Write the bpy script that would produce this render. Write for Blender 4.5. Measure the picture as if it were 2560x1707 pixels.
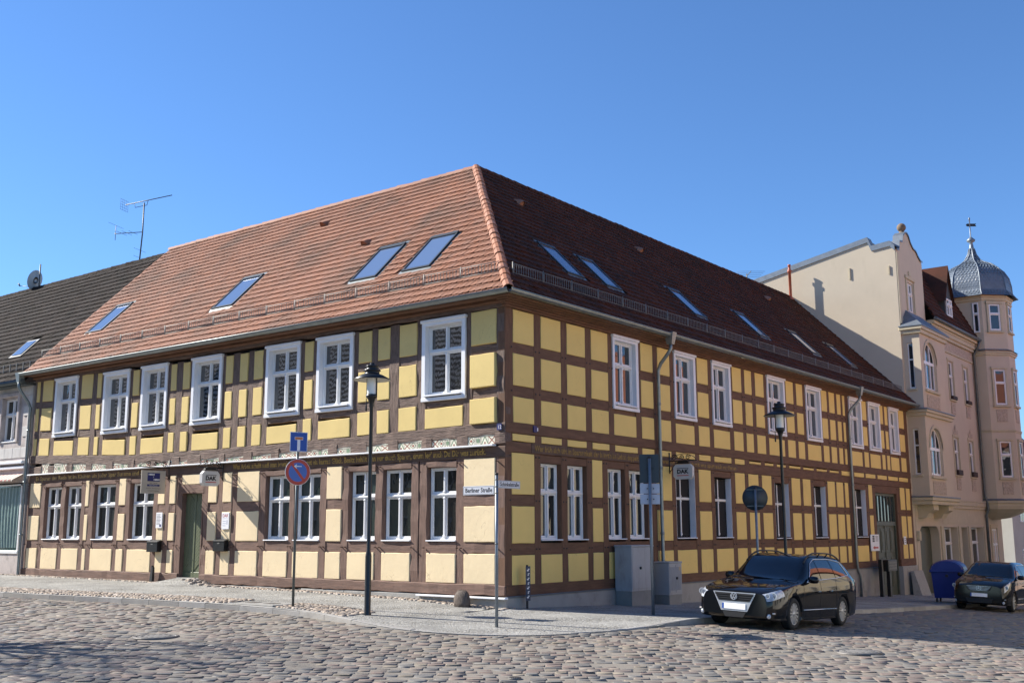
import bpy, math, random
import numpy as np
from mathutils import Vector, Matrix
random.seed(7); rng = np.random.default_rng(11)
for o in list(bpy.data.objects): bpy.data.objects.remove(o)
SC = bpy.context.scene
COL = SC.collection
PI = math.pi

# ------------------------------------------------------------------ camera
F_PX, PITCH, YAW, ROLL = 2678.8, 0.17526, -0.656315, -0.003086
CAM = np.array([15.266, -19.554, 1.66])
_fw = np.array([math.sin(YAW)*math.cos(PITCH), math.cos(YAW)*math.cos(PITCH), math.sin(PITCH)])
_r0 = np.array([math.cos(YAW), -math.sin(YAW), 0.0]); _u0 = np.cross(_r0, _fw)
_rt = _r0*math.cos(ROLL)+_u0*math.sin(ROLL); _up = -_r0*math.sin(ROLL)+_u0*math.cos(ROLL)
cd = bpy.data.cameras.new('camera'); cam = bpy.data.objects.new('camera', cd); COL.objects.link(cam)
cam.matrix_world = Matrix([[_rt[i], _up[i], -_fw[i], CAM[i]] for i in range(3)]+[[0,0,0,1]])
cd.sensor_width = 36.0; cd.lens = 36.0*F_PX/2560.0; cd.clip_end = 2000.0; cd.clip_start = 0.1
SC.camera = cam

# ------------------------------------------------------------------ sky, sun, exposure
SUN_EL, SUN_AZ = math.radians(34.0), math.radians(19.0)      # sun stands left of the front, low over the street
TO_SUN = Vector((-math.cos(SUN_EL)*math.cos(SUN_AZ), -math.cos(SUN_EL)*math.sin(SUN_AZ), math.sin(SUN_EL)))
w = bpy.data.worlds.new('World'); SC.world = w; w.use_nodes = True
wn = w.node_tree; bg = wn.nodes['Background']
sky = wn.nodes.new('ShaderNodeTexSky'); sky.sky_type = 'NISHITA'; sky.sun_disc = False
sky.sun_elevation = SUN_EL
sky.sun_rotation = math.atan2(TO_SUN.x, TO_SUN.y)
sky.altitude = 50; sky.air_density = 1.0; sky.dust_density = 0.0; sky.ozone_density = 10.0
wn.links.new(sky.outputs[0], bg.inputs[0]); bg.inputs[1].default_value = 0.10
sl = bpy.data.lights.new('sun', 'SUN'); sl.energy = 5.0; sl.angle = math.radians(0.53); sl.color = (1.0, 0.94, 0.85)
so = bpy.data.objects.new('sun', sl); COL.objects.link(so); so.rotation_euler = TO_SUN.to_track_quat('Z', 'Y').to_euler(); so.location = (-30, -10, 40)
SC.view_settings.view_transform = 'Standard'; SC.view_settings.look = 'None'
SC.view_settings.exposure = 0.92; SC.view_settings.gamma = 1.0; SC.view_settings.use_curve_mapping = False

# ------------------------------------------------------------------ pixel -> place (each point lies on a wall or on the ground)
def ray(x, y): return _fw*F_PX + _rt*(x-1280.0) - _up*(y-853.5)
def front(x, y, Y=0.0):
    d = ray(x, y); return CAM + d*((Y-CAM[1])/d[1])
def side(x, y, X=0.0):
    d = ray(x, y); return CAM + d*((X-CAM[0])/d[0])

# ------------------------------------------------------------------ terrain heights
def _A(x): return float(np.interp(x, [-60,-20.5,-14,-6,-2.5,0], [.32,.28,.25,.185,.11,0])) if x < 0 else -.041*min(x, 30)
def _B(y): return -.036*min(y, 60) if y > 0 else .03*max(y, -25)
def _sm(t): t = min(max(t, 0), 1); return t*t*(3-2*t)
def road_z(x, y): return _A(x)+_B(y)-.05-.1*_sm((1.0-x)/4.0)
def pave_z(x, y):
    a = _A(x)
    if x > 0: k = _sm((y+1)/2.5); a = -.041*x*(1-k)-.017*x*k
    return a+_B(y)-.05+.165*math.exp(-((x+11.72)/1.0)**4)*math.exp(-(y/.75)**2)

# ------------------------------------------------------------------ materials
def mat(name, col, rough=.7, var=.0, scale=4.0, stretch=(1,1,1), bump=.0, bscale=30.0, bdist=.01, metal=0.0, col2=None, spec=.5, ior=1.5, island=0.0, coat=0.0, detail=4.0, objrand=0.0):
    m = bpy.data.materials.new(name); m.use_nodes = True; nt = m.node_tree; N = nt.nodes; L = nt.links
    b = N['Principled BSDF']; b.inputs['Roughness'].default_value = rough; b.inputs['Metallic'].default_value = metal
    b.inputs['IOR'].default_value = ior; b.inputs['Specular IOR Level'].default_value = spec
    b.inputs['Coat Weight'].default_value = coat; b.inputs['Coat Roughness'].default_value = .03
    b.inputs['Base Color'].default_value = (*col, 1)
    tc = N.new('ShaderNodeTexCoord'); mp = N.new('ShaderNodeMapping'); mp.inputs['Scale'].default_value = stretch
    L.new(tc.outputs['Object'], mp.inputs['Vector'])
    cur = None
    if var or col2:
        nz = N.new('ShaderNodeTexNoise'); nz.inputs['Scale'].default_value = scale; nz.inputs['Detail'].default_value = detail; nz.inputs['Roughness'].default_value = .62
        L.new(mp.outputs[0], nz.inputs['Vector'])
        rp = N.new('ShaderNodeValToRGB'); rp.color_ramp.elements[0].position = .3; rp.color_ramp.elements[1].position = .72
        c2 = col2 if col2 else tuple(c*(1-var) for c in col); c1 = col if col2 else tuple(min(c*(1+var*.6), 1) for c in col)
        rp.color_ramp.elements[0].color = (*c2, 1); rp.color_ramp.elements[1].color = (*c1, 1)
        L.new(nz.outputs['Fac'], rp.inputs[0]); cur = rp.outputs[0]
    if island or objrand:
        hv = N.new('ShaderNodeHueSaturation')
        if island:
            g = N.new('ShaderNodeNewGeometry'); src = g.outputs['Random Per Island']; amp = island
        else:
            g = N.new('ShaderNodeObjectInfo'); src = g.outputs['Random']; amp = objrand
        mr = N.new('ShaderNodeMapRange'); mr.inputs[3].default_value = 1-amp; mr.inputs[4].default_value = 1+amp; L.new(src, mr.inputs[0]); L.new(mr.outputs[0], hv.inputs['Value'])
        m2 = N.new('ShaderNodeMath'); m2.operation = 'MULTIPLY'; m2.inputs[1].default_value = 17.31; L.new(src, m2.inputs[0])
        fr = N.new('ShaderNodeMath'); fr.operation = 'FRACT'; L.new(m2.outputs[0], fr.inputs[0])
        mr2 = N.new('ShaderNodeMapRange'); mr2.inputs[3].default_value = 1-amp*.9; mr2.inputs[4].default_value = 1+amp*.9; L.new(fr.outputs[0], mr2.inputs[0]); L.new(mr2.outputs[0], hv.inputs['Saturation'])
        if cur: L.new(cur, hv.inputs['Color'])
        else: hv.inputs['Color'].default_value = (*col, 1)
        cur = hv.outputs[0]
    if cur: L.new(cur, b.inputs['Base Color'])
    if bump:
        n2 = N.new('ShaderNodeTexNoise'); n2.inputs['Scale'].default_value = bscale; n2.inputs['Detail'].default_value = 5; n2.inputs['Roughness'].default_value = .6
        L.new(mp.outputs[0], n2.inputs['Vector'])
        bp = N.new('ShaderNodeBump'); bp.inputs['Strength'].default_value = bump; bp.inputs['Distance'].default_value = bdist
        L.new(n2.outputs['Fac'], bp.inputs['Height']); L.new(bp.outputs[0], b.inputs['Normal'])
    return m
def ramp_on(m, noise_scale, lo, hi, col, fac=1.0, stretch=(1,1,1), detail=5.0):
    """stains with a shape of their own: a second colour where a noise passes a threshold"""
    nt = m.node_tree; N = nt.nodes; L = nt.links; b = N['Principled BSDF']
    tc = N.new('ShaderNodeTexCoord'); mp = N.new('ShaderNodeMapping'); mp.inputs['Scale'].default_value = stretch; L.new(tc.outputs['Object'], mp.inputs[0])
    nz = N.new('ShaderNodeTexNoise'); nz.inputs['Scale'].default_value = noise_scale; nz.inputs['Detail'].default_value = detail; nz.inputs['Roughness'].default_value = .65; L.new(mp.outputs[0], nz.inputs['Vector'])
    mr = N.new('ShaderNodeMapRange'); mr.inputs[1].default_value = lo; mr.inputs[2].default_value = hi; mr.inputs[4].default_value = fac; L.new(nz.outputs['Fac'], mr.inputs[0])
    mx = N.new('ShaderNodeMix'); mx.data_type = 'RGBA'; mx.inputs['B'].default_value = (*col, 1)
    src = b.inputs['Base Color'].links
    if src: L.new(src[0].from_socket, mx.inputs['A'])
    else: mx.inputs['A'].default_value = b.inputs['Base Color'].default_value
    L.new(mr.outputs[0], mx.inputs['Factor']); L.new(mx.outputs['Result'], b.inputs['Base Color'])
    return m
def cracks(m, scale, width, col, fac=.6, dist=1.2):
    nt = m.node_tree; N = nt.nodes; L = nt.links; b = N['Principled BSDF']; tc = N.new('ShaderNodeTexCoord')
    nz = N.new('ShaderNodeTexNoise'); nz.inputs['Scale'].default_value = scale; nz.inputs['Detail'].default_value = 3; nz.inputs['Distortion'].default_value = dist; L.new(tc.outputs['Object'], nz.inputs['Vector'])
    a = N.new('ShaderNodeMath'); a.operation = 'SUBTRACT'; a.inputs[1].default_value = .5; L.new(nz.outputs['Fac'], a.inputs[0]); ab = N.new('ShaderNodeMath'); ab.operation = 'ABSOLUTE'; L.new(a.outputs[0], ab.inputs[0])
    mr = N.new('ShaderNodeMapRange'); mr.inputs[1].default_value = 0; mr.inputs[2].default_value = width; mr.inputs[3].default_value = fac; mr.inputs[4].default_value = 0; L.new(ab.outputs[0], mr.inputs[0])
    n2 = N.new('ShaderNodeTexNoise'); n2.inputs['Scale'].default_value = scale*.7; L.new(tc.outputs['Object'], n2.inputs['Vector']); m2 = N.new('ShaderNodeMapRange'); m2.inputs[1].default_value = .5; m2.inputs[2].default_value = .6; L.new(n2.outputs['Fac'], m2.inputs[0])
    mu = N.new('ShaderNodeMath'); mu.operation = 'MULTIPLY'; L.new(mr.outputs[0], mu.inputs[0]); L.new(m2.outputs[0], mu.inputs[1])
    mx = N.new('ShaderNodeMix'); mx.data_type = 'RGBA'; mx.inputs['B'].default_value = (*col, 1); src = b.inputs['Base Color'].links
    L.new(src[0].from_socket, mx.inputs['A']); L.new(mu.outputs[0], mx.inputs['Factor']); L.new(mx.outputs['Result'], b.inputs['Base Color']); return m
M = {}
M['plaster_up'] = ramp_on(mat('yellow_plaster_upper', (.74,.56,.215), .85, .07, 1.3, bump=.25, bscale=14, bdist=.012), 2.2, .62, .8, (.62,.47,.22), .5)
M['plaster_lo'] = ramp_on(mat('cream_plaster_lower', (.82,.66,.41), .85, .07, 1.1, bump=.3, bscale=9, bdist=.014), 3.0, .62, .78, (.66,.50,.28), .55)
M['plaster_side'] = ramp_on(mat('yellow_plaster_side', (.84,.61,.20), .85, .05, 1.2, bump=.15, bscale=14), 2.5, .64, .8, (.68,.49,.17), .4)
cracks(M['plaster_up'], 1.7, .006, (.42,.31,.13)); cracks(M['plaster_lo'], 1.5, .007, (.45,.33,.19)); cracks(M['plaster_side'], 1.6, .005, (.42,.29,.10), .4)
def wood(name, col, st, rough=.8, bump=1.0, bd=.03, dark=.36, pale=None):
    m = mat(name, col, rough, .35, 6, st, bump=bump, bscale=9, bdist=bd, detail=8)
    ramp_on(m, 10, .53, .62, tuple(c*dark for c in col), .9, st)
    if pale: ramp_on(m, 5, .62, .8, pale, .7, st)
    return m
M['oldv'] = wood('weathered_timber_upright', (.175,.115,.088), (3.2,3.2,.35), pale=(.26,.19,.155))
M['oldh'] = wood('weathered_timber_lying', (.175,.115,.088), (.35,3.2,3.2), pale=(.26,.19,.155))
M['lowv'] = wood('painted_timber_upright', (.19,.112,.082), (2.5,2.5,.3), bump=.55, bd=.012, dark=.62, pale=(.25,.17,.135))
M['lowh'] = wood('painted_timber_lying', (.19,.112,.082), (.3,2.5,2.5), bump=.55, bd=.012, dark=.62, pale=(.25,.17,.135))
M['sidev'] = wood('brown_timber_upright', (.16,.08,.043), (2,2,.3), bump=.2, bd=.006, dark=.75)
M['sideh'] = wood('brown_timber_lying', (.16,.08,.043), (2,.3,2), bump=.2, bd=.006, dark=.75)
M['reddish'] = wood('reddish_brown_board', (.17,.082,.045), (.4,.4,3), bump=.15, bd=.005, dark=.8)
M['textbeam'] = wood('dark_inscribed_timber', (.135,.08,.055), (.35,.35,3.0), bump=.4, bd=.01, dark=.6)
M['gold'] = ramp_on(mat('worn_gold_paint', (.50,.30,.06), .5, .3, 20), 9, .5, .62, (.13,.07,.035), .9)
M['gold_d'] = ramp_on(mat('dull_gold_paint', (.30,.18,.035), .6, .3, 20), 9, .5, .62, (.10,.055,.03), .9)
M['white'] = mat('white_window_paint', (.80,.80,.79), .38, .04, 5)
M['white2'] = ramp_on(mat('white_casing_paint', (.80,.81,.83), .42, .03, 5), 6, .64, .8, (.62,.61,.58), .5)
M['plinth'] = ramp_on(mat('grey_plinth_render', (.36,.35,.32), .9, .12, 2, bump=.4, bscale=25), 2.2, .55, .72, (.22,.215,.19), .7)
M['zinc'] = mat('weathered_zinc', (.26,.29,.29), .42, .18, 5, metal=.75)
M['zinc_dark'] = mat('dark_zinc', (.13,.15,.15), .5, .25, 4, metal=.6)
M['galv'] = mat('galvanised_steel', (.20,.195,.18), .55, .2, 12, metal=.4)
M['lead'] = mat('grey_lead_sheet', (.20,.23,.26), .5, .2, 4, metal=.5)
M['black'] = mat('black_metal_paint', (.012,.013,.013), .35, .2, 9, spec=.5)
M['blackm'] = mat('matt_black_metal', (.02,.02,.021), .55, .2, 9)
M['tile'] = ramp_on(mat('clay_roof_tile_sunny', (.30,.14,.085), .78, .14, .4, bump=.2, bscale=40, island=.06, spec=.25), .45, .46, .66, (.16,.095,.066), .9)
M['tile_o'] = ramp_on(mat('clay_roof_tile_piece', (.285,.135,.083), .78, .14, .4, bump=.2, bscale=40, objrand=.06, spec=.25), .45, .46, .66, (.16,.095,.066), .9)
M['tile_r'] = ramp_on(mat('clay_roof_tile_painted_shade', (.085,.03,.017), .9, .25, .7, bump=.2, bscale=40, island=.16, spec=.2), 1.1, .45, .64, (.045,.025,.019), .85)  # same clay as the sunny slope, darkened: shade put into the colour
M['tile_ro'] = ramp_on(mat('clay_roof_tile_painted_shade_piece', (.085,.03,.017), .9, .25, .7, bump=.2, bscale=40, objrand=.16, spec=.2), 1.1, .45, .64, (.045,.025,.019), .85)
M['hip'] = ramp_on(mat('orange_hip_tile', (.36,.15,.08), .7, .15, 3, bump=.2, bscale=30, objrand=.07), 5, .58, .75, (.24,.12,.08), .6)
M['darktile'] = ramp_on(mat('mossy_brown_tile', (.036,.028,.024), .9, .3, 1.2, bump=.3, bscale=30, island=.3, spec=.1), 1.7, .52, .7, (.02,.02,.015), .7)
M['darktile_o'] = ramp_on(mat('mossy_brown_tile_piece', (.036,.028,.024), .9, .3, 1.2, bump=.3, bscale=30, objrand=.3, spec=.1), 1.7, .52, .7, (.02,.02,.015), .7)
M['deck'] = mat('dark_roof_underlay', (.05,.03,.025), .9)
M['dark'] = mat('painted_room_dark', (.012,.012,.013), .9)  # near-black colour stands in for unlit rooms and recesses
def glass(name, col, ior, rough=.02, wave=0.0, wscale=3.0, stretch=(1.1,1.1,1.0), objrand=0.0):
    m = mat(name, col, rough, ior=ior, spec=.5, objrand=objrand); nt = m.node_tree; N = nt.nodes; L = nt.links; b = N['Principled BSDF']
    if wave:
        tc = N.new('ShaderNodeTexCoord'); mp = N.new('ShaderNodeMapping'); mp.inputs['Scale'].default_value = stretch; L.new(tc.outputs['Object'], mp.inputs[0])
        nz = N.new('ShaderNodeTexNoise'); nz.inputs['Scale'].default_value = wscale; nz.inputs['Detail'].default_value = 1.5; nz.inputs['Distortion'].default_value = .6; L.new(mp.outputs[0], nz.inputs['Vector'])
        bp = N.new('ShaderNodeBump'); bp.inputs['Strength'].default_value = wave; bp.inputs['Distance'].default_value = .05; L.new(nz.outputs['Fac'], bp.inputs['Height']); L.new(bp.outputs[0], b.inputs['Normal'])
    return m
M['pane_up'] = glass('old_wavy_window_glass', (.015,.017,.018), 2.2, .01, .014, 1.0, stretch=(7,7,2.2))
M['pane_lo'] = glass('dark_window_glass', (.03,.038,.034), 1.75, .02, .03, 2, objrand=.6)
M['pane_side'] = glass('side_window_glass', (.024,.032,.036), 1.9, .015, .03, 2, objrand=.5)
M['pane_sky'] = glass('skylight_glass', (.12,.17,.27), 2.7, .03)  # bluish base adds reflected sky to the glass colour
M['pane_beige'] = glass('clear_window_glass', (.03,.035,.04), 1.7, .015, .05, 2)
M['door_green'] = mat('olive_green_door_paint', (.13,.15,.085), .45, .12, 5)
M['door_green2'] = mat('grey_green_door_paint', (.085,.098,.07), .5, .15, 5)
M['frieze'] = mat('cream_frieze_paint', (.72,.70,.55), .7, .12, 12)
M['frz_red'] = mat('red_frieze_paint', (.26,.07,.045), .7)
M['frz_green'] = mat('green_frieze_paint', (.16,.24,.14), .7)
M['frz_brown'] = mat('brown_frieze_lines', (.13,.10,.075), .7)

# ------------------------------------------------------------------ mesh helpers
class MB:
    def __init__(s): s.v = []; s.f = []; s.mi = []; s.sm = []
    def add(s, vs, fs, mi=0, smooth=False):
        k = len(s.v); s.v.extend([tuple(map(float, p)) for p in vs]); s.f.extend([tuple(i+k for i in f) for f in fs]); s.mi.extend([mi]*len(fs)); s.sm.extend([smooth]*len(fs)); return s
    def box(s, x0, x1, y0, y1, z0, z1, mi=0, ch=0.0):
        if x1 < x0: x0, x1 = x1, x0
        if y1 < y0: y0, y1 = y1, y0
        if z1 < z0: z0, z1 = z1, z0
        if ch <= 0:
            v = [(x0,y0,z0),(x1,y0,z0),(x1,y1,z0),(x0,y1,z0),(x0,y0,z1),(x1,y0,z1),(x1,y1,z1),(x0,y1,z1)]
            return s.add(v, [(3,2,1,0),(4,5,6,7),(0,1,5,4),(1,2,6,5),(2,3,7,6),(3,0,4,7)], mi)
        c = min(ch, (x1-x0)*.4, (y1-y0)*.4, (z1-z0)*.4)
        v = []; lo = (x0,y0,z0); hi = (x1,y1,z1)
        idx = {}
        for sx in (0,1):
            for sy in (0,1):
                for sz in (0,1):
                    for ax in range(3):
                        p = [ (hi if q else lo)[i] for i, q in enumerate((sx,sy,sz)) ]
                        for i, q in enumerate((sx,sy,sz)):
                            if i != ax: p[i] += -c if q else c
                        idx[(sx,sy,sz,ax)] = len(v); v.append(tuple(p))
        f = []
        for ax in range(3):
            o = [i for i in range(3) if i != ax]
            for q in (0,1):
                ring = []
                for a, b in ((0,0),(1,0),(1,1),(0,1)):
                    k = [0,0,0]; k[ax] = q; k[o[0]] = a; k[o[1]] = b; ring.append(idx[(*k, ax)])
                f.append(tuple(ring if (q == 1) == (ax != 1) else ring[::-1]))
            # edges parallel to ax
            for a in (0,1):
                for b in (0,1):
                    k0 = [0,0,0]; k1 = [0,0,0]; k0[o[0]] = k1[o[0]] = a; k0[o[1]] = k1[o[1]] = b; k1[ax] = 1
                    q = (idx[(*k0,o[0])], idx[(*k1,o[0])], idx[(*k1,o[1])], idx[(*k0,o[1])])
                    f.append(q if (a == b) == (ax != 1) else q[::-1])
        for sx in (0,1):
            for sy in (0,1):
                for sz in (0,1):
                    t = tuple(idx[(sx,sy,sz,a)] for a in range(3)); f.append(t if (sx+sy+sz) % 2 else t[::-1])
        return s.add(v, f, mi)
    def tube(s, pts, r, n=8, mi=0, caps=True, smooth=True):
        pts = [Vector(p) for p in pts]; m = len(pts); R = r if hasattr(r, '__len__') else [r]*m
        vs = []; prev = None
        for i, p in enumerate(pts):
            d = (pts[min(i+1, m-1)]-pts[max(i-1, 0)]).normalized()
            if prev is None:
                a = Vector((0,0,1)) if abs(d.z) < .9 else Vector((1,0,0)); u = d.cross(a).normalized()
            else: u = (prev-d*prev.dot(d)).normalized()
            prev = u; q = d.cross(u)
            for k in range(n):
                t = 2*PI*k/n; vs.append(p+(u*math.cos(t)+q*math.sin(t))*R[i])
        fs = [(i*n+k, i*n+(k+1) % n, (i+1)*n+(k+1) % n, (i+1)*n+k) for i in range(m-1) for k in range(n)]
        s.add(vs, fs, mi, smooth)
        if caps:
            k0 = len(s.v)-len(vs)
            s.f.append(tuple(k0+k for k in range(n))[::-1]); s.f.append(tuple(k0+(m-1)*n+k for k in range(n))); s.mi += [mi]*2; s.sm += [False]*2
        return s
    def lathe(s, prof, n=20, c=(0,0,0), mi=0, smooth=True):
        vs = [(c[0]+r*math.cos(2*PI*k/n), c[1]+r*math.sin(2*PI*k/n), c[2]+z) for r, z in prof for k in range(n)]
        fs = [(i*n+k, i*n+(k+1) % n, (i+1)*n+(k+1) % n, (i+1)*n+k) for i in range(len(prof)-1) for k in range(n)]
        return s.add(vs, fs, mi, smooth)
    def prism(s, poly, axis, a, b, mi=0, smooth=False):
        """poly: 2-D points in the other two axes (cyclic order), extruded along axis from a to b"""
        def P(p, t):
            return {'x': (t,p[0],p[1]), 'y': (p[0],t,p[1]), 'z': (p[0],p[1],t)}[axis]
        n = len(poly); vs = [P(p, a) for p in poly]+[P(p, b) for p in poly]
        fs = [tuple(range(n))[::-1], tuple(range(n, 2*n))]+[(i, (i+1) % n, n+(i+1) % n, n+i) for i in range(n)]
        return s.add(vs, fs, mi, smooth)
    def mesh(s, name, mats):
        me = bpy.data.meshes.new(name); me.from_pydata(s.v, [], s.f)
        for m in (mats if isinstance(mats, (list, tuple)) else [mats]): me.materials.append(m)
        me.polygons.foreach_set('material_index', s.mi); me.polygons.foreach_set('use_smooth', s.sm)
        return me
    def build(s, name, mats, parent=None, fix=True):
        me = s.mesh(name, mats)
        if fix: fix_normals(me)
        return link(name, me, parent)
def fix_normals(me):
    import bmesh
    bm = bmesh.new(); bm.from_mesh(me); bmesh.ops.recalc_face_normals(bm, faces=bm.faces); bm.to_mesh(me); bm.free()
def link(name, me, parent=None, loc=None, rot=None):
    o = bpy.data.objects.new(name, me); COL.objects.link(o)
    if parent: o.parent = parent
    if loc is not None: o.location = loc
    if rot is not None: o.rotation_euler = rot
    return o
def thing(name, label, cat, loc=(0,0,0), rot=(0,0,0), group=None):
    o = bpy.data.objects.new(name, None); COL.objects.link(o); o.location = loc; o.rotation_euler = rot; o.empty_display_size = .2
    o['label'] = label; o['category'] = cat
    if group: o['group'] = group
    return o
def tag(o, label, cat, group=None):
    o['label'] = label; o['category'] = cat
    if group: o['group'] = group
    return o
def structure(o): o['kind'] = 'structure'; return o
def stuff(o): o['kind'] = 'stuff'; return o
def text_mesh(body, size, mt, ext=.002, sx=1.0, align='LEFT', shear=0.0, fit=None, bold=0.0):
    cu = bpy.data.curves.new('lettering', 'FONT'); cu.body = body; cu.size = size; cu.extrude = ext; cu.align_x = align; cu.shear = shear; cu.offset = bold; cu.resolution_u = 2
    ob = bpy.data.objects.new('lettering', cu); COL.objects.link(ob); bpy.context.view_layer.update()
    me = bpy.data.meshes.new_from_object(ob); bpy.data.objects.remove(ob); bpy.data.curves.remove(cu)
    n = len(me.vertices); co = np.empty(n*3); me.vertices.foreach_get('co', co); co = co.reshape(-1, 3)
    if fit and n: sx = fit/max(co[:,0].max()-co[:,0].min(), 1e-6)
    co[:,0] *= sx; me.vertices.foreach_set('co', co.ravel()); me.materials.clear(); me.materials.append(mt); return me
def on_front(a, d, z): return (a, -d, z)     # wall of the sunny street: along x, outwards -y
def on_side(a, d, z): return (d, a, z)       # wall of the shaded street: along y, outwards +x
def wbox(mb, wall, a0, a1, d0, d1, z0, z1, mi=0, ch=0.0):
    if wall == 'L': mb.box(a0, a1, -d1, -d0, z0, z1, mi, ch)
    else: mb.box(d0, d1, a0, a1, z0, z1, mi, ch)
    return mb
# ================================================================== ground, road, pavement
KERB = [(-60,-6.4),(-40,-5.6),(-25,-5.0),(-14,-4.4),(-9.3,-3.85),(-7,-3.65),(-5,-3.45),(-3.2,-3.4),(-1.4,-3.68),(.27,-3.98),(1.5,-3.83),(2.63,-3.2),(3.2,-2.5),(3.7,-1.44),(3.95,-.6),(4.12,.3),(4.15,5),(4.25,10),(4.5,17.3),(4.6,30),(4.7,60)]
def smooth_line(P, step):
    P = [np.array(p, float) for p in P]; out = []
    for i in range(len(P)-1):
        a, b = P[max(i-1,0)], P[i]; c, d = P[i+1], P[min(i+2,len(P)-1)]
        n = max(2, int(np.linalg.norm(c-b)/.1))
        for k in range(n):
            t = k/n; out.append(.5*((2*b)+(-a+c)*t+(2*a-5*b+4*c-d)*t*t+(-a+3*b-3*c+d)*t**3))
    out.append(P[-1]); Q = np.array(out); s = np.r_[0, np.cumsum(np.linalg.norm(np.diff(Q, axis=0), axis=1))]
    m = int(s[-1]/step); u = np.linspace(0, s[-1], m+1)
    return np.c_[np.interp(u, s, Q[:,0]), np.interp(u, s, Q[:,1])]
KL = smooth_line(KERB, .25)
KPOLY = np.vstack([KL, [(-5,60),(-60,5)]])
def inside(poly, x, y):
    """which points lie on the pavement/house side of the kerb"""
    x = np.asarray(x); y = np.asarray(y); res = np.zeros(x.shape, bool); n = len(poly)
    for i in range(n):
        x0, y0 = poly[i]; x1, y1 = poly[(i+1) % n]
        if y0 == y1: continue
        c = ((y0 > y) != (y1 > y)) & (x < (x1-x0)*(y-y0)/(y1-y0)+x0); res ^= c
    return res
M['sand'] = ramp_on(mat('sandy_road_joints', (.25,.22,.18), .95, .2, 3, bump=.5, bscale=60), 1.5, .5, .7, (.17,.15,.12), .7)
M['ground'] = mat('far_ground', (.16,.15,.135), .95, .2, .3)
def vor_pave(name, c1, c2, joint, sc):
    m = bpy.data.materials.new(name); m.use_nodes = True; nt = m.node_tree; N = nt.nodes; L = nt.links; b = N['Principled BSDF']; b.inputs['Roughness'].default_value = .85
    tc = N.new('ShaderNodeTexCoord')
    nzd = N.new('ShaderNodeTexNoise'); nzd.inputs['Scale'].default_value = .8; L.new(tc.outputs['Object'], nzd.inputs['Vector'])
    ad = N.new('ShaderNodeVectorMath'); ad.operation = 'MULTIPLY_ADD'; ad.inputs[1].default_value = (.35,.35,0); L.new(nzd.outputs['Color'], ad.inputs[0]); L.new(tc.outputs['Object'], ad.inputs[2])
    v = N.new('ShaderNodeTexVoronoi'); v.inputs['Scale'].default_value = sc; v.inputs['Randomness'].default_value = .55; L.new(ad.outputs[0], v.inputs['Vector'])
    e = N.new('ShaderNodeTexVoronoi'); e.feature = 'DISTANCE_TO_EDGE'; e.inputs['Scale'].default_value = sc; e.inputs['Randomness'].default_value = .55; L.new(ad.outputs[0], e.inputs['Vector'])
    rp = N.new('ShaderNodeValToRGB'); rp.color_ramp.elements[0].color = (*c2,1); rp.color_ramp.elements[1].color = (*c1,1); L.new(v.outputs['Color'], rp.inputs[0])
    mr = N.new('ShaderNodeMapRange'); mr.inputs[1].default_value = .02; mr.inputs[2].default_value = .13; L.new(e.outputs['Distance'], mr.inputs[0])
    mx = N.new('ShaderNodeMix'); mx.data_type = 'RGBA'; mx.inputs['A'].default_value = (*joint,1); L.new(rp.outputs[0], mx.inputs['B']); L.new(mr.outputs[0], mx.inputs['Factor'])
    nz = N.new('ShaderNodeTexNoise'); nz.inputs['Scale'].default_value = .9; nz.inputs['Detail'].default_value = 5; L.new(tc.outputs['Object'], nz.inputs['Vector'])
    hv = N.new('ShaderNodeHueSaturation'); mr2 = N.new('ShaderNodeMapRange'); mr2.inputs[1].default_value = .3; mr2.inputs[2].default_value = .7; mr2.inputs[3].default_value = .75; mr2.inputs[4].default_value = 1.2; L.new(nz.outputs['Fac'], mr2.inputs[0]); L.new(mr2.outputs[0], hv.inputs['Value'])
    L.new(mx.outputs['Result'], hv.inputs['Color']); L.new(hv.outputs[0], b.inputs['Base Color'])
    bp = N.new('ShaderNodeBump'); bp.inputs['Strength'].default_value = .9; bp.inputs['Distance'].default_value = .014; L.new(mr.outputs[0], bp.inputs['Height']); L.new(bp.outputs[0], b.inputs['Normal'])
    return m
M['mosaic'] = vor_pave('small_grey_mosaic_setts', (.47,.46,.42), (.27,.265,.245), (.20,.19,.165), 15.0)
def grid_sheet(xs, ys, fz):
    vs = [(x, y, fz(x, y)) for y in ys for x in xs]; n = len(xs)
    return vs, [(j*n+i, j*n+i+1, (j+1)*n+i+1, (j+1)*n+i) for j in range(len(ys)-1) for i in range(n-1)]
xs = list(np.r_[-300,-150,-80,np.arange(-60,31,2.0),60,120,300]); ys = list(np.r_[-300,-150,-80,np.arange(-40,62,2.0),90,150,300])
g = MB(); g.add(*grid_sheet(xs, ys, lambda x, y: road_z(x,y)-.16), smooth=True); structure(g.build('ground', M['ground'], fix=False))
g = MB(); g.add(*grid_sheet(list(np.arange(-60,20.1,.5)), list(np.arange(-24,62,.5)), lambda x, y: road_z(x,y)-.0125), smooth=True)
xy = np.array([(p[0], p[1]) for p in g.v]); cen = np.array([xy[list(f)].mean(0) for f in g.f]); ins = inside(KPOLY, cen[:,0], cen[:,1])
keep = [i for i in range(len(g.f)) if not ins[i] or min(np.hypot(KL[:,0]-cen[i,0], KL[:,1]-cen[i,1])) < .5]
g.f = [g.f[i] for i in keep]; g.mi = [0]*len(keep); g.sm = [True]*len(keep)
road = structure(g.build('road', M['sand'], fix=False))
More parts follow.
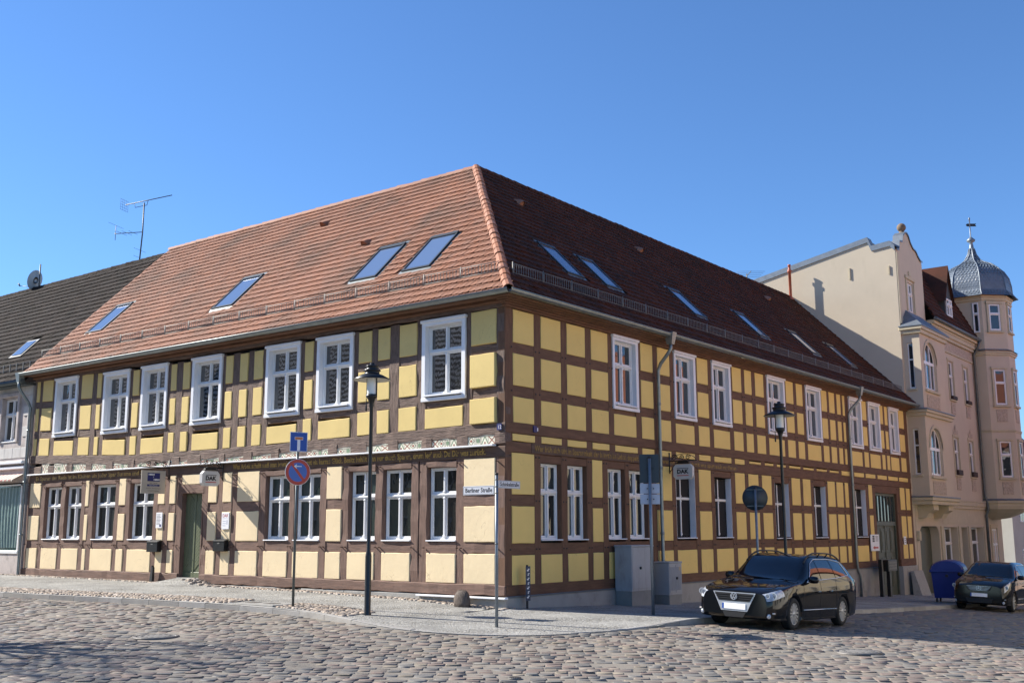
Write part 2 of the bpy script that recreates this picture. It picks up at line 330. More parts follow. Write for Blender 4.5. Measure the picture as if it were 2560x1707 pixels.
# pavement sheet: strips from the kerb to the house walls
def wall_pt(k):
    x, y = k
    if x < 0 and y < 0 and x < .2: return np.array([x, .25])
    return np.array([-.25, max(y, .25)]) if y > .25 else np.array([-.25, .25])
def pave_edge(i):   # kerb top follows pavement height
    x, y = KL[i]; return pave_z(x, y)
g = MB(); NS = 14; rows = []
for i, k in enumerate(KL):
    wp = wall_pt(k)
    for j in range(NS+1):
        t = j/NS; p = k*(1-t)+wp*t; g.v.append((p[0], p[1], pave_z(p[0], p[1])+.006))
for i in range(len(KL)-1):
    for j in range(NS):
        a = i*(NS+1)+j; g.f.append((a, a+1, a+NS+2, a+NS+1))
g.mi = [0]*len(g.f); g.sm = [True]*len(g.f)
pavement = structure(g.build('pavement', M['mosaic']))
pavement.data.update()
# kerb stones, each one a piece of the pavement's edge
M['kerb'] = ramp_on(mat('grey_kerb_granite', (.35,.335,.31), .85, .15, 3, bump=.4, bscale=40, objrand=.16), 2.5, .55, .72, (.24,.225,.20), .6)
s = np.r_[0, np.cumsum(np.linalg.norm(np.diff(KL, axis=0), axis=1))]
L_at = lambda u: np.array([np.interp(u, s, KL[:,0]), np.interp(u, s, KL[:,1])])
u = 20.0; umax = np.interp(45, KL[-300:,1], s[-300:])
while u < umax:
    ln = 1.0+rng.uniform(-.12,.15); a, m_, b = L_at(u+.006), L_at(u+ln/2), L_at(u+ln-.006); u += ln
    vs = []; drop = rng.uniform(-.006,.006)
    for p, q in ((a,m_),(m_,b),(b,b+(b-m_))):
        d = (q-p)/np.linalg.norm(q-p); n_ = np.array([-d[1], d[0]])      # towards the house
        zt = pave_z(*p)+.014+drop; zr = road_z(*p)-.12
        f0 = p; f1 = p+n_*.022; b1 = p+n_*.15
        vs += [(f0[0],f0[1],zr),(f0[0],f0[1],max(zt-.022,zr+.05)),(f1[0],f1[1],zt),(b1[0],b1[1],zt),(b1[0],b1[1],zr)]
    mb = MB(); fs = []
    for i in range(2):
        for j in range(5): fs.append((i*5+j, i*5+(j+1) % 5, (i+1)*5+(j+1) % 5, (i+1)*5+j))
    fs += [(0,1,2,3,4),(14,13,12,11,10)]
    mb.add(vs, fs); mb.build('kerb_stone', M['kerb'], pavement)

# ---------------- stones laid in the road: rounded setts
def stone_block(cx, cy, cz, ex, ey, la, lb, h, jit, dome=.30):
    """vertex array (n,12,3) of setts: ex,ey unit row directions per stone"""
    n = len(cx); V = np.zeros((n,16,3)); cs = np.array([(-1,-1),(1,-1),(1,1),(-1,1)])
    for r, (sc, dz) in enumerate(((1.0,-.06),(1.0,-.006),(.96,.62),(.84,1.0))):
        for c in range(4):
            j = rng.normal(0, jit, (n,2)) if r == 1 else (0 if r == 0 else rng.normal(0, jit*.6, (n,2)))
            a = cs[c,0]*la*.5*sc; b = cs[c,1]*lb*.5*sc
            if r == 1: J = j
            if r in (0,): pass
            px = a + (j[:,0] if r else 0); py = b + (j[:,1] if r else 0)
            V[:,r*4+c,0] = cx+ex[:,0]*px+ey[:,0]*py; V[:,r*4+c,1] = cy+ex[:,1]*px+ey[:,1]*py
            V[:,r*4+c,2] = cz+(dz if r < 2 else dz*h)+(rng.normal(0,.002,n) if r == 3 else 0)
    V[:,0:4,:2] = V[:,4:8,:2]
    return V
SF = [(4*r+c, 4*r+(c+1) % 4, 4*r+4+(c+1) % 4, 4*r+4+c) for r in range(3) for c in range(4)]+[(12,13,14,15)]
def stones_mesh(name, V, mt):
    n = len(V); me = bpy.data.meshes.new(name); co = V.reshape(-1,3); nv = len(co)
    F = np.array(SF); allf = (F[None]+16*np.arange(n)[:,None,None]).reshape(-1,4)
    me.vertices.add(nv); me.vertices.foreach_set('co', co.ravel()); me.loops.add(allf.size); me.loops.foreach_set('vertex_index', allf.ravel().astype(np.int32))
    me.polygons.add(len(allf)); me.polygons.foreach_set('loop_start', np.arange(0, allf.size, 4, dtype=np.int32)); me.polygons.foreach_set('loop_total', np.full(len(allf), 4, dtype=np.int32))
    me.polygons.foreach_set('use_smooth', np.ones(len(allf), bool)); me.materials.append(mt); me.update(); me.validate(); return me
def pieces(name, V, mt_one, mt_rest, parent, count, rest_name):
    d = np.linalg.norm(V[:,12:16].mean(1)-CAM, axis=1); pr = np.array([project(p) for p in V[:,12:16].mean(1)])
    vis = (pr[:,0] > 0) & (pr[:,0] < 2560) & (pr[:,1] < 1707); order = np.argsort(np.where(vis, d, 1e6)); near = order[:count]; rest = order[count:]
    for i in near:
        c = V[i].mean(0); o = link(name, stones_mesh(name, (V[i]-c)[None], mt_one), parent, c)
    o = link(rest_name, stones_mesh(rest_name, V[rest], mt_rest), parent); stuff(o)
def project(p):
    v = np.asarray(p)-CAM; z = v@_fw; return (1280+F_PX*(v@_rt)/z, 853.5-F_PX*(v@_up)/z)
def sett_mat(name, **k):
    m = mat(name, (.20,.178,.155), .7, .2, 14, bump=.5, bscale=45, bdist=.006, **k)
    nt = m.node_tree; N = nt.nodes; L = nt.links; b = N['Principled BSDF']
    src = (N.new('ShaderNodeNewGeometry').outputs['Random Per Island'] if 'island' in k else N.new('ShaderNodeObjectInfo').outputs['Random'])
    mu = N.new('ShaderNodeMath'); mu.operation = 'MULTIPLY'; mu.inputs[1].default_value = 7.77; L.new(src, mu.inputs[0]); fr = N.new('ShaderNodeMath'); fr.operation = 'FRACT'; L.new(mu.outputs[0], fr.inputs[0])
    rp = N.new('ShaderNodeValToRGB'); e = rp.color_ramp.elements; e[0].color = (.20,.145,.12,1); e[1].color = (.19,.185,.172,1)
    for p, c in ((.25,(.18,.172,.155,1)),(.45,(.235,.19,.15,1)),(.6,(.125,.122,.117,1)),(.75,(.225,.19,.14,1)),(.88,(.165,.13,.112,1))): q = e.new(p); q.color = c
    rp.color_ramp.interpolation = 'CONSTANT'; L.new(fr.outputs[0], rp.inputs[0])
    mx = N.new('ShaderNodeMix'); mx.data_type = 'RGBA'; mx.blend_type = 'MIX'; mx.inputs['Factor'].default_value = .75
    L.new(b.inputs['Base Color'].links[0].from_socket, mx.inputs['A']); L.new(rp.outputs[0], mx.inputs['B']); L.new(mx.outputs['Result'], b.inputs['Base Color'])
    return m
M['sett'] = sett_mat('road_setts', island=.25); M['sett_o'] = sett_mat('road_sett', objrand=.25)
def road_setts():
    """rows run across the view, bending along the sunny street on the left"""
    C, EX, EY, LA, LB = [], [], [], [], []
    P0 = np.array([5.0,-7.0]); t = -9.0
    ang0 = math.atan2(.56,.83)
    row = 0
    while t < 60:
        lb = rng.uniform(.155,.22); t += lb
        sgn = -34.0
        while sgn < 34:
            la = rng.uniform(.18,.29)*(1.0 if t < 12 else 1.3); sgn += la/2
            # bend: rows swing parallel to the front street on the far left
            bend = -.018*max(0, -sgn-3)**1.35
            e = np.array([math.cos(ang0), math.sin(ang0)]); n = np.array([-e[1], e[0]])
            off = .10*math.sin(sgn*.35+t*.2)+.07*math.sin(sgn*.9-t*.5)
            p = P0+e*sgn+n*(t+off-bend*1.0)
            a = ang0+math.atan(.035*math.cos(sgn*.35+t*.2)+(.018*1.35*max(0,-sgn-3)**.35))*1.0
            C.append(p); EX.append((math.cos(a), math.sin(a))); EY.append((-math.sin(a), math.cos(a))); LA.append(la-.018); LB.append(lb-.010); sgn += la/2
    C = np.array(C); EX = np.array(EX); EY = np.array(EY); LA = np.array(LA); LB = np.array(LB)
    v = np.c_[C, np.full(len(C), -.4)]-CAM; z = v@_fw; px = 1280+F_PX*(v@_rt)/z; py = 853.5-F_PX*(v@_up)/z
    ok = (z > 5) & (px > -120) & (px < 2680) & (py < 1790) & (z < 52) & ~inside(KPOLY, C[:,0], C[:,1])
    dk = np.array([np.min(np.hypot(KL[::2,0]-c[0], KL[::2,1]-c[1])) if o else 9 for c, o in zip(C, ok)]); ok &= dk > .10
    for mx_, my_, mr_ in MANHOLES: ok &= np.hypot(C[:,0]-mx_, C[:,1]-my_) > mr_+.09
    C, EX, EY, LA, LB = C[ok], EX[ok], EY[ok], LA[ok], LB[ok]
    Z = np.array([road_z(*c) for c in C])+rng.normal(0,.006,len(C))-.016
    return stone_block(C[:,0], C[:,1], Z, EX, EY, LA, LB, .009, .011)
MANHOLES = [(-2.65,-7.23,.42),(8.27,-.66,.40),(5.28,-6.55,.10)]
V = road_setts(); pieces('road_sett', V, M['sett_o'], M['sett'], road, 300, 'road_setts_beyond')
print('setts', len(V))
# fieldstone strips beside the kerb and along the walls
M['field'] = mat('rounded_fieldstones', (.33,.27,.215), .75, .25, 16, island=.3); M['field_o'] = mat('rounded_fieldstone', (.33,.27,.215), .75, .25, 16, objrand=.3)
def field_strip():
    P = []
    for x in np.arange(-26, 1.0, .125):
        ky = np.interp(x, KL[:,0][:int(len(KL)*.75)], KL[:,1][:int(len(KL)*.75)])
        if x < -1.6:
            for q in np.arange(.24, 1.15, .115):
                if -5.7 < x < -4.2 and q < 1.2: continue
                P.append((x+rng.normal(0,.02), ky+q+rng.normal(0,.015)))
        for q in np.arange(.06, .36 if x > -9 else .26, .10):
            if -12.8 < x < -11.0 or (x > -.15): continue
            P.append((x+rng.normal(0,.02), -q-.02+rng.normal(0,.012)))
    for y in np.arange(-.1, .5, .12): P.append((.12+rng.normal(0,.02), y-.35))
    # heap beside the door step
    for k in range(60): P.append((-10.6+rng.normal(0,.42), -.25+rng.normal(0,.12)))
    P = np.array(P); n = len(P); a = rng.uniform(-.5,.5,n); ex = np.c_[np.cos(a), np.sin(a)]; ey = np.c_[-np.sin(a), np.cos(a)]
    Z = np.array([pave_z(*p) for p in P])-.004
    return stone_block(P[:,0], P[:,1], Z, ex, ey, rng.uniform(.10,.145,n), rng.uniform(.08,.11,n), .034, .008)
V = field_strip(); pieces('fieldstone', V, M['field_o'], M['field'], pavement, 200, 'fieldstones_beyond')
M['iron'] = mat('cast_iron_cover', (.16,.15,.14), .55, .3, 12, metal=.4, bump=.4, bscale=30)
M['concrete'] = mat('pale_concrete', (.30,.29,.265), .85, .15, 8, bump=.3, bscale=40)
M['lidconc'] = mat('worn_cover_concrete', (.20,.19,.175), .85, .2, 8, bump=.3, bscale=40)
def manhole(x, y, r, label, ringc=True):
    t = thing('manhole_cover', label, 'manhole', (x, y, road_z(x,y)), group=None)
    m = MB(); m.lathe([(r*.80,-.02),(r*.80,.006),(r*.78,.010),(.0001,.010)], 28)
    for k in range(14):
        a = k*2*PI/14; m.box(r*.62*math.cos(a)-.02, r*.62*math.cos(a)+.02, r*.62*math.sin(a)-.02, r*.62*math.sin(a)+.02, .011, .016)
    m.build('lid', [M['lidconc'] if ringc else M['iron']], t)
    m = MB(); m.lathe([(r,-.02),(r,.004),(r*.98,.010),(r*.86,.010),(r*.84,.004),(r*.82,-.02)], 28); m.build('ring', M['iron'], t)
manhole(*MANHOLES[0], 'large round manhole cover in the cobbles on the left, lower foreground')
manhole(*MANHOLES[1], 'round manhole cover in the sunlit cobbles below the parked station wagon')
manhole(*MANHOLES[2], 'small dark valve cap in the cobbles at the bottom of the picture', False)
# concrete plate with two slots in the pavement
px_, py_ = -4.95, -2.83
t = thing('inspection_plate', 'flat concrete inspection plate with two dark slots beside the kerb', 'cover plate', (px_, py_, pave_z(px_,py_)))
m = MB(); m.box(-.85,.85,-.42,.42,-.05,.016,0,.008); m.build('slab', M['concrete'], t)
for dx in (-.33,.33):
    m = MB(); m.box(dx-.17,dx+.17,-.12,.12,.017,.022); m.build('slot', M['iron'], t)
# ================================================================== the half-timbered corner house
house = thing('half_timbered_house', 'long yellow half-timbered corner house with brown beams and red hipped tile roof', 'house', (0,0,0))
XL, YR = -21.1, 29.3      # far ends of the two fronts
LU = [(-20.98,-20.80),(-20.58,-19.94),(-19.63,-18.42),(-18.11,-17.46),(-17.16,-16.93),(-16.65,-15.39),(-15.11,-14.78),(-14.51,-13.34),(-13.08,-12.8),(-12.47,-12.15),(-11.89,-10.66),(-10.4,-10.08),(-9.75,-9.41),(-9.12,-8.74),(-8.47,-7.24),(-6.97,-6.64),(-6.36,-5.16),(-4.87,-4.4),(-4.16,-3.74),(-3.4,-2.81),(-2.51,-1.29),(-1.02,-.26)]
LUw = {2,5,7,10,14,16,20}
LL = [(-20.94,-20.26),(-19.97,-18.98),(-18.7,-17.71),(-17.45,-17.26),(-16.97,-15.76),(-15.52,-15.16),(-14.92,-13.69),(-13.43,-13.1),(-12.85,-12.57),(-12.27,-11.21),(-10.97,-10.58),(-10.3,-9.91),(-9.65,-8.7),(-8.43,-7.46),(-7.23,-6.22),(-5.96,-5.4),(-5.14,-4.19),(-3.92,-2.96),(-2.42,-1.5),(-1.24,-.3)]
LLw = {1,2,4,6,13,14,16,17,18}; LLd = {9}
RU = [(.31,1.13),(1.43,2.27),(2.55,3.37),(3.66,4.46),(4.73,5.86),(6.17,6.83),(7.11,7.8),(8.09,9.21),(9.5,10.19),(10.48,11.57),(11.88,12.53),(12.79,13.3),(13.59,14.24),(14.52,15.79),(16.09,16.72),(17.0,17.55),(17.84,19.07),(19.34,19.87),(20.11,20.64),(20.9,21.27),(21.5,21.72),(22.16,23.37),(23.64,24.11),(24.33,25.51),(25.76,26.12),(26.36,26.69),(26.86,27.88),(28.18,28.85)]
RUw = {4,7,9,13,16,21,23,26}
RF = [(.28,1.16),(1.43,2.28),(2.54,3.39),(3.67,4.47),(4.76,5.91),(6.16,6.81),(7.15,7.78),(8.06,9.2),(9.47,10.19),(10.46,11.61),(11.87,12.55),(12.91,13.78),(14.1,14.76),(15.07,15.78),(16.1,17.05),(17.33,18.26),(18.56,19.52),(19.82,20.71),(21.02,21.85),(22.37,23.42),(23.64,24.75),(25.04,26.14),(26.36,27.54),(27.74,28.91)]
RL = [(.25,1.12),(1.39,2.25),(2.51,3.38),(3.63,4.1),(4.37,5.22),(5.44,6.4),(6.9,7.75),(8.0,9.15),(9.41,10.16),(10.41,11.53),(11.83,12.51),(12.79,13.53),(13.82,14.54),(14.8,15.96),(16.22,16.95),(17.21,17.88),(18.15,19.3),(19.52,20.22),(20.41,21.06),(21.27,21.61),(22.3,23.5),(23.85,24.25),(24.6,27.25),(27.72,28.32),(28.52,29.02)]
RLw = {1,2,4,5,7,9,13,16,20}; RLd = {22}
def sag(x): return float(np.interp(x, [-21,-18,-15,-10,-3,0], [.14,.03,-.10,-.12,-.04,.0]))
def warp(o, fn):
    me = o.data; n = len(me.vertices); co = np.empty(n*3); me.vertices.foreach_get('co', co); co = co.reshape(-1,3); co[:] = fn(co); me.vertices.foreach_set('co', co.ravel()); me.update(); return o
def sagged(o): return warp(o, lambda c: np.c_[c[:,0], c[:,1], c[:,2]+np.array([sag(x) for x in c[:,0]])])
def rough_beam(wall, a0, a1, d0, d1, z0, z1, j=.008, ch=.012):
    """hewn timber: chamfered section swept along its length with an uneven surface"""
    m = MB(); vert = (z1-z0) > (a1-a0); ln = (z1-z0) if vert else (a1-a0); n = max(2, int(ln/.28)); w0, w1 = (a0, a1) if vert else (z0, z1)
    c = min(ch, (w1-w0)*.3); sec = [(w0,d0),(w0,d1-c),(w0+c,d1),(w1-c,d1),(w1,d1-c),(w1,d0)]; vs = []
    for i in range(n+1):
        t = (z0 if vert else a0)+ln*i/n; dw = rng.normal(0, j, 2); dd = rng.normal(0, j*.7)
        for k, (q, d) in enumerate(sec):
            q2 = q+(dw[0] if k < 3 else dw[1]); d2 = d+(dd if 0 < k < 5 else 0)
            a, z = (q2, t) if vert else (t, q2)
            vs.append(on_front(a, d2, z) if wall == 'L' else on_side(a, d2, z))
    fs = [(i*6+k, i*6+k+1, (i+1)*6+k+1, (i+1)*6+k) for i in range(n) for k in range(5)]+[tuple(range(6))[::-1], tuple(range(n*6, n*6+6))]
    return m.add(vs, fs)
def panel(wall, a0, a1, z0, z1, mt, proud=.012, deep=-.14):
    """plaster infill, slightly cushioned, edges rounded over"""
    m = MB(); na = max(2, int((a1-a0)/.22)); nz = max(2, int((z1-z0)/.22)); vs = []; P = on_front if wall == 'L' else on_side
    cut = lambda lo, hi, n_: [lo, lo+.007, lo+.018]+[lo+(hi-lo)*i/n_ for i in range(1, n_)]+[hi-.018, hi-.007, hi]
    A_ = cut(a0, a1, na); Z_ = cut(z0, z1, nz)
    for i, z in enumerate(Z_):
        for k, a in enumerate(A_):
            edge = i in (0, len(Z_)-1) or k in (0, len(A_)-1); rim = i in (1,2,len(Z_)-3,len(Z_)-2) or k in (1,2,len(A_)-3,len(A_)-2)
            vs.append(P(a+(rng.normal(0,.003) if edge else 0), proud-(.012 if edge else (.001 if rim else rng.uniform(-.002,.002))), z+(rng.normal(0,.003) if edge else 0)))
    n = len(A_); fs = [(i*n+k, i*n+k+1, (i+1)*n+k+1, (i+1)*n+k) for i in range(len(Z_)-1) for k in range(n-1)]
    ring = [k for k in range(n)]+[(i+1)*n-1 for i in range(1, len(Z_))]+[(len(Z_)-1)*n+k for k in range(n-2, -1, -1)]+[i*n for i in range(len(Z_)-2, 0, -1)]
    b = len(vs)
    for r in ring:
        p = vs[r]; vs.append((p[0], -deep, p[2]) if wall == 'L' else (deep, p[1], p[2]))
    L_ = len(ring); fs += [(ring[i], ring[(i+1) % L_], b+(i+1) % L_, b+i) for i in range(L_)]
    m.add(vs, fs, 0, True)
    o = m.build('plaster_panel', mt, house); return o

def window(wall, a0, a1, z0, z1, d, pane, casing=None, sill=True, tall=.60, name='window', parent=None, frame_d=.07, mull=True):
    """outer frame, two casements below a transom, two lights above; panes are pieces of it"""
    parent = parent or house; f = .046; sash = .033; zt = z0+(z1-z0)*tall; tr = .075; am = (a0+a1)/2
    m = MB()
    B = lambda *k: wbox(m, wall, *k[:6], 0, .008)
    B(a0,a0+f,d-frame_d,d,z0,z1); B(a1-f,a1,d-frame_d,d,z0,z1); B(a0+f,a1-f,d-frame_d,d,z1-f,z1); B(a0+f,a1-f,d-frame_d,d,z0,z0+f)
    B(a0+f-.004,a1-f+.004,d-frame_d,d+.018,zt,zt+tr)
    wbox(m, wall, a0+f-.004, a1-f+.004, d+.018, d+.034, zt+tr*.35, zt+tr*.75, 0, .006)
    if mull: B(am-.027,am+.027,d-frame_d,d+.022,z0+f,zt); B(am-.025,am+.025,d-frame_d,d+.018,zt+tr,z1-f)
    for zz, hh in () if not mull else ((z0+f+.03,.05),(zt-.06,.045),(zt+tr+.02,.04)): B(am-.038,am+.038,d-.01,d+.032,zz,zz+hh)
    o = m.build(name, M['white'], parent)
    for q0, q1 in (((a0+f,am-.027),(am+.027,a1-f)) if mull else ((a0+f,a1-f),)):
        for y0, y1 in ((z0+f,zt),(zt+tr,z1-f)):
            s_ = MB(); dd = d-.018
            wbox(s_, wall, q0, q0+sash, d-frame_d+.004, dd, y0, y1, 0, .008); wbox(s_, wall, q1-sash, q1, d-frame_d+.004, dd, y0, y1, 0, .008)
            wbox(s_, wall, q0+sash, q1-sash, d-frame_d+.004, dd, y0, y0+sash+.012, 0, .008); wbox(s_, wall, q0+sash, q1-sash, d-frame_d+.004, dd, y1-sash, y1, 0, .008)
            s_.build('sash', M['white'], o)
            g_ = MB(); P = on_front if wall == 'L' else on_side; gd = d-.048+rng.uniform(-.002,.002); e = rng.normal(0,.0015,4)
            g_.add([P(q0+sash-.005,gd+e[0],y0+sash),P(q1-sash+.005,gd+e[1],y0+sash),P(q1-sash+.005,gd+e[2],y1-sash+.005),P(q0+sash-.005,gd+e[3],y1-sash+.005)], [(0,1,2,3) if wall == 'L' else (0,1,2,3)])
            g_.build('pane', pane, o, fix=False)
    if casing:
        c0, c1, y0, y1 = casing; c_ = MB()
        wbox(c_, wall, c0, a0+.002, -.02, .045, y0, y1, 0, .006); wbox(c_, wall, a1-.002, c1, -.02, .045, y0, y1, 0, .006); wbox(c_, wall, a0+.002, a1-.002, -.02, .045, z1-.002, y1, 0, .006)
        wbox(c_, wall, c0-.03, c1+.03, -.02, .085, y1, y1+.075, 0, .012); wbox(c_, wall, c0-.01, c1+.01, -.02, .055, y0-.09, y0, 0, .008)
        c_.build('casing', M['white2'], o)
        q = MB(); wbox(q, wall, a0-.01, a1+.01, d-.05, .11, z0-.035, z0+.004, 0, .006); q.build('sill', M['white2'], o)
        r = MB()
        for x0_, x1_ in ((a0-.02,a0),(a1,a1+.02)): wbox(r, wall, x0_, x1_, d-.05, -.02, z0, z1)
        wbox(r, wall, a0-.02, a1+.02, d-.05, -.02, z1, z1+.02); r.build('reveal', M['white2'], o)
    elif sill:
        q = MB(); wbox(q, wall, a0-.02, a1+.02, d-.06, .035, z0-.03, z0, 0, .008); q.build('sill', M['white2'], o)
    return o

def storey(wall, cols, wins, doors, rows, z_lo, z_hi, post_mats, rail_mats, pmat, end0, end1, hewn, post=None):
    """posts stand in the gaps between the bays, rails lie between the panels"""
    gaps = []; prev = end0
    for a0, a1 in cols: gaps.append((prev, a0)); prev = a1
    gaps.append((prev, end1)); out = []
    for g0, g1 in gaps:
        if g1-g0 < .03: continue
        parts_ = [(g0, g1)] if g1-g0 < .42 else [(g0, (g0+g1)/2-.006), ((g0+g1)/2+.006, g1)]
        for p0, p1 in parts_:
            dp = rng.uniform(-.012,.004) if hewn else rng.uniform(-.003,.002)
            m = rough_beam(wall, p0, p1, -.2, dp, z_lo, z_hi, .010 if hewn else .003, .014)
            out.append(m.build('timber_post', post_mats, house))
    return out, gaps
# ---- lower storey, sunny front
rows_LL = [(.47,1.15),(1.42,2.24),(2.51,3.35)]; rows_RL = [(.45,1.12),(1.39,2.24),(2.51,3.47)]
rows_LU = [(4.17,4.76),(5.03,5.82),(6.06,6.88)]; rows_RU = [(4.18,4.79),(5.06,5.82),(6.09,6.88)]
storey('L', LL, LLw, LLd, rows_LL, .44, 3.36, M['lowv'], M['lowh'], M['plaster_lo'], XL, -.012, True)
storey('R', RL, RLw, RLd, rows_RL, .42, 3.48, M['sidev'], M['sideh'], M['plaster_side'], .0, YR, False)
up, _ = storey('L', LU, LUw, set(), rows_LU, 4.15, 6.92, M['oldv'], M['oldh'], M['plaster_up'], XL, -.012, True)
for o in up: sagged(o)
storey('R', RU, RUw, set(), rows_RU, 4.16, 6.92, M['sidev'], M['sideh'], M['plaster_side'], .0, YR, False)
def rail(wall, a0, a1, z0, z1, mt, d=-.004, sg=False, hewn=True):
    m = rough_beam(wall, a0-.02, a1+.02, -.2, d+rng.uniform(-.012,-.004), z0, z1, .009 if hewn else .003, .012)
    o = m.build('timber_rail', mt, house); return sagged(o) if sg else o
# bays
for i, (a0, a1) in enumerate(LL):
    if i in LLd: continue
    panel('L', a0, a1, *rows_LL[0], M['plaster_lo']); rail('L', a0, a1, 1.15, 1.42, M['lowh'])
    if i in LLw:
        window('L', a0+.01, a1-.01, 1.46, 3.19, -.13, M['pane_lo']); rail('L', a0, a1, 3.19, 3.345, M['lowh'], d=.012)
    else:
        panel('L', a0, a1, *rows_LL[1], M['plaster_lo']); rail('L', a0, a1, 2.24, 2.51, M['lowh']); panel('L', a0, a1, *rows_LL[2], M['plaster_lo'])
for i, (a0, a1) in enumerate(LU):
    sg = lambda z: z+sag((a0+a1)/2)
    if i in LUw:
        sagged(panel('L', a0, a1, rows_LU[0][0], 4.66, M['plaster_up'])); rail('L', a0, a1, 4.64, 4.83, M['oldh'], d=-.02)
        dz = .06 if a0 < -18 else 0
        window('L', a0+.02, a1-.02, 4.96+dz, 6.70+dz, -.10, M['pane_up'], casing=(a0-.10, a1+.10, 4.90+dz, 6.78+dz))
        rail('L', a0, a1, 6.80, 6.92, M['oldh'], d=-.03)
    else:
        for k, (z0, z1) in enumerate(rows_LU):
            pr = .075 if (i == len(LU)-1 and k < 2) else (.03 if i == len(LU)-1 else .014)
            sagged(panel('L', a0, a1, z0, z1, M['plaster_up'], proud=pr))
        rail('L', a0, a1, 4.76, 5.03, M['oldh'], sg=True); rail('L', a0, a1, 5.82, 6.06, M['oldh'], sg=True)
for i, (a0, a1) in enumerate(RL):
    if i in RLd: continue
    far = a0 > 14
    r0, r1, r2 = ((.46,1.07),(1.34,2.26),(2.53,3.48)) if far else rows_RL
    panel('R', a0, a1, *r0, M['plaster_side'], .006); rail('R', a0, a1, r0[1], r1[0], M['sideh'], hewn=False)
    if i in RLw:
        window('R', a0+.01, a1-.01, 1.47 if not far else 1.42, 3.28 if not far else 3.25, -.13 if a0 < 7 else -.20, M['pane_side']); rail('R', a0, a1, 3.28 if not far else 3.25, 3.475, M['sideh'], hewn=False)
        if a0 > 7:
            m = MB(); wbox(m,'R',a0-.004,a0+.012,-.2,-.01,1.45,3.27); wbox(m,'R',a1-.012,a1+.004,-.2,-.01,1.45,3.27); m.build('window_reveal', M['white2'], house)
    else:
        panel('R', a0, a1, *r1, M['plaster_side'], .006); rail('R', a0, a1, r1[1], r2[0], M['sideh'], hewn=False); panel('R', a0, a1, r2[0], 3.47, M['plaster_side'], .006)
for i, (a0, a1) in enumerate(RU):
    if i in RUw:
        panel('R', a0, a1, rows_RU[0][0], 4.75, M['plaster_side'], .006); rail('R', a0, a1, 4.75, 4.92, M['sideh'], d=-.02, hewn=False)
        window('R', a0+.03, a1-.01, 5.02, 6.76, -.09, M['pane_side'], casing=(a0-.06, a1+.12, 4.97, 6.83))
        rail('R', a0, a1, 6.84, 6.92, M['sideh'], d=-.03, hewn=False)
    else:
        for z0, z1 in rows_RU: panel('R', a0, a1, z0, z1, M['plaster_side'], .006)
        rail('R', a0, a1, 4.79, 5.06, M['sideh'], hewn=False); rail('R', a0, a1, 5.82, 6.09, M['sideh'], hewn=False)
# ---- frieze of the shaded front: small panels between beam ends
for i, (a0, a1) in enumerate(RF):
    thin = 12.8 < a0 < 20.5
    panel('R', a0, a1, 3.75 if not thin else 3.81, 3.915 if not thin else 3.885, M['plaster_side'], .004)
prev = 0.0
for i, (a0, a1) in enumerate(RF+[(YR, YR)]):
    m = MB(); m.box(-.2, -.003, prev, a0, 3.72, 3.93, 0, .006); m.build('beam_end', M['sidev'], house); prev = a1
    if a0 < YR:
        if 12.8 < a0 < 20.5:
            m = MB(); m.box(-.2,-.004,a0,a1,3.73,3.80,0,.004); m.build('filler_board', M['sideh'], house)
def long_beam(wall, pts, d, z0, z1, mt, name, hewn=True, sg=False):
    for a, b in zip(pts[:-1], pts[1:]):
        m = rough_beam(wall, a+.003, b-.003, -.2, d+rng.uniform(-.006,.006), z0, z1, .010 if hewn else .003, .016); o = m.build(name, mt, house)
        if sg: sagged(o)
long_beam('R', [.012,9.3,19.6,YR], .012, 3.925, 4.185, M['sideh'], 'floor_beam', False)
long_beam('R', [.012,11.9,20.9,YR], .008, 3.48, 3.735, M['sideh'], 'wall_plate', False)
long_beam('L', [XL,-17.6,-11.5,-6.2,-1.2,.006], .014, 3.885, 4.165, M['oldh'], 'floor_beam', True, True)
long_beam('L', [XL,-13.6,-7.0,.006], .014, 3.352, 3.615, M['textbeam'], 'wall_plate', True)
long_beam('L', [XL,-17.3,-12.24], .05, .20, .475, M['lowh'], 'sill_beam'); long_beam('L', [-11.2,-6.0,.006], .05, .22, .465, M['lowh'], 'sill_beam')
long_beam('R', [.012,9.6,20.2,24.5], .012, .20, .455, M['sideh'], 'sill_beam', False); long_beam('R', [27.3,YR], .012, .16, .47, M['sideh'], 'sill_beam', False)
long_beam('L', [XL,-14,-7,.006], .03, 6.895, 7.10, M['oldh'], 'top_plate', True); long_beam('R', [.012,10,20,YR], .02, 6.895, 7.06, M['sideh'], 'top_plate', False)
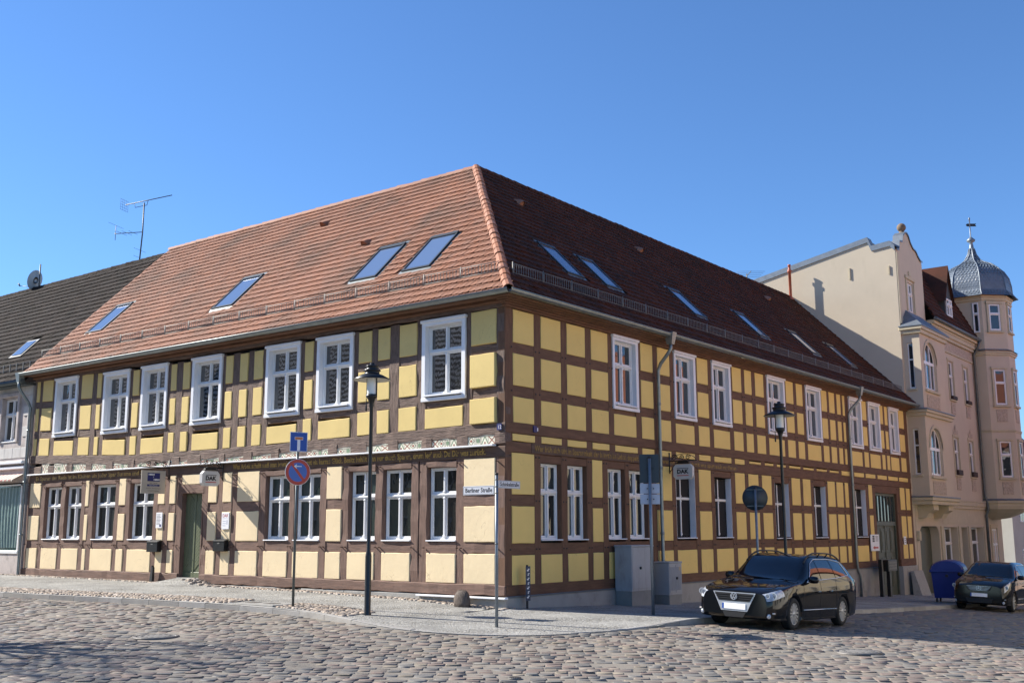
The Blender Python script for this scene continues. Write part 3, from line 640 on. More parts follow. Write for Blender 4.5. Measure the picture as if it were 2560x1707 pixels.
# corner post foot, painted frieze, drip ledge
FZ = [('a',285,380),('a',445,620),('a',690,870),('a',940,1130),('a',1215,1415),('a',1495,1700),('a',1775,1990),('b',0,85),('b',215,405),('b',465,660),('b',745,945),('b',1025,1220),('b',1305,1530),('b',1622,1772),('c',240,435),('c',520,735),('c',822,1045),('c',1140,1385)]
def fz_x(k, v):
    ox, oy, sc, yy = {'a': (50,900,.1913,1400), 'b': (450,820,.24228,1330), 'c': (850,740,.28061,1310)}[k]; return front(ox+sc*v, oy+sc*yy)[0]
prev = XL
for i, (k, a, b) in enumerate(FZ):
    x0, x1 = fz_x(k, a), fz_x(k, b)
    m = rough_beam('L', prev, x0, -.2, .03, 3.655, 3.915, .010, .02); m.build('beam_end', M['oldh'], house); prev = x1
    z0, z1 = 3.655, 3.885+sag((x0+x1)/2)
    m = MB(); wbox(m, 'L', x0, x1, -.2, .004, z0, z1+.03); p = m.build('painted_panel', M['frieze'], house)
    red = MB(); grn = MB(); lin = MB(); n = max(2, int((x1-x0)/.2)); w_ = (x1-x0)/n; zc = (z0+z1)/2; hz = (z1-z0)/2-.015
    def bar(mb, xa, za, xb, zb, t, d=.0065):
        L_ = math.hypot(xb-xa, zb-za); nx, nz = -(zb-za)/L_*t/2, (xb-xa)/L_*t/2
        mb.add([(xa+nx,-d,za+nz),(xb+nx,-d,zb+nz),(xb-nx,-d,zb-nz),(xa-nx,-d,za-nz)], [(0,1,2,3)])
    for q in range(n):
        xa = x0+q*w_; xb = xa+w_; xm = (xa+xb)/2; st = (i+q) % 4
        if st == 0: bar(red,xa,zc-hz,xb,zc+hz,.022); bar(red,xa,zc+hz,xb,zc-hz,.022,.0072)
        elif st == 1:
            for s_ in (-1,1): bar(lin,xm,zc+s_*hz,xa+.01,zc,.014,.0064+.0004*s_); bar(lin,xm,zc+s_*hz,xb-.01,zc,.014,.0076+.0004*s_)
            bar(red,xm-.03,zc,xm+.03,zc,.05,.0085)
        elif st == 2:
            for kx in (.2,.5,.8): bar(lin,xa+w_*kx,zc-hz,xa+w_*kx,zc+hz,.014)
            bar(grn,xa+w_*.3,zc,xa+w_*.7,zc,.09,.0078)
        else:
            bar(grn,xa,zc-hz,xm,zc+hz,.02); bar(grn,xm,zc+hz,xb,zc-hz,.02,.0072); bar(red,xm-.02,zc-hz*.6,xm+.02,zc-hz*.6,.04,.008)
        bar(lin,xb-.004,zc-hz,xb-.004,zc+hz,.008,.009)
    for s_ in (-1,1): bar(lin,x0,zc+s_*hz,x1,zc+s_*hz,.012,.0095)
    for nm, mb, mt in (('red_ornament',red,M['frz_red']),('green_ornament',grn,M['frz_green']),('ornament_lines',lin,M['frz_brown'])):
        if mb.v: mb.build(nm, mt, p, fix=False)
m = rough_beam('L', prev, .006, -.2, .02, 3.655, 3.915, .01, .02); m.build('beam_end', M['oldh'], house)
m = MB()
for a, b in ((XL+.1,-15.2),(-15.19,-8.6),(-8.59,-.26)): m.box(a, b, -.15, .0, 3.615, 3.655, 0, .01)
m.build('drip_ledge', M['white2'], house)
# inscriptions
def inscribe(wall, body, a, z, size, width, mt, d):
    me = text_mesh(body, size, mt, .001, fit=width, shear=.0, bold=.006)
    o = link('inscription', me, house); o.location = on_front(a, d, z) if wall == 'L' else on_side(a, d, z); o.rotation_euler = (PI/2,0,0) if wall == 'L' else (PI/2,0,PI/2)
inscribe('L', 'Es Sparen der Rede ist im Kleinen ein jeder Spar Summe und Sein', -20.6, 3.43, .19, 6.6, M['gold'], .034)
inscribe('L', 'Was Arbeit schafft muß man bewahren, Verdienst ein kurzes Glück. Besitz behält man nur durch Sparen, drum leg\u2019 auch Du Dir was zurück.', -9.85, 3.43, .20, 9.3, M['gold'], .034)
inscribe('R', 'Wer früh sich übt in Sparsamkeit der bringt\u2019s im Leben doppelt weit!', 1.12, 3.55, .20, 5.2, M['gold_d'], .024)
inscribe('R', 'wer verdient haben mit was spart auch verdienen', 7.2, 3.55, .18, 4.7, M['gold_d'], .024)
m = MB(); m.box(-.0, .0165, 1.0, 6.75, 3.495, 3.728); m.build('inscription_board', M['textbeam'], house); m = MB(); m.box(.0, .0165, 6.95, 12.0, 3.495, 3.728); m.build('inscription_board', M['textbeam'], house)
# wooden pegs
m = MB()
for a in [p for c in LL for p in (c[0]-.07, c[1]+.07)]:
    for z in (1.28, 3.27): m.box(a-.012, a+.012, -.075, 0, z-.012, z+.012)
stuff(m.build('wooden_pegs', M['textbeam'], house))
m = MB()
for cs_, zs_ in ((RL,(1.25,2.37,3.40)),(RU,(4.92,5.96))):
    for a in [p for c in cs_ for p in (c[0]-.07, c[1]+.07)]:
        for z in zs_: m.box(-.01, .016, a-.018, a+.018, z-.018, z+.018)
stuff(m.build('wooden_pegs', M['blackm'], house))
# backing wall, plinth
m = MB(); m.box(XL, -.2, .2, .3, .1, 7.05); m.box(-.3, -.2, .3, YR, -1.2, 7.05); m.build('inner_wall', M['dark'], house)
def plinth(name, pts, wall, top, dd, mt, zf):
    m = MB(); P = on_front if wall == 'L' else on_side; vs = []
    for a in pts:
        zb = zf(a)-.25
        vs += [P(a,-.2,zb),P(a,dd,zb),P(a,dd,top-.02),P(a,dd-.02,top),P(a,-.2,top)]
    n = len(pts); fs = [(i*5+k,i*5+(k+1) % 5,(i+1)*5+(k+1) % 5,(i+1)*5+k) for i in range(n-1) for k in range(5)]+[(0,1,2,3,4),tuple((n-1)*5+k for k in range(5))[::-1]]
    m.add(vs, fs); return m.build(name, mt, house)
for a, b in ((XL,-18.5),(-18.5,-15.6),(-15.6,-12.24),(-11.2,-9.2),(-9.2,-7.62),(-6.82,-5.2),(-5.2,-2.6)):
    plinth('plinth', [a+.002,(a+b)/2,b-.002], 'L', .205+rng.uniform(-.01,.01), .035+rng.uniform(0,.012), M['plinth'], lambda a_: pave_z(a_,0))
m = MB(); m.box(-7.62,-6.82,-.03,.1,-.2,.06,0,.01); m.build('plinth', M['plinth'], house)
m = MB(); m.box(-7.62,-6.82,.02,.1,.06,.205); m.build('cellar_recess', M['dark'], house)
m = MB(); 
for k in range(6): m.box(-7.55,-6.88,-.02,.0,.07+k*.02,.078+k*.02)
m.box(-7.56,-7.52,-.022,.01,.06,.2); m.box(-6.92,-6.88,-.022,.01,.06,.2); m.build('cellar_grille', M['galv'], house)
plinth('plinth', [-2.6,-1.3,.066], 'L', .15, .07, M['plinth'], lambda a_: pave_z(a_,0))
m = MB(); m.box(-2.62,.104,-.16,-.022,.15,.195,0,.012); m.build('plinth_ledge', M['white2'], house)
plinth('plinth', [.0,3,6,9,12,15,18,21,24.5], 'R', .19, .07, M['plinth'], lambda a_: pave_z(0,a_)); plinth('plinth', [27.3,28.3,YR], 'R', .155, .07, M['plinth'], lambda a_: pave_z(0,a_))
M['slate'] = mat('slate_grey_ledge', (.16,.185,.20), .6, .1, 5)
m = MB(); m.box(0,.10,-.02,24.5,.19,.212,0,.01); m.build('plinth_ledge', M['slate'], house)
# ---- front door with herringbone boards
d0, d1 = -12.27, -11.21
m = rough_beam('L', d0-.02, d1+.02, -.2, .008, 2.79, 3.06, .006, .012); m.build('door_lintel', M['lowh'], house)
panel('L', d0+.02, d1-.02, 3.06, 3.35, M['plaster_lo'])
dm = MB(); dm.box(d0, d1, .16, .21, .33, 2.79); door = dm.build('door', M['door_green'], house)
for s0, s1, sg_ in ((d0+.06,(d0+d1)/2-.03,1),((d0+d1)/2+.03,d1-.06,-1)):
    zz = .55
    while zz < 2.72:
        # boards run as chevrons in two leaves
        mm = MB(); w2 = s1-s0; xm = (s0+s1)/2; h = .105
        for xa, xb, sl_ in ((s0,xm-.004,1),(xm+.004,s1,-1)):
            rise = (xb-xa)*.95; za, zb = (zz, zz+rise) if sl_ == 1 else (zz+rise, zz)
            if max(za,zb)+h < 2.76:
                mm.add([(xa,.146,za),(xb,.146,zb),(xb,.146,zb+h-.010),(xa,.146,za+h-.010),(xa,.165,za-.004),(xb,.165,zb-.004),(xb,.165,zb+h-.004),(xa,.165,za+h-.004)], [(0,1,2,3),(0,4,5,1),(3,2,6,7),(0,3,7,4),(1,5,6,2)])
        if mm.v: mm.build('chevron_board', M['door_green'], door)
        zz += h
mm = MB(); mm.box(d0+.04,d1-.04,.135,.17,.36,.52,0,.01); mm.box((d0+d1)/2-.035,(d0+d1)/2+.035,.13,.17,.36,2.76,0,.01); mm.build('door_rail', M['door_green'], door)
mm = MB(); mm.box(d0,d0+.05,.0,.18,.33,2.79); mm.box(d1-.05,d1,.0,.18,.33,2.79); mm.build('door_jamb', M['lowv'], house)
mm = MB(); mm.box(d0+.02,d1-.02,-.06,.2,.1,.36,0,.01); mm.build('threshold', M['plinth'], house)
# ---- carriage gate in the shaded front
d0, d1 = 24.6, 27.25
m = rough_beam('R', d0-.02, d1+.02, -.2, -.004, 3.18, 3.475, .003, .01); m.build('door_lintel', M['sideh'], house)
gz = pave_z(0,26)
dm = MB(); dm.box(-.22,-.17,d0,d1,gz-.1,3.18); gate = dm.build('gate', M['door_green2'], house)
mm = MB(); mm.box(-.2,-.10,d0,d0+.10,gz,3.18); mm.box(-.2,-.10,d1-.10,d1,gz,3.18); mm.box(-.2,-.10,d0+.1,d1-.1,3.08,3.18); mm.box(-.2,-.09,d0+.1,d1-.1,1.85,2.02,0,.01); mm.build('gate_frame', M['door_green2'], gate)
for k in range(6):
    a = d0+.12+k*(d1-d0-.24)/6
    mm = MB(); mm.box(-.165,-.162,a+.02,a+(d1-d0-.24)/6-.02,2.04,3.06); mm.build('pane', M['pane_side'], gate)
    mm = MB(); mm.box(-.165,-.12,a-.02,a+.02,2.03,3.07); mm.build('glazing_bar', M['door_green2'], gate)
for k in range(4):
    a = d0+.16+k*(d1-d0-.32)/4; w_ = (d1-d0-.32)/4
    for z0_, z1_ in ((.75,1.75),(-.65,.55)):
        z0_ = max(z0_, gz+.15)
        mm = MB(); mm.box(-.168,-.145,a+.05,a+w_-.05,z0_,z1_,0,.012); mm.box(-.146,-.128,a+.13,a+w_-.13,z0_+.12,z1_-.12,0,.012); 
        if z0_ < 0: mm.add([(-.118,a+w_/2,(z0_+z1_)/2),(-.127,a+w_/2-.12,(z0_+z1_)/2),(-.127,a+w_/2,(z0_+z1_)/2+.3),(-.127,a+w_/2+.12,(z0_+z1_)/2),(-.127,a+w_/2,(z0_+z1_)/2-.3)], [(0,1,2),(0,2,3),(0,3,4),(0,4,1)])
        mm.build('gate_panel', M['door_green2'], gate)
mm = MB(); mm.box(-.168,-.13,(d0+d1)/2-.03,(d0+d1)/2+.03,gz,1.85,0,.01); mm.build('gate_rail', M['door_green2'], gate)

# ================================================================== roof
OV, ZE = .45, 7.2
RD = 5.2; ZR = ZE+OV+RD
m = MB()
vs = [(XL,-OV,ZE-.06),(OV,-OV,ZE-.06),(OV,YR,ZE-.06),(XL,RD,ZR-.06),(-RD,RD,ZR-.06),(-RD,YR,ZR-.06),(XL,10.6,ZE),(-10.9,10.6,ZE),(-10.9,YR,ZE)]
m.add(vs, [(0,1,4,3),(1,2,5,4),(3,4,7,6),(4,5,8,7)]); roof = ROOF = m.build('roof', M['deck'], house, fix=False)
def tile_base(w, lg, th=.030, seg=6):
    """plain clay tile with a rounded lower edge: x across, y up the slope, z out"""
    top = [(-w/2,lg,0),(w/2,lg,0)]; arc = []
    for k in range(seg+1):
        t = PI*k/seg; arc.append((w/2*math.cos(t), .045*(1-math.sin(t)), .052))
    vs = top+[(p[0],p[1],p[2]) for p in arc]+[(p[0],p[1],p[2]-th) for p in arc]
    n = seg+1; fs = [tuple([0]+[2+n-1-k for k in range(n)][::1]+[1])]
    fs = [(1,0)+tuple(2+n-1-k for k in range(n))]
    fs += [(2+k+1,2+k,2+n+k,2+n+k+1) for k in range(n-1)]
    return np.array(vs), fs
def lay_tiles(frame, cols, W, EXP, fits, mt_one, mt_all, count, cname, roof=None, slope_len=8.05):
    roof = roof or ROOF
    """frame: origin, along, up, normal. crown bond: two staggered layers on each batten"""
    O, A_, U_, N_ = [np.array(q, float) for q in frame]
    bv, bf = tile_base(W-.004, EXP+.07); T = []
    rows_ = int(slope_len/EXP)+1
    for r in range(rows_):
        for ly in (0,1):
            for c in range(cols):
                a = (c+.5+(.5 if ly else 0)+(.25 if r % 2 else 0))*W; s_ = r*EXP-.03+(.0 if ly == 0 else .058)
                T.append((a, s_, .012+.022*ly+rng.normal(0,.003), rng.normal(0,.006), rng.normal(0,.004)))
    T = np.array(T); P = O+A_*T[:,:1]+U_*(T[:,1:2]+.12); T = T[fits(P, T)]
    n = len(T)
    ca, sa = np.cos(T[:,3]), np.sin(T[:,3])
    V = np.zeros((n,len(bv),3))
    x = bv[None,:,0]*ca[:,None]-bv[None,:,1]*sa[:,None]; y = bv[None,:,0]*sa[:,None]+bv[None,:,1]*ca[:,None]
    V = O+A_*(T[:,0,None]+x)[...,None]+U_*(T[:,1,None]+T[:,4,None]+y)[...,None]+N_*(T[:,2,None]+bv[None,:,2])[...,None]
    cen = V.mean(1); d = np.linalg.norm(cen-CAM, axis=1); pr = np.array([project(c) for c in cen])
    vis = (pr[:,0] > 0)&(pr[:,0] < 2560); order = np.argsort(np.where(vis, d, 1e6)); near, rest = order[:count], order[count:]
    base = MB(); base.add(bv, bf); bme = base.mesh('roof_tile', mt_one)
    R3 = Matrix([[A_[i],U_[i],N_[i]] for i in range(3)])
    for i in near:
        o = bpy.data.objects.new('roof_tile', bme); COL.objects.link(o); o.parent = roof
        o.matrix_local = Matrix.Translation(Vector(O+A_*T[i,0]+U_*(T[i,1]+T[i,4])+N_*T[i,2])) @ (R3 @ Matrix.Rotation(T[i,3],3,'Z')).to_4x4()
    k = len(bv); me = bpy.data.meshes.new(cname); F = [tuple(q+k*j for q in f) for j in range(len(rest)) for f in bf]
    me.from_pydata(V[rest].reshape(-1,3).tolist(), [], F); me.materials.append(mt_all); o = link(cname, me, roof); stuff(o)
    return n
S2 = math.sqrt(.5)
SKL = [(-19.65,.92),(-12.35,.85),(-6.12,.82),(-4.12,.80)]          # left edge x, lower edge y on the sunny slope
SKW, SKH = 1.02, 1.22
SKR = [3.82,5.78,11.08,15.98,20.78,24.82]                           # near edge y on the shaded slope
def fits_L(P, T):
    ok = (P[:,0] < -P[:,1]-.05) & (P[:,1] < RD-.02) & (P[:,0] > XL+.05)
    for sx, sy in SKL: ok &= ~((P[:,0] > sx-.08)&(P[:,0] < sx+SKW+.08)&(P[:,1] > sy-.06)&(P[:,1] < sy+SKH+.05))
    return ok
def fits_R(P, T):
    ok = (P[:,1] > -P[:,0]+.05) & (P[:,0] > -RD+.02) & (P[:,1] < YR-.1)
    for sy in SKR: ok &= ~((P[:,1] > sy-.06)&(P[:,1] < sy+.9)&(P[:,0] < -.84)&(P[:,0] > -1.98))
    return ok
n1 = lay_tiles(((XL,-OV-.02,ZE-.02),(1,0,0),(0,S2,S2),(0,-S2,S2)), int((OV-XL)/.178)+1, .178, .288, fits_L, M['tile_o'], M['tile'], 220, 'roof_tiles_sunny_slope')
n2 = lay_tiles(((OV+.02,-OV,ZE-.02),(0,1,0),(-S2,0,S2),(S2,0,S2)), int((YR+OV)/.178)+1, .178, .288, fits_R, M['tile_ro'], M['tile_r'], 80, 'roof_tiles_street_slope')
print('tiles', n1, n2)
def cap_tile(mb, p0, p1, r0, r1, side_n, up_n):
    p0, p1, side_n, up_n = map(lambda q: np.array(q, float), (p0,p1,side_n,up_n)); vs = []; n = 7
    for p, r in ((p0,r0),(p1,r1)):
        for q in (1.0,.86):
            for k in range(n):
                t = PI*k/(n-1); vs.append(p+side_n*math.cos(t)*r*q+up_n*(math.sin(t)*r*q-.05))
    f = [(k,k+1,2*n+k+1,2*n+k) for k in range(n-1)]+[(n+k,k,k+1,n+k+1)[::-1] for k in range(n-1)]+[(2*n+k,2*n+k+1,3*n+k+1,3*n+k) for k in range(n-1)]
    mb.add(vs, f, 0, False)
def cap_row(p0, p1, side_n, up_n, r, mt, name, step=.36, roof=None):
    roof = roof or ROOF
    p0, p1 = np.array(p0,float), np.array(p1,float); L_ = np.linalg.norm(p1-p0); k = int(L_/step); e = (p1-p0)/L_
    for i in range(k):
        a = p0+e*(i*L_/k-.03); b = p0+e*((i+1)*L_/k+.02); mb = MB(); wv = rng.normal(0,.006,3)
        cap_tile(mb, a+wv, b+wv*.5, r*1.13, r*.97, side_n, up_n); mb.build(name, mt, roof, fix=False)
cap_row((XL,RD,ZR+.02), (-RD-.05,RD,ZR+.02), (0,1,0), (0,0,1), .12, M['hip'], 'ridge_tile')
hu = np.array([S2*.577*1.0,-S2*.577,.816]); hu = np.array([.408,-.408,.816]); hs = np.array([S2,S2,0])
cap_row((OV,-OV,ZE+.03), (-RD,RD,ZR+.06), hs, hu, .125, M['hip'], 'hip_tile', .34)
cap_row((-RD,RD+.1,ZR+.02), (-RD,YR,ZR+.02), (1,0,0), (0,0,1), .12, M['tile_ro'], 'ridge_tile')
# ---- skylights
M['sky_frame'] = mat('dark_grey_aluminium', (.06,.065,.065), .4, .1, 8, metal=.5)
def skylight(frame, w_, h_):
    O, A_, U_, N_ = [Vector(q) for q in frame]
    R3 = Matrix([[A_[i],U_[i],N_[i]] for i in range(3)]).to_4x4(); mw = Matrix.Translation(O) @ R3; h_ *= math.sqrt(2)
    def put(name, mb, mt, parent, world=True):
        o = mb.build(name, mt, parent)
        if world: o.matrix_local = mw
        return o
    m = MB(); f = .07
    m.box(0,w_,0,f,.0,.09,0,.008); m.box(0,w_,h_-f*1.6,h_,.0,.10,0,.008); m.box(0,f,f,h_-f,.0,.085,0,.008); m.box(w_-f,w_,f,h_-f,.0,.085,0,.008)
    s_ = put('skylight', m, M['sky_frame'], house)
    g_ = MB(); g_.add([(f,f,.062),(w_-f,f,.062),(w_-f,h_-f,.062),(f,h_-f,.062)], [(0,1,2,3)]); put('pane', g_, M['pane_sky'], s_, False)
    l_ = MB(); l_.add([(-.06,-.16,.035),(w_+.06,-.16,.035),(w_+.06,.0,.05),(-.06,.0,.05)], [(0,1,2,3)]); l_.box(-.07,0,-.1,h_+.08,.01,.045); l_.box(w_,w_+.07,-.1,h_+.08,.01,.045); l_.box(-.07,w_+.07,h_,h_+.10,.01,.06); put('flashing', l_, M['zinc'], s_, False)
for sx, sy in SKL: skylight(((sx,sy,ZE+OV+sy+.01),(1,0,0),(0,S2,S2),(0,-S2,S2)), SKW, SKH)
for sy in SKR: skylight(((-.86,sy,ZE+OV+.86+.01),(0,1,0),(-S2,0,S2),(S2,0,S2)), .84, 1.06)
# ---- ventilation tiles
def vent(p, A_, U_, N_, mt):
    p, A_, U_, N_ = map(Vector, (p,A_,U_,N_)); m = MB(); vs = []; n = 7
    for s_, r, out in ((-.16,.13,.20),(.0,.12,.15),(.22,.07,.03)):
        for k in range(n):
            t = PI*k/(n-1); vs.append(p+A_*math.cos(t)*r+U_*s_+N_*(math.sin(t)*out+.03))
    m.add(vs, [(i*n+k,i*n+k+1,(i+1)*n+k+1,(i+1)*n+k) for i in range(2) for k in range(n-1)], 0, True)
    m.add([p+A_*math.cos(PI*k/6)*.118+U_*-.13+N_*(math.sin(PI*k/6)*.18+.02) for k in range(7)], [tuple(range(7))], 1); m.build('vent_tile', [mt, mt], house, fix=False)
for x, y in ((-10.75,4.1),(-7.15,2.5)): vent((x,y,ZE+OV+y), (1,0,0), (0,S2,S2), (0,-S2,S2), M['hip'])
for x, y in ((-3.85,5.55),(-3.84,12.6),(-4.0,23.75)): vent((x,y,ZE+OV-x), (0,1,0), (-S2,0,S2), (S2,0,S2), M['hip'])
# ---- snow guards
def guard(P, A_, L_, n_sec):
    P = Vector(P); A_ = Vector(A_); sec = L_/n_sec
    for k in range(n_sec):
        a = P+A_*(k*sec); m = MB(); n = int(sec/.095)
        for z in (.04,.27): m.tube([a+Vector((0,0,z)), a+A_*(sec-.02)+Vector((0,0,z))], .010, 5)
        for q in range(n):
            b = a+A_*(q+.5)*(sec/n); m.tube([b+Vector((0,0,.04)), b+Vector((0,0,.27))], .009, 4, caps=False)
        m.tube([a+Vector((0,0,-.06)), a+Vector((0,0,.31))], .016, 5)
        m.build('snow_guard', M['galv'], house, fix=False)
guard((XL+.15,.05,ZE+OV+.12), (1,0,0), 20.75, 17); guard((-.03,.35,ZE+OV+.10), (0,1,0), 28.7, 23)
# ---- gutters and eaves boards
def gutter(p0, p1, outw, name):
    p0, p1, outw = Vector(p0), Vector(p1), Vector(outw); m = MB(); n = 9; L_ = (p1-p0).length; k = max(2, int(L_/1.9)); e = (p1-p0)/L_
    vs = []
    for r in (.095,.088):
        for p in (p0,p1):
            for q in range(n):
                t = PI*q/(n-1); vs.append(p+outw*(math.cos(t)*r)+Vector((0,0,-math.sin(t)*r)))
    fs = [(q,q+1,n+q+1,n+q) for q in range(n-1)]+[(2*n+q,3*n+q,3*n+q+1,2*n+q+1) for q in range(n-1)]
    m.add(vs, fs, 0, True); m.tube([p0+outw*.095, p1+outw*.095], .016, 6)
    for i in range(k+1):
        c = p0+e*(L_*i/k); ring = []
        for dd in (-.014,.014):
            for q in range(n): t = PI*q/(n-1); ring.append(c+e*dd+outw*(math.cos(t)*.101)+Vector((0,0,-math.sin(t)*.101)))
        m.add(ring, [(q,q+1,n+q+1,n+q) for q in range(n-1)], 0, True)
    m.build(name, M['zinc'], house, fix=False)
GZ = 7.17
gutter((XL-.1,-.52,GZ), (.52,-.52,GZ), (0,-1,0), 'gutter'); gutter((.52,-.52,GZ), (.52,YR+.05,GZ), (1,0,0), 'gutter')
m = MB(); m.box(XL,.44,-.44,.1,7.075,7.10); m.box(XL,.46,-.46,-.43,7.05,7.19); m.box(XL,.1,-.14,.0,6.99,7.075,0,.02); m.build('eaves_board', M['reddish'], house)
m = MB()
for k, (dx, z0_, z1_) in enumerate(((.07,6.90,6.955),(.12,6.955,7.0),(.20,7.0,7.03),(.30,7.03,7.055),(.44,7.055,7.09))): m.box(-.05, dx, -dx+.002, YR, z0_, z1_, 0, .012)
m.build('moulded_cornice', M['reddish'], house)
m = MB(); m.box(-.26,.02,-.035,.05,6.90,7.08,0,.01); m.build('corner_block', M['oldh'], house)
# ---- downpipes
def downpipe(pts, box_at, wall_n, name='downpipe'):
    m = MB(); m.tube(pts, .052, 10); box_at = Vector(box_at)
    m.add([box_at+Vector(q) for q in ((-.15,-.12,.16),(.15,-.12,.16),(.15,.12,.16),(-.15,.12,.16),(-.08,-.08,-.18),(.08,-.08,-.18),(.08,.08,-.18),(-.08,.08,-.18))], [(3,2,1,0),(4,5,6,7),(0,1,5,4),(1,2,6,5),(2,3,7,6),(3,0,4,7)])
    P = [Vector(p) for p in pts]
    for z in (5.2,3.4,1.6):
        for a, b in zip(P[:-1], P[1:]):
            if min(a.z,b.z) < z < max(a.z,b.z) and (a-b).length > 1: t = (z-a.z)/(b.z-a.z); c = a.lerp(b,t); m.tube([c+Vector((0,0,-.03)), c+Vector((0,0,.03))], .062, 10)
    m.build(name, M['zinc'], house, fix=False)
downpipe([(.52,6.98,6.95),(.52,6.98,6.75),(.42,6.96,6.6),(.20,6.95,6.35),(.11,6.95,6.15),(.11,6.95,.55),(.11,6.93,.35),(.13,6.80,.05),(.13,6.78,-.3)], (.52,6.98,7.06), None)
downpipe([(.52,22.0,6.95),(.52,22.0,6.75),(.42,21.95,6.6),(.20,21.85,6.35),(.11,21.8,6.15),(.11,21.8,.4),(.12,21.85,.15),(.16,21.95,-.05),(.16,21.95,-.9)], (.52,22.0,7.06), None)
downpipe([(-21.3,-.52,6.95),(-21.3,-.52,6.7),(-21.28,-.40,6.5),(-21.2,-.2,6.2),(-21.18,-.11,6.0),(-21.18,-.11,.3),(-21.18,-.11,.1)], (-21.3,-.5,7.05), None)
# ---- verge strip and red flue on the far end
m = MB(); vs = [(OV,YR-.02,ZE+.03),(OV,YR+.12,ZE+.03),(-RD,YR+.12,ZR+.03),(-RD,YR-.02,ZR+.03)]; m.add([(p[0],p[1],p[2]+.06) for p in vs]+vs, [(0,1,2,3),(4,5,1,0),(7,4,0,3)]); m.build('verge_flashing', M['lead'], house)
m = MB(); m.box(XL-.02,XL+.05,-OV,.0,ZE-.02,ZE+.03); vs = [(XL-.03,-OV,ZE),(XL+.05,-OV,ZE),(XL+.05,RD,ZR),(XL-.03,RD,ZR)]; m.add([(p[0],p[1],p[2]+.045) for p in vs], [(0,1,2,3)]); m.build('verge_flashing', M['hip'], house)
M['flue'] = mat('red_flue_paint', (.42,.10,.05), .45, .1, 6)
t = thing('flue_pipe', 'thin red flue pipe rising from the far end of the red roof', 'chimney pipe', (-5.0,28.9,ZE+OV+5.0))
m = MB(); m.lathe([(.07,-.3),(.07,1.35),(.10,1.36),(.10,1.48),(.06,1.50),(.06,1.68),(.075,1.69),(.075,1.75),(.0001,1.75)], 12); m.build('pipe', M['flue'], t)
m = MB(); m.lathe([(.20,-.02),(.12,.10),(.075,.16)], 12); m.build('collar', M['flue'], t)
# ================================================================== neighbouring houses
M['beige'] = ramp_on(mat('beige_house_render', (.56,.48,.36), .88, .06, .8, bump=.12, bscale=20), 1.1, .6, .8, (.45,.395,.28), .6, (1,1,.25))
M['beige_trim'] = mat('pale_beige_mouldings', (.53,.46,.315), .8, .08, 3)
M['relief'] = mat('ornament_relief', (.50,.41,.31), .85, .3, 9, bump=1.0, bscale=9, bdist=.06)
def holed_wall(wall, at, a0, a1, z0, z1, holes, th=.3):
    """flat wall with rectangular openings: at = outward position of its face"""
    As = sorted({a0, a1, *[h[0] for h in holes], *[h[1] for h in holes]}); Zs = sorted({z0, z1, *[h[2] for h in holes], *[h[3] for h in holes]}); m = MB()
    inh = lambda a, z: any(h[0] < a < h[1] and h[2] < z < h[3] for h in holes)
    for zi, (za, zb) in enumerate(zip(Zs[:-1], Zs[1:])):
        run = None
        for a, b in list(zip(As[:-1], As[1:]))+[(None,None)]:
            solid = a is not None and not inh((a+b)/2, (za+zb)/2)
            if solid: run = (run[0], b) if run else (a, b)
            elif run: wbox(m, wall, run[0], run[1], at-th, at, za, zb); run = None
    return m
bh = thing('beige_townhouse', 'beige three-storey town house with oriel, curved gable and slate domed corner tower', 'house', (0,36,0))
bh_in = Matrix.Translation((0,-36,0))
def bp(o): o.matrix_local = bh_in @ o.matrix_local; return o
def bb(m, name, mt, fix=True): return bp(m.build(name, mt, bh, fix=fix))
Y0, Y1 = YR+.03, 41.3
# party wall towards the yellow house, sunlit above its roof
m = MB(); prof = [(-14,-1.3),(-14,12.4),(-5.66,14.16),(-1.27,15.06),(-1.1,14.62),(-.24,14.72),(-.02,14.46),(-.02,-1.3)]; m.prism(prof, 'y', Y0, Y0+.35); bb(m, 'party_wall', M['beige'])
m = MB()
for (xa, za), (xb, zb) in zip(prof[1:6], prof[2:7]):
    vs = [(xa,Y0-.05,za-.10),(xb,Y0-.05,zb-.10),(xb,Y0-.05,zb+.16),(xa,Y0-.05,za+.16)]; vs += [(p[0],Y0+.5,p[2]) for p in vs]; m.add(vs, [(0,1,2,3),(3,2,6,7),(0,4,5,1),(4,7,6,5)])
bb(m, 'coping', M['lead'])
m = MB(); m.add([(-14,Y0+.3,12.5),(-5.66,Y0+.3,14.2),(-1.27,Y0+.3,15.1),(-1.27,44,15.1),(-5.66,44,14.2),(-14,44,12.5)], [(0,1,4,5),(1,2,3,4)]); bb(m, 'flat_roof', M['lead'])
for x_, y_, h_ in ((-2.2,13.6,.55),(-.35,13.5,.4)):
    m = MB(); m.box(x_-.03,x_+.03,Y0-.05,Y0,y_-h_/2,y_+h_/2); bb(m, 'wall_anchor', M['beige_trim'])
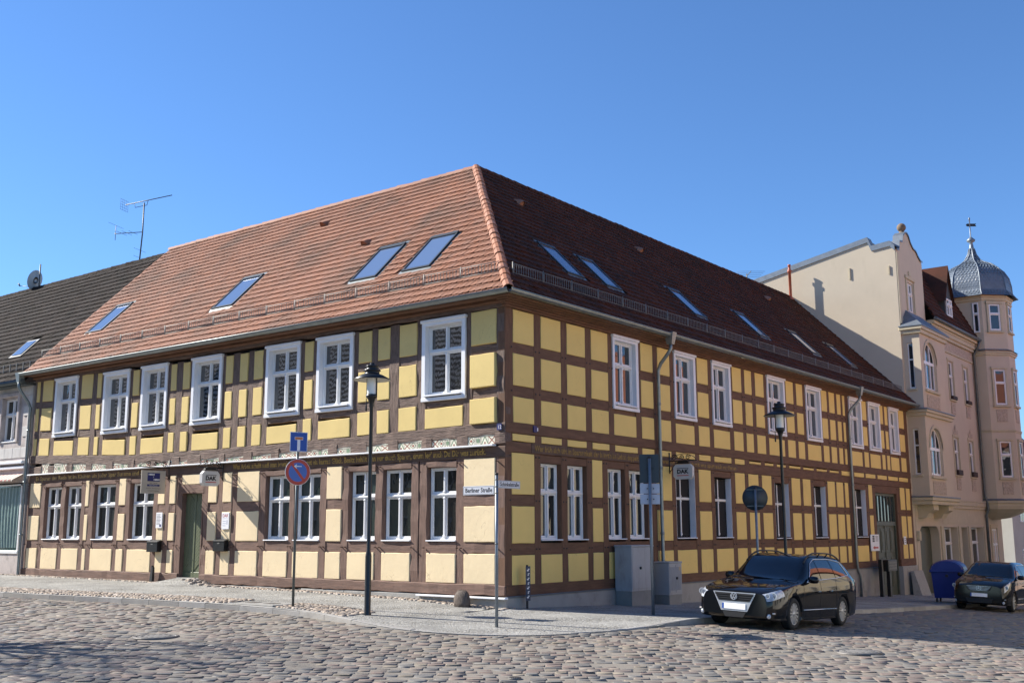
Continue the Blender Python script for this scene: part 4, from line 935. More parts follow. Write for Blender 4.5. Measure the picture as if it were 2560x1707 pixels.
# front wall of the middle part
UPW = [(36.45,37.25),(39.15,39.95)]; ZW = [(4.38,6.22),(8.17,10.1)]
holes = [(a,b,z0,z1) for a, b in UPW for z0, z1 in ZW]
bb(holed_wall('R', -.0, 33.3, Y1, 3.05, 11.7, holes), 'front_wall', M['beige'])
GF = [(30.06,33.0,-1.4,1.84),(33.75,36.0,-.35,1.8),(36.55,37.75,-.9,1.8),(38.3,40.7,-.35,1.8)]
bb(holed_wall('R', -.0, Y0+.3, 44.6, -1.6, 3.05, GF, .45), 'ground_floor_wall', M['beige'])
m = MB(); m.box(-.6,-.46,Y0+.3,44.6,-1.6,3.0); bb(m, 'inner_wall', M['dark'])
m = MB(); m.box(-.4,-.32,33.3,41.3,3.1,11.6); bb(m, 'inner_wall', M['dark'])
m = MB(); m.box(-.44,-.40,30.1,33.0,-1.5,1.84); bb(m, 'passage_door', M['door_green2'])
m = MB(); n = 8
for s_, yy in ((1,30.06),(-1,33.0)):
    vs = [(-.44,yy,1.84),(-.002,yy,1.84)]+[q for k in range(n+1) for q in [(-.002,yy+s_*.55*(1-math.cos(k*PI/2/n)),1.84-.55*(1-math.sin(k*PI/2/n)))]]
    pts = [(yy,1.84)]+[(yy+s_*.5*(1-math.cos(k*PI/2/n)),1.34+.5*math.sin(k*PI/2/n)) for k in range(n+1)]
    m.prism(pts, 'x', -.43, -.004)
bb(m, 'arch_corners', M['beige'])
for a, b in UPW:
    for z0, z1 in ZW:
        bp(window('R', a, b, z0, z1, -.05, M['pane_beige'], sill=False, parent=bh, mull=False))
        m = MB(); m.box(-.05,.10,a-.1,b+.1,z0-.10,z0-.02,0,.01); bb(m, 'window_sill', M['beige_trim'])
        m = MB(); m.box(-.0,.035,a-.13,a-.02,z0-.02,z1+.02); m.box(-.0,.035,b+.02,b+.13,z0-.02,z1+.02); m.box(0,.05,a-.16,b+.16,z1+.02,z1+.15,0,.01); bb(m, 'window_surround', M['beige_trim'])
        m = MB(); m.box(0,.03,a+.05,b-.05,z0-.75,z0-.16); bb(m, 'ornament', M['relief'])
        if z0 < 5:
            m = MB(); m.add([(.03,a-.05,z1+.18),(.03,b+.05,z1+.18),(.03,(a+b)/2+.12,z1+.42),(.03,(a+b)/2,z1+.72),(.03,(a+b)/2-.12,z1+.42)],[(0,1,2,3,4)]); m.box(0,.028,a,b,z1+.18,z1+.4); bb(m, 'ornament', M['relief'])
M['planter'] = mat('dark_brown_planter', (.035,.022,.018), .7, .3, 12)
for a, b in UPW:
    for z0, z1 in ZW:
        m = MB(); m.box(-.02,.16,a+.02,b-.02,z0-.02,z0+.16 if z0 > 7 else z0+.24,0,.02); tag(bp(m.build('flower_box', M['planter'], None)), 'dark flower box on the %s sill of the beige house, %s' % ('upper' if z0 > 7 else 'lower', 'nearer the oriel' if a < 38 else 'nearer the downpipe'), 'flower box', 'flower boxes on the beige house').location = (0,0,0)
for y0, y1 in ((33.75,36.0),(38.3,40.7)):
    bp(window('R', y0+.08, y1-.08, -.3, 1.78, -.30, M['pane_beige'], sill=False, tall=.62, parent=bh, name='shop_window'))
    m = MB(); m.box(-.3,.02,y0,y1,-.42,-.32,0,.01); bb(m, 'window_sill', M['beige_trim'])
for y in (33.4,36.28,38.02,40.95):
    m = MB(); m.box(.0,.06,y-.2,y+.2,-1.4,1.85,0,.01); bb(m, 'pilaster', M['beige_trim'])
def band(z, h, out, y0, y1, mt=None, name='cornice'):
    m = MB(); m.box(-.02,out,y0,y1,z,z+h*.4,0,.012); m.box(-.02,out*.65,y0,y1,z-h*.3,z+.002,0,.01); m.box(-.02,out*1.15,y0,y1,z+h*.4,z+h*.55,0,.006); return bb(m, name, mt or M['beige_trim'])
band(2.85,.5,.14,33.4,Y1); band(11.25,.5,.22,33.3,Y1); band(11.55,.3,.38,33.3,Y1)
m = MB(); m.box(-.02,.03,33.5,Y1,10.62,11.08); bb(m, 'ornament', M['relief']); m = MB(); m.box(-.02,.07,33.5,Y1,10.5,10.6,0,.01); bb(m, 'cornice', M['beige_trim'])
m = MB(); m.box(.02,.022,33.6,40.9,1.95,2.7); bb(m, 'sign_field', M['beige_trim'])
# oriel over two storeys
OX, OY0, OY1 = .75, YR+.18, 33.35
def arch_wall(X, y0, y1, z0, z1, hy0, hy1, hz0, spring, th=.22):
    m = MB(); m.box(X-th,X,y0,hy0,z0,z1); m.box(X-th,X,hy1,y1,z0,z1); m.box(X-th,X,hy0,hy1,z0,hz0); r = (hy1-hy0)/2; c = (hy0+hy1)/2; n = 14
    pts = [(c-r*math.cos(PI*k/n), spring+r*math.sin(PI*k/n)) for k in range(n+1)]
    for k in range(n):
        (ya,za),(yb,zb) = pts[k], pts[k+1]
        m.add([(X,ya,za),(X,yb,zb),(X,yb,z1),(X,ya,z1),(X-th,ya,za),(X-th,yb,zb),(X-th,yb,z1),(X-th,ya,z1)], [(0,1,2,3),(0,4,5,1)])
    return m, pts
for z0, z1, hz0, sp in ((3.1,6.95,4.09,5.30),(6.95,10.75,7.98,9.25)):
    hy0, hy1 = 29.95, 31.8
    m, pts = arch_wall(OX, OY0, OY1, z0, z1, hy0, hy1, hz0, sp); bb(m, 'oriel_wall', M['beige'])
    bb(holed_wall('F', 0, 0, 0, 0, 0, []) if False else (lambda mm: mm)(MB().box(OX-.22,OX-.20,hy0-.05,hy1+.05,hz0-.05,sp+1.0)), 'inner_wall', M['dark'])
    # arched window
    f = MB(); d_ = OX-.12; r = (hy1-hy0)/2; c = (hy0+hy1)/2
    for (ya,za),(yb,zb) in zip(pts[:-1], pts[1:]):
        q = lambda y, z, k: (c+(y-c)*k, sp+(z-sp)*k)
        a1_, b1_ = q(ya,za,.90), q(yb,zb,.90); f.add([(d_,ya,za),(d_,yb,zb),(d_,*b1_),(d_,*a1_)], [(0,1,2,3)])
    f.box(d_-.06,d_,hy0,hy0+.09,hz0,sp); f.box(d_-.06,d_,hy1-.09,hy1,hz0,sp); f.box(d_-.06,d_,hy0,hy1,hz0,hz0+.09); f.box(d_-.06,d_+.02,hy0,hy1,sp-.09,sp+.05)
    for k in (.33,.67): f.box(d_-.06,d_+.012,hy0+(hy1-hy0)*k-.04,hy0+(hy1-hy0)*k+.04,hz0,sp+r*.86)
    aw = bb(f, 'arched_window', M['white'], False)
    e3 = [hy0+.07, hy0+(hy1-hy0)*.33, hy0+(hy1-hy0)*.67, hy1-.07]
    for k in range(3):
        g_ = MB(); g_.add([(d_-.04,e3[k],hz0+.06),(d_-.04,e3[k+1],hz0+.06),(d_-.04,e3[k+1],sp),(d_-.04,e3[k],sp)], [(0,1,2,3)]); o = g_.build('pane', M['pane_beige'], aw, fix=False)
    g_ = MB(); g_.add([(d_-.04,c+(y-c)*.95,sp+(z-sp)*.95) for y, z in pts], [tuple(range(len(pts)))]); g_.build('pane', M['pane_beige'], aw, fix=False)
    m = MB()
    for (ya,za),(yb,zb) in zip(pts[:-1], pts[1:]):
        q = lambda y, z, k: (c+(y-c)*k, sp+(z-sp)*k); m.add([(OX+.04,*q(ya,za,1.0)),(OX+.04,*q(yb,zb,1.0)),(OX+.04,*q(yb,zb,1.16)),(OX+.04,*q(ya,za,1.16))], [(0,1,2,3)]); m.add([(OX,*q(ya,za,1.16)),(OX,*q(yb,zb,1.16)),(OX+.04,*q(yb,zb,1.16)),(OX+.04,*q(ya,za,1.16))], [(0,1,2,3)])
    bb(m, 'arch_moulding', M['beige_trim'], False)
    m = MB(); m.box(OX-.05,OX+.10,hy0-.12,hy1+.12,hz0-.16,hz0-.05,0,.01); bb(m, 'window_sill', M['beige_trim'])
    m = MB(); m.box(OX,OX+.03,hy0+.05,hy1+.1,hz0-.85,hz0-.28); bb(m, 'ornament', M['relief'])
    # narrow window in the near flank
    wx0, wx1 = .17, .43; wz0, wz1 = (4.11,6.14) if z0 < 4 else (7.96,10.04)
    m = MB(); m.box(-.2,wx0,OY0,OY0+.2,z0,z1); m.box(wx1,OX-.22,OY0,OY0+.2,z0,z1); m.box(wx0,wx1,OY0,OY0+.2,z0,wz0); m.box(wx0,wx1,OY0,OY0+.2,wz1,z1); bb(m, 'oriel_wall', M['beige'])
    f = MB(); f.box(wx0,wx0+.05,OY0+.1,OY0+.15,wz0,wz1); f.box(wx1-.05,wx1,OY0+.1,OY0+.15,wz0,wz1)
    for zz in (wz0,wz1-.06,wz0+(wz1-wz0)*.62): f.box(wx0+.05,wx1-.05,OY0+.1,OY0+.15,zz,zz+.06)
    nw = bb(f, 'narrow_window', M['white']); g_ = MB(); g_.add([(wx0+.04,OY0+.13,wz0+.04),(wx1-.04,OY0+.13,wz0+.04),(wx1-.04,OY0+.13,wz1-.04),(wx0+.04,OY0+.13,wz1-.04)], [(0,1,2,3)]); g_.build('pane', M['pane_beige'], nw, fix=False)
    m = MB(); m.box(wx0-.08,wx1+.08,OY0-.08,OY0+.05,wz0-.1,wz0-.02,0,.01); bb(m, 'window_sill', M['beige_trim'])
for z, h, o_ in ((2.95,.35,.16),(6.85,.3,.18),(10.62,.35,.18)):
    m = MB(); m.box(-.1,OX+o_*.6,OY0-o_*.6,OY1+o_*.6,z-h*.5,z,0,.015); m.box(-.1,OX+o_,OY0-o_,OY1+o_,z,z+h*.4,0,.015); bb(m, 'oriel_cornice', M['beige_trim'])
    m = MB(); m.box(-.1,OX+o_+.03,OY0-o_-.03,OY1+o_+.03,z+h*.4,z+h*.4+.06,0,.01); bb(m, 'lead_cover', M['lead'])
for yb in (30.0,32.3):
    m = MB(); m.prism([(-.05,2.78),(OX-.05,2.78),(OX-.05,2.55),(.45,2.4),(.35,2.2),(-.05,2.2)], 'y', yb, yb+.75); bb(m, 'corbel', M['beige_trim'])
m = MB(); m.add([(OX+.2,OY0-.2,10.82),(OX+.2,OY1+.2,10.82),(-.0,OY1+.2,10.82),(.0,OY0-.2,10.82),(.0,OY0+.75,11.72),(.0,OY1-.9,11.72)], [(0,1,5,4),(0,4,3),(1,2,5)]); bb(m, 'oriel_roof', M['lead'])
# curved gable above the oriel
gp = [(YR+.045,10.9),(YR+.045,14.46),(29.72,14.5),(29.85,14.95),(30.3,15.02),(30.42,15.35),(30.75,15.55),(31.05,15.6),(31.3,15.5),(31.55,15.2),(31.9,15.0),(32.3,14.95),(32.6,14.75),(32.95,14.6),(33.2,14.58),(33.2,10.9)]
GW = (30.6,31.55,11.75,13.15)
m = MB(); m.box(-.35,0,YR+.045,GW[0],10.9,14.4); m.box(-.35,0,GW[1],33.2,10.9,14.4); m.box(-.35,0,GW[0],GW[1],10.9,GW[2]); m.box(-.35,0,GW[0],GW[1],GW[3],14.4); m.prism([(YR+.045,14.4)]+gp[1:-1]+[(33.2,14.4)], 'x', -.35, .0); bb(m, 'gable', M['beige'])
bp(window('R', *GW, -.06, M['pane_beige'], sill=False, parent=bh))
m = MB(); m.box(0,.05,GW[0]-.15,GW[0]-.02,GW[2],GW[3]+.1); m.box(0,.05,GW[1]+.02,GW[1]+.15,GW[2],GW[3]+.1); m.box(0,.08,GW[0]-.2,GW[1]+.2,GW[3]+.12,GW[3]+.3,0,.02); m.box(0,.06,(GW[0]+GW[1])/2-.15,(GW[0]+GW[1])/2+.15,GW[3]+.3,GW[3]+.55,0,.03); bb(m, 'window_surround', M['beige_trim'])
m = MB()
for (ya,za),(yb,zb) in zip(gp[1:-2], gp[2:-1]):
    m.add([(-.42,ya,za+.03),(-.42,yb,zb+.03),(.06,yb,zb+.03),(.06,ya,za+.03),(.06,yb,zb-.05),(.06,ya,za-.05)], [(0,1,2,3),(3,2,4,5)])
bb(m, 'gable_coping', M['lead'])
m = MB(); m.box(.0,.05,YR+.04,YR+.35,10.95,14.3,0,.01); bb(m, 'pilaster', M['beige_trim'])
m = MB(); m.lathe([(.12,15.58),(.12,15.68)]+[(.21*math.sin(PI*k/10)+.001, 15.87-.21*math.cos(PI*k/10)) for k in range(1,11)], 18, (-.17,30.98,0)); bb(m, 'ball_finial', mat('brown_stone_ball', (.20,.14,.09), .8, .35, 8))
# steep tiled roof with a dormer
m = MB(); m.add([(.40,33.2,11.72),(.40,41.5,11.72),(-1.3,41.5,15.05),(-1.3,33.2,15.05),(-1.3,29.6,15.05),(-1.3,41.5,15.05)], [(0,1,2,3)]); m.box(-1.5,-1.3,33.2,44,11.7,15.05); mroof = bb(m, 'mansard_roof', M['deck'], False)
def lay_on(parent, O, A_, U_, N_, cols, L_, mt1, mt2, count, name, ok):
    before = parent.matrix_local.copy()
    return lay_tiles((O, A_, U_, N_), cols, .178, .30, ok, mt1, mt2, count, name, parent, L_)
su = np.array([-1.7,0,3.33]); su = su/np.linalg.norm(su); sn = np.array([su[2],0,-su[0]])
mroof.matrix_local = Matrix.Identity(4); mroof.location = (0,-36,0)
lay_on(mroof, (.42,33.2,11.70), (0,1,0), su, sn, int(8.3/.178), 3.7, M['tile_ro'], M['tile_r'], 0, 'mansard_tiles', lambda P, T: ~((P[:,1] > 36.3)&(P[:,1] < 38.2)&(P[:,2] < 13.7)&(P[:,2] > 12.4)))
dyc = 37.25
m = MB(); m.box(-1.2,.02,dyc-.62,dyc+.62,12.3,13.45); m.add([(.0,dyc-.75,13.4),(.0,dyc+.75,13.4),(.0,dyc,15.1)], [(0,1,2)]); bb(m, 'dormer', mat('dark_dormer_boards', (.045,.05,.05), .7))
m = MB()
for s_ in (-1,1): m.add([(.15,dyc+s_*.85,13.2),(.15,dyc,15.2),(-1.4,dyc,15.2),(-1.4,dyc+s_*.85,13.2),(.15,dyc+s_*.85,13.08),(.15,dyc,15.06)], [(0,1,2,3),(0,4,5,1)])
bb(m, 'dormer_roof', M['tile_ro'], False)
o = bp(window('R', dyc-.45, dyc+.45, 12.5, 13.4, .09, M['pane_beige'], sill=False, parent=bh))
m = MB(); m.tube([(.47,33.2,11.75),(.47,41.2,11.75)], .09, 8); bb(m, 'gutter', M['zinc_dark'])
m = MB(); m.tube([(.47,41.0,11.7),(.35,41.05,11.3),(.12,41.1,11.0),(.12,41.12,3.4),(.22,41.12,3.1),(.22,41.12,2.7),(.12,41.12,2.4),(.12,41.12,-1.4)], .07, 8); bb(m, 'downpipe', M['zinc_dark'])
# octagonal tower
TC = (0.0,42.9); TS = 1.35; AP = TS*1.2071; TR_ = AP/math.cos(PI/8)
def octa(r, z): return [(TC[0]+r*math.cos(PI/8+k*PI/4), TC[1]+r*math.sin(PI/8+k*PI/4), z) for k in range(8)]
def oct_mesh(prof, mb=None):
    m = mb or MB(); vs = [p for r, z in prof for p in octa(r/math.cos(PI/8), z)]; m.add(vs, [(i*8+k, i*8+(k+1) % 8, (i+1)*8+(k+1) % 8, (i+1)*8+k) for i in range(len(prof)-1) for k in range(8)]); return m
bb(oct_mesh([(AP,3.15),(AP,14.3)]), 'tower_wall', M['beige'], False)
for z, h, o_ in ((14.1,.25,.14),(11.05,.2,.14),(6.85,.12,.05),(3.05,.25,.2),(2.85,.2,.12)): bb(oct_mesh([(AP,z-h*.6),(AP+o_*.5,z-h*.5),(AP+o_*.6,z),(AP+o_,z+.02),(AP+o_,z+h*.5),(AP,z+h*.62)]), 'tower_cornice', M['beige_trim'], False)
for z, o_ in ((11.2,.17),(3.19,.22)): bb(oct_mesh([(AP+o_,z),(AP-.05,z+.12)]), 'lead_cover', M['lead'], False)
bb(oct_mesh([(AP+.05,2.75),(AP*.85,2.55),(AP*.5,2.3),(.2,2.2)]), 'tower_corbel', M['beige_trim'], False)
M['slates'] = mat('grey_slate_scales', (.14,.17,.205), .42, .25, 3, spec=.6)
nt = M['slates'].node_tree; tc_ = nt.nodes.new('ShaderNodeTexCoord'); vv = nt.nodes.new('ShaderNodeTexVoronoi'); vv.inputs['Scale'].default_value = 5.2; vv.inputs['Randomness'].default_value = .12; vv.feature = 'DISTANCE_TO_EDGE'
nt.links.new(tc_.outputs['Object'], vv.inputs['Vector']); bpn = nt.nodes.new('ShaderNodeBump'); bpn.inputs['Strength'].default_value = .15; bpn.inputs['Distance'].default_value = .05; mrn = nt.nodes.new('ShaderNodeMapRange'); mrn.inputs[2].default_value = .12; nt.links.new(vv.outputs['Distance'], mrn.inputs[0]); nt.links.new(mrn.outputs[0], bpn.inputs['Height']); nt.links.new(bpn.outputs[0], nt.nodes['Principled BSDF'].inputs['Normal'])
dome = [(AP+.38,14.22),(AP+.30,14.3),(AP+.13,14.55),(AP+.11,15.0),(AP+.03,15.45),(AP-.18,15.85),(AP-.58,16.2),(AP-1.02,16.42),(.38,16.62),(.2,16.95),(.12,17.3)]
bb(oct_mesh(dome), 'dome', M['slates'], False)
# slates: courses of scales standing proud on every dome face
m = MB()
for r_ in range(26):
    t0 = r_/26; t1 = t0+1.35/26
    zz = np.interp([t0,t1], np.linspace(0,1,len(dome)-1), [d[1] for d in dome[1:]]); rr = np.interp([t0,t1], np.linspace(0,1,len(dome)-1), [d[0] for d in dome[1:]])
    for k in range(5,9):
        a0_, a1_ = PI/8+(k-1)*PI/4, PI/8+k*PI/4; n_ = max(1, int(rr[0]*.83/.17))
        for q in range(n_):
            for_ = lambda u, r: (TC[0]+r/math.cos(PI/8)*((1-u)*math.cos(a0_)+u*math.cos(a1_)), TC[1]+r/math.cos(PI/8)*((1-u)*math.sin(a0_)+u*math.sin(a1_)))
            sh = .5 if r_ % 2 else 0; ua, ub = (q+sh)/n_, min(1, (q+sh+1)/n_); um = (ua+ub)/2
            pa, pb, pm = for_(ua, rr[0]+.008), for_(ub, rr[0]+.008), for_(um, rr[0]+.012); ta, tb = for_(ua, rr[1]+.004), for_(ub, rr[1]+.004); dz = (zz[1]-zz[0])*.35
            m.add([(*pa,zz[0]+dz),(*pm,zz[0]),(*pb,zz[0]+dz),(*tb,zz[1]),(*ta,zz[1])], [(0,1,2,3,4)])
stuff(bb(m, 'dome_slates', M['slates'], False))
for k in range(8):
    pts = [(TC[0]+(r/math.cos(PI/8)+.015)*math.cos(PI/8+k*PI/4), TC[1]+(r/math.cos(PI/8)+.015)*math.sin(PI/8+k*PI/4), z) for r, z in dome]
    m = MB(); m.tube(pts, .035, 5); bb(m, 'dome_rib', M['lead'])
m = MB(); m.lathe([(.15,17.1),(.11,17.5),(.08,17.65),(.2,17.72),(.24,17.8),(.12,17.92),(.035,18.0),(.03,19.0),(.05,19.02),(.05,19.1),(.001,19.15)], 12, (TC[0],TC[1],0)); bb(m, 'spire', M['lead'])
m = MB(); ex, ey = .79, .61
def fl(t, z): return (TC[0]+ex*t, TC[1]+ey*t, z)
m.add([fl(-.15,18.62),fl(.38,18.62),fl(.32,18.70),fl(.38,18.78),fl(-.15,18.78),fl(-.22,18.70)], [(0,1,2,3,4,5)]); m.v += [(p[0]-.02*ey, p[1]+.02*ex, p[2]) for p in m.v[:6]]; m.f += [(11,10,9,8,7,6)]+[(i,(i+1) % 6,6+(i+1) % 6,6+i) for i in range(6)]; m.mi = [0]*8; m.sm = [False]*8; bb(m, 'weather_vane', M['blackm'])
def tower_window(ang, z0, z1, w_):
    o = window('R', -w_/2, w_/2, z0, z1, AP+.075, M['pane_beige'], sill=False, parent=bh, frame_d=.05, mull=False)
    m = MB(); m.box(AP-.05,AP+.085,-w_/2-.13,-w_/2-.01,z0-.02,z1+.02,0,.01); m.box(AP-.05,AP+.085,w_/2+.01,w_/2+.13,z0-.02,z1+.02,0,.01); m.box(AP-.05,AP+.12,-w_/2-.17,w_/2+.17,z1+.02,z1+.14,0,.01); m.box(AP-.05,AP+.14,-w_/2-.17,w_/2+.17,z0-.12,z0-.02,0,.01); m.build('window_surround', M['beige_trim'], o)
    o.matrix_local = Matrix.Translation((TC[0],TC[1]-36,0)) @ Matrix.Rotation(ang,4,'Z')
for z0, z1 in ((12.3,13.75),(8.25,10.15),(4.4,6.3)):
    tower_window(-PI/4, z0, z1, .62); tower_window(0, z0, z1, .62)
o = window('R', -.16, .16, 12.2, 13.85, AP+.075, M['pane_beige'], sill=False, parent=bh, frame_d=.05, mull=False); o.matrix_local = Matrix.Translation((TC[0]+.36,TC[1]-36,0)) @ Matrix.Rotation(-PI/2,4,'Z')
for ang in (-PI/4, 0):
    for z0 in (7.35,3.5):
        m = MB(); m.box(AP,AP+.03,-.3,.3,z0,z0+.65); o = m.build('ornament', M['relief'], bh); o.matrix_local = Matrix.Translation((TC[0],TC[1]-36,0)) @ Matrix.Rotation(ang,4,'Z')
o = bp(window('R', 42.3, 43.3, -.4, 1.7, -.1+.12, M['pane_beige'], sill=False, parent=bh, name='corner_window'))
m = MB(); m.box(-.02,.06,42.1,42.28,-.5,1.9); m.box(-.02,.06,43.32,43.5,-.5,1.9); m.box(-.02,.08,42.05,43.55,1.75,1.95,0,.02); bb(m, 'window_surround', M['beige_trim'])
m = MB(); m.box(.0,.14,29.62,29.86,1.2,1.62,0,.02); bb(m, 'wall_lamp', M['beige_trim'])

# ---- simple houses: far down the shaded street, and across both streets (seen in the window glass)
def simple_house(label, wall, at, a0, a1, zg, ze, zr, depth, wallm, roofm, face=1, wins=(1.0,1.7), step=2.6, group=None, trimm=None):
    """wall 'L' = front along x facing face*y, 'R' = front along y facing face*x"""
    cx = (a0+a1)/2; loc = (cx, at, zg) if wall == 'L' else (at, cx, zg); t = thing('house', label, 'house', loc, group=group); inv = Matrix.Translation(-Vector(loc))
    def P(a, d, z): return (a, at+face*d, z) if wall == 'L' else (at+face*d, a, z)
    def bxx(m, A0, A1, D0, D1, Z0, Z1):
        p, q = P(A0,D0,Z0), P(A1,D1,Z1); m.box(p[0],q[0],p[1],q[1],Z0,Z1)
    m = MB(); bxx(m, a0, a1, -depth, 0, zg-1, ze); m.build('wall', wallm, t).matrix_local = inv
    m = MB(); zm = -depth/2; pts = [(.35,ze-.1),(zm,zr),(-depth-.35,ze-.1),(-depth,ze-.2),(zm,zr-.25),(0,ze-.2)]
    vs = [P(a0-.15,d,z) for d, z in pts]+[P(a1+.15,d,z) for d, z in pts]; m.add(vs, [(0,1,7,6),(1,2,8,7),(3,9,10,4),(4,10,11,5),(0,6,11,5)[0:4],(0,1,4,5),(6,7,10,11),(1,2,3,4),(7,8,9,10)]); 
    m.add([P(a0,0,ze),P(a0,-depth,ze),P(a0,zm,zr-.1)], [(0,1,2)]); m.add([P(a1,0,ze),P(a1,-depth,ze),P(a1,zm,zr-.1)], [(0,1,2)])
    m.build('roof', roofm, t).matrix_local = inv
    n = int((a1-a0-1)/step); fl_ = max(1, int((ze-zg)/3.0))
    for f_ in range(fl_):
        for k in range(n):
            a = a0+.9+(k+.5)*(a1-a0-1.8)/n; z = zg+.9+f_*(ze-zg-.3)/fl_
            m = MB(); bxx(m, a-wins[0]/2-.09, a+wins[0]/2+.09, -.02, .05, z-.09, z+wins[1]+.09); wo = m.build('window', trimm or M['white2'], t); wo.matrix_local = inv
            m = MB(); bxx(m, a-wins[0]/2, a-.03, .051, .056, z, z+wins[1]); m.build('pane', M['pane_beige'], wo)
            m = MB(); bxx(m, a+.03, a+wins[0]/2, .051, .056, z, z+wins[1]); m.build('pane', M['pane_beige'], wo)
    return t
M['greywall'] = ramp_on(mat('pale_grey_wall', (.50,.50,.47), .85, .08, 1), 2, .6, .75, (.38,.38,.35), .6)
M['redroof'] = mat('dark_red_roof', (.22,.055,.045), .8, .25, 2, (1,1,1), bump=.6, bscale=10, bdist=.05)
M['orange'] = mat('orange_tile_roof', (.50,.17,.08), .8, .3, 3, (.5,.5,6), bump=.6, bscale=8, bdist=.05)
M['sandwall'] = mat('sandy_house_wall', (.62,.53,.38), .85, .08, 1); M['whitewall'] = mat('white_house_wall', (.66,.64,.58), .85, .08, 1); M['rosewall'] = mat('rose_house_wall', (.50,.36,.29), .85, .08, 1)
simple_house('pale grey house with dark red roof beyond the domed tower', 'R', .25, 46.0, 64.0, -2.0, 4.9, 9.6, 9, M['greywall'], M['redroof'], 1, (1.0,1.6))
grp = 'houses across the shaded street, mirrored in its windows'
simple_house('white house with orange roof across the street, seen only in side window reflections', 'R', 14.2, 2, 17, -1.0, 6.2, 11.0, 9, M['whitewall'], M['orange'], -1, group=grp)
simple_house('sandy house with orange roof across the street, mirrored in side windows', 'R', 14.0, 17.3, 36, -1.5, 6.6, 12.0, 9, M['sandwall'], M['orange'], -1, group=grp)
simple_house('rose house with orange roof across the street near the oriel, mirrored there', 'R', 14.4, 36.3, 62, -2.2, 7.0, 12.4, 9, M['rosewall'], M['orange'], -1, group=grp)
M['glint_rows'] = mat('pantile_roof_painted_glints', (.20,.14,.11), .8)  # pale bands paint glints along the tile rows, for the mirroring panes
nt = M['glint_rows'].node_tree; tcs = nt.nodes.new('ShaderNodeTexCoord'); wv = nt.nodes.new('ShaderNodeTexWave'); wv.bands_direction = 'Z'; wv.inputs['Scale'].default_value = 1.0; wv.inputs['Distortion'].default_value = 1.2; wv.inputs['Detail'].default_value = 2; wv.inputs['Detail Scale'].default_value = 3.0
nt.links.new(tcs.outputs['Object'], wv.inputs['Vector']); rps = nt.nodes.new('ShaderNodeValToRGB'); rps.color_ramp.elements[0].position = .45; rps.color_ramp.elements[1].position = .6; rps.color_ramp.elements[0].color = (.03,.022,.018,1); rps.color_ramp.elements[1].color = (.75,.70,.66,1); nt.links.new(wv.outputs['Fac'], rps.inputs[0]); nt.links.new(rps.outputs[0], nt.nodes['Principled BSDF'].inputs['Base Color'])
grp = 'houses across the sunny street, mirrored in its windows'
for a0, a1, ze, zr, wm, rm, lb in ((-24,-8,6.6,13.8,'sandwall','glint_rows','sandy house with brown roof across the sunny street, outside the picture'),(-41,-24.3,6.4,13.9,'whitewall','glint_rows','white house with brown roof across the sunny street, mirrored upstairs'),(-60,-41.3,6.8,14,'rosewall','glint_rows','rose house with glint-painted roof farthest along the sunny street, outside the picture')):
    simple_house(lb, 'L', -19.5, a0, a1, -.3, ze, zr, 9, M[wm], M[rm], 1, group=grp, wins=(1.0,1.7))
# ---- left neighbour with the dark roof
nb = thing('left_house', 'grey-white tile-clad house with dark mossy roof at the left edge', 'house', (XL-.12,0,.2)); nbi = Matrix.Translation((-(XL-.12),0,-.2))
def nbb(m, name, mt, fix=True): o = m.build(name, mt, nb, fix=fix); o.matrix_local = nbi; return o
NX = XL-.12
M['nbwall'] = ramp_on(mat('dirty_white_tile_cladding', (.58,.56,.53), .8, .1, 2, bump=.2, bscale=12, objrand=.06), 1.8, .5, .68, (.40,.37,.34), .75, (1,1,.5))
M['nbbase'] = ramp_on(mat('stained_shop_render', (.50,.44,.41), .85, .12, 2), 2.5, .5, .66, (.30,.27,.25), .8)
nbb(holed_wall('L', 0, -44, NX, 4.0, 6.95, [(-23.25,-22.2,4.9,6.45),(-26.5,-25.4,4.9,6.45)], .3), 'upper_wall', M['nbbase'])
nbb(holed_wall('L', .02, -44, NX, -.1, 4.0, [(-24.6,-21.5,1.05,3.35)], .3), 'shop_wall', M['nbbase'])
for r_ in range(7):
    z0 = 4.28+r_*.37; a = NX-.01-(.28 if r_ % 2 else 0)
    if r_ % 2:
        m = MB(); m.box(a+.006,NX-.01,-.03,.0,z0+.006,z0+.364,0,.006); nbb(m, 'cladding_tile', M['nbwall'])
    while a > -28:
        b = a-.56
        if not any(h0 < (a+b)/2+.45 and (a+b)/2-.45 < h1 and 4.8 < z0+.3 and z0 < 6.5 for h0, h1 in ((-23.25,-22.2),(-26.5,-25.4))):
            m = MB(); m.box(b+.006,a-.006,-.03+rng.uniform(-.003,.003),.0,z0+.006,z0+.364,0,.006); nbb(m, 'cladding_tile', M['nbwall'])
        a = b
for h0, h1 in ((-23.25,-22.2),(-26.5,-25.4)):
    o = window('L', h0, h1, 4.9, 6.45, -.1, M['pane_lo'], sill=True, parent=nb); o.matrix_local = nbi
    m = MB(); m.box(h0-.16,h0-.01,-.07,.02,4.85,6.5,0,.01); m.box(h1+.01,h1+.16,-.07,.02,4.85,6.5,0,.01); m.box(h0-.2,h1+.2,-.10,.02,6.5,6.66,0,.02); nbb(m, 'window_surround', M['nbbase'])
m = MB(); m.box(-30,NX-.05,-.14,.0,3.88,3.98,0,.02); m.box(-30,NX-.12,-.20,.0,4.06,4.16,0,.02); nbb(m, 'string_course', M['white2'])
m = MB(); m.box(-24.6,-21.5,.22,.25,1.05,3.35); nbb(m, 'inner_wall', M['dark'])
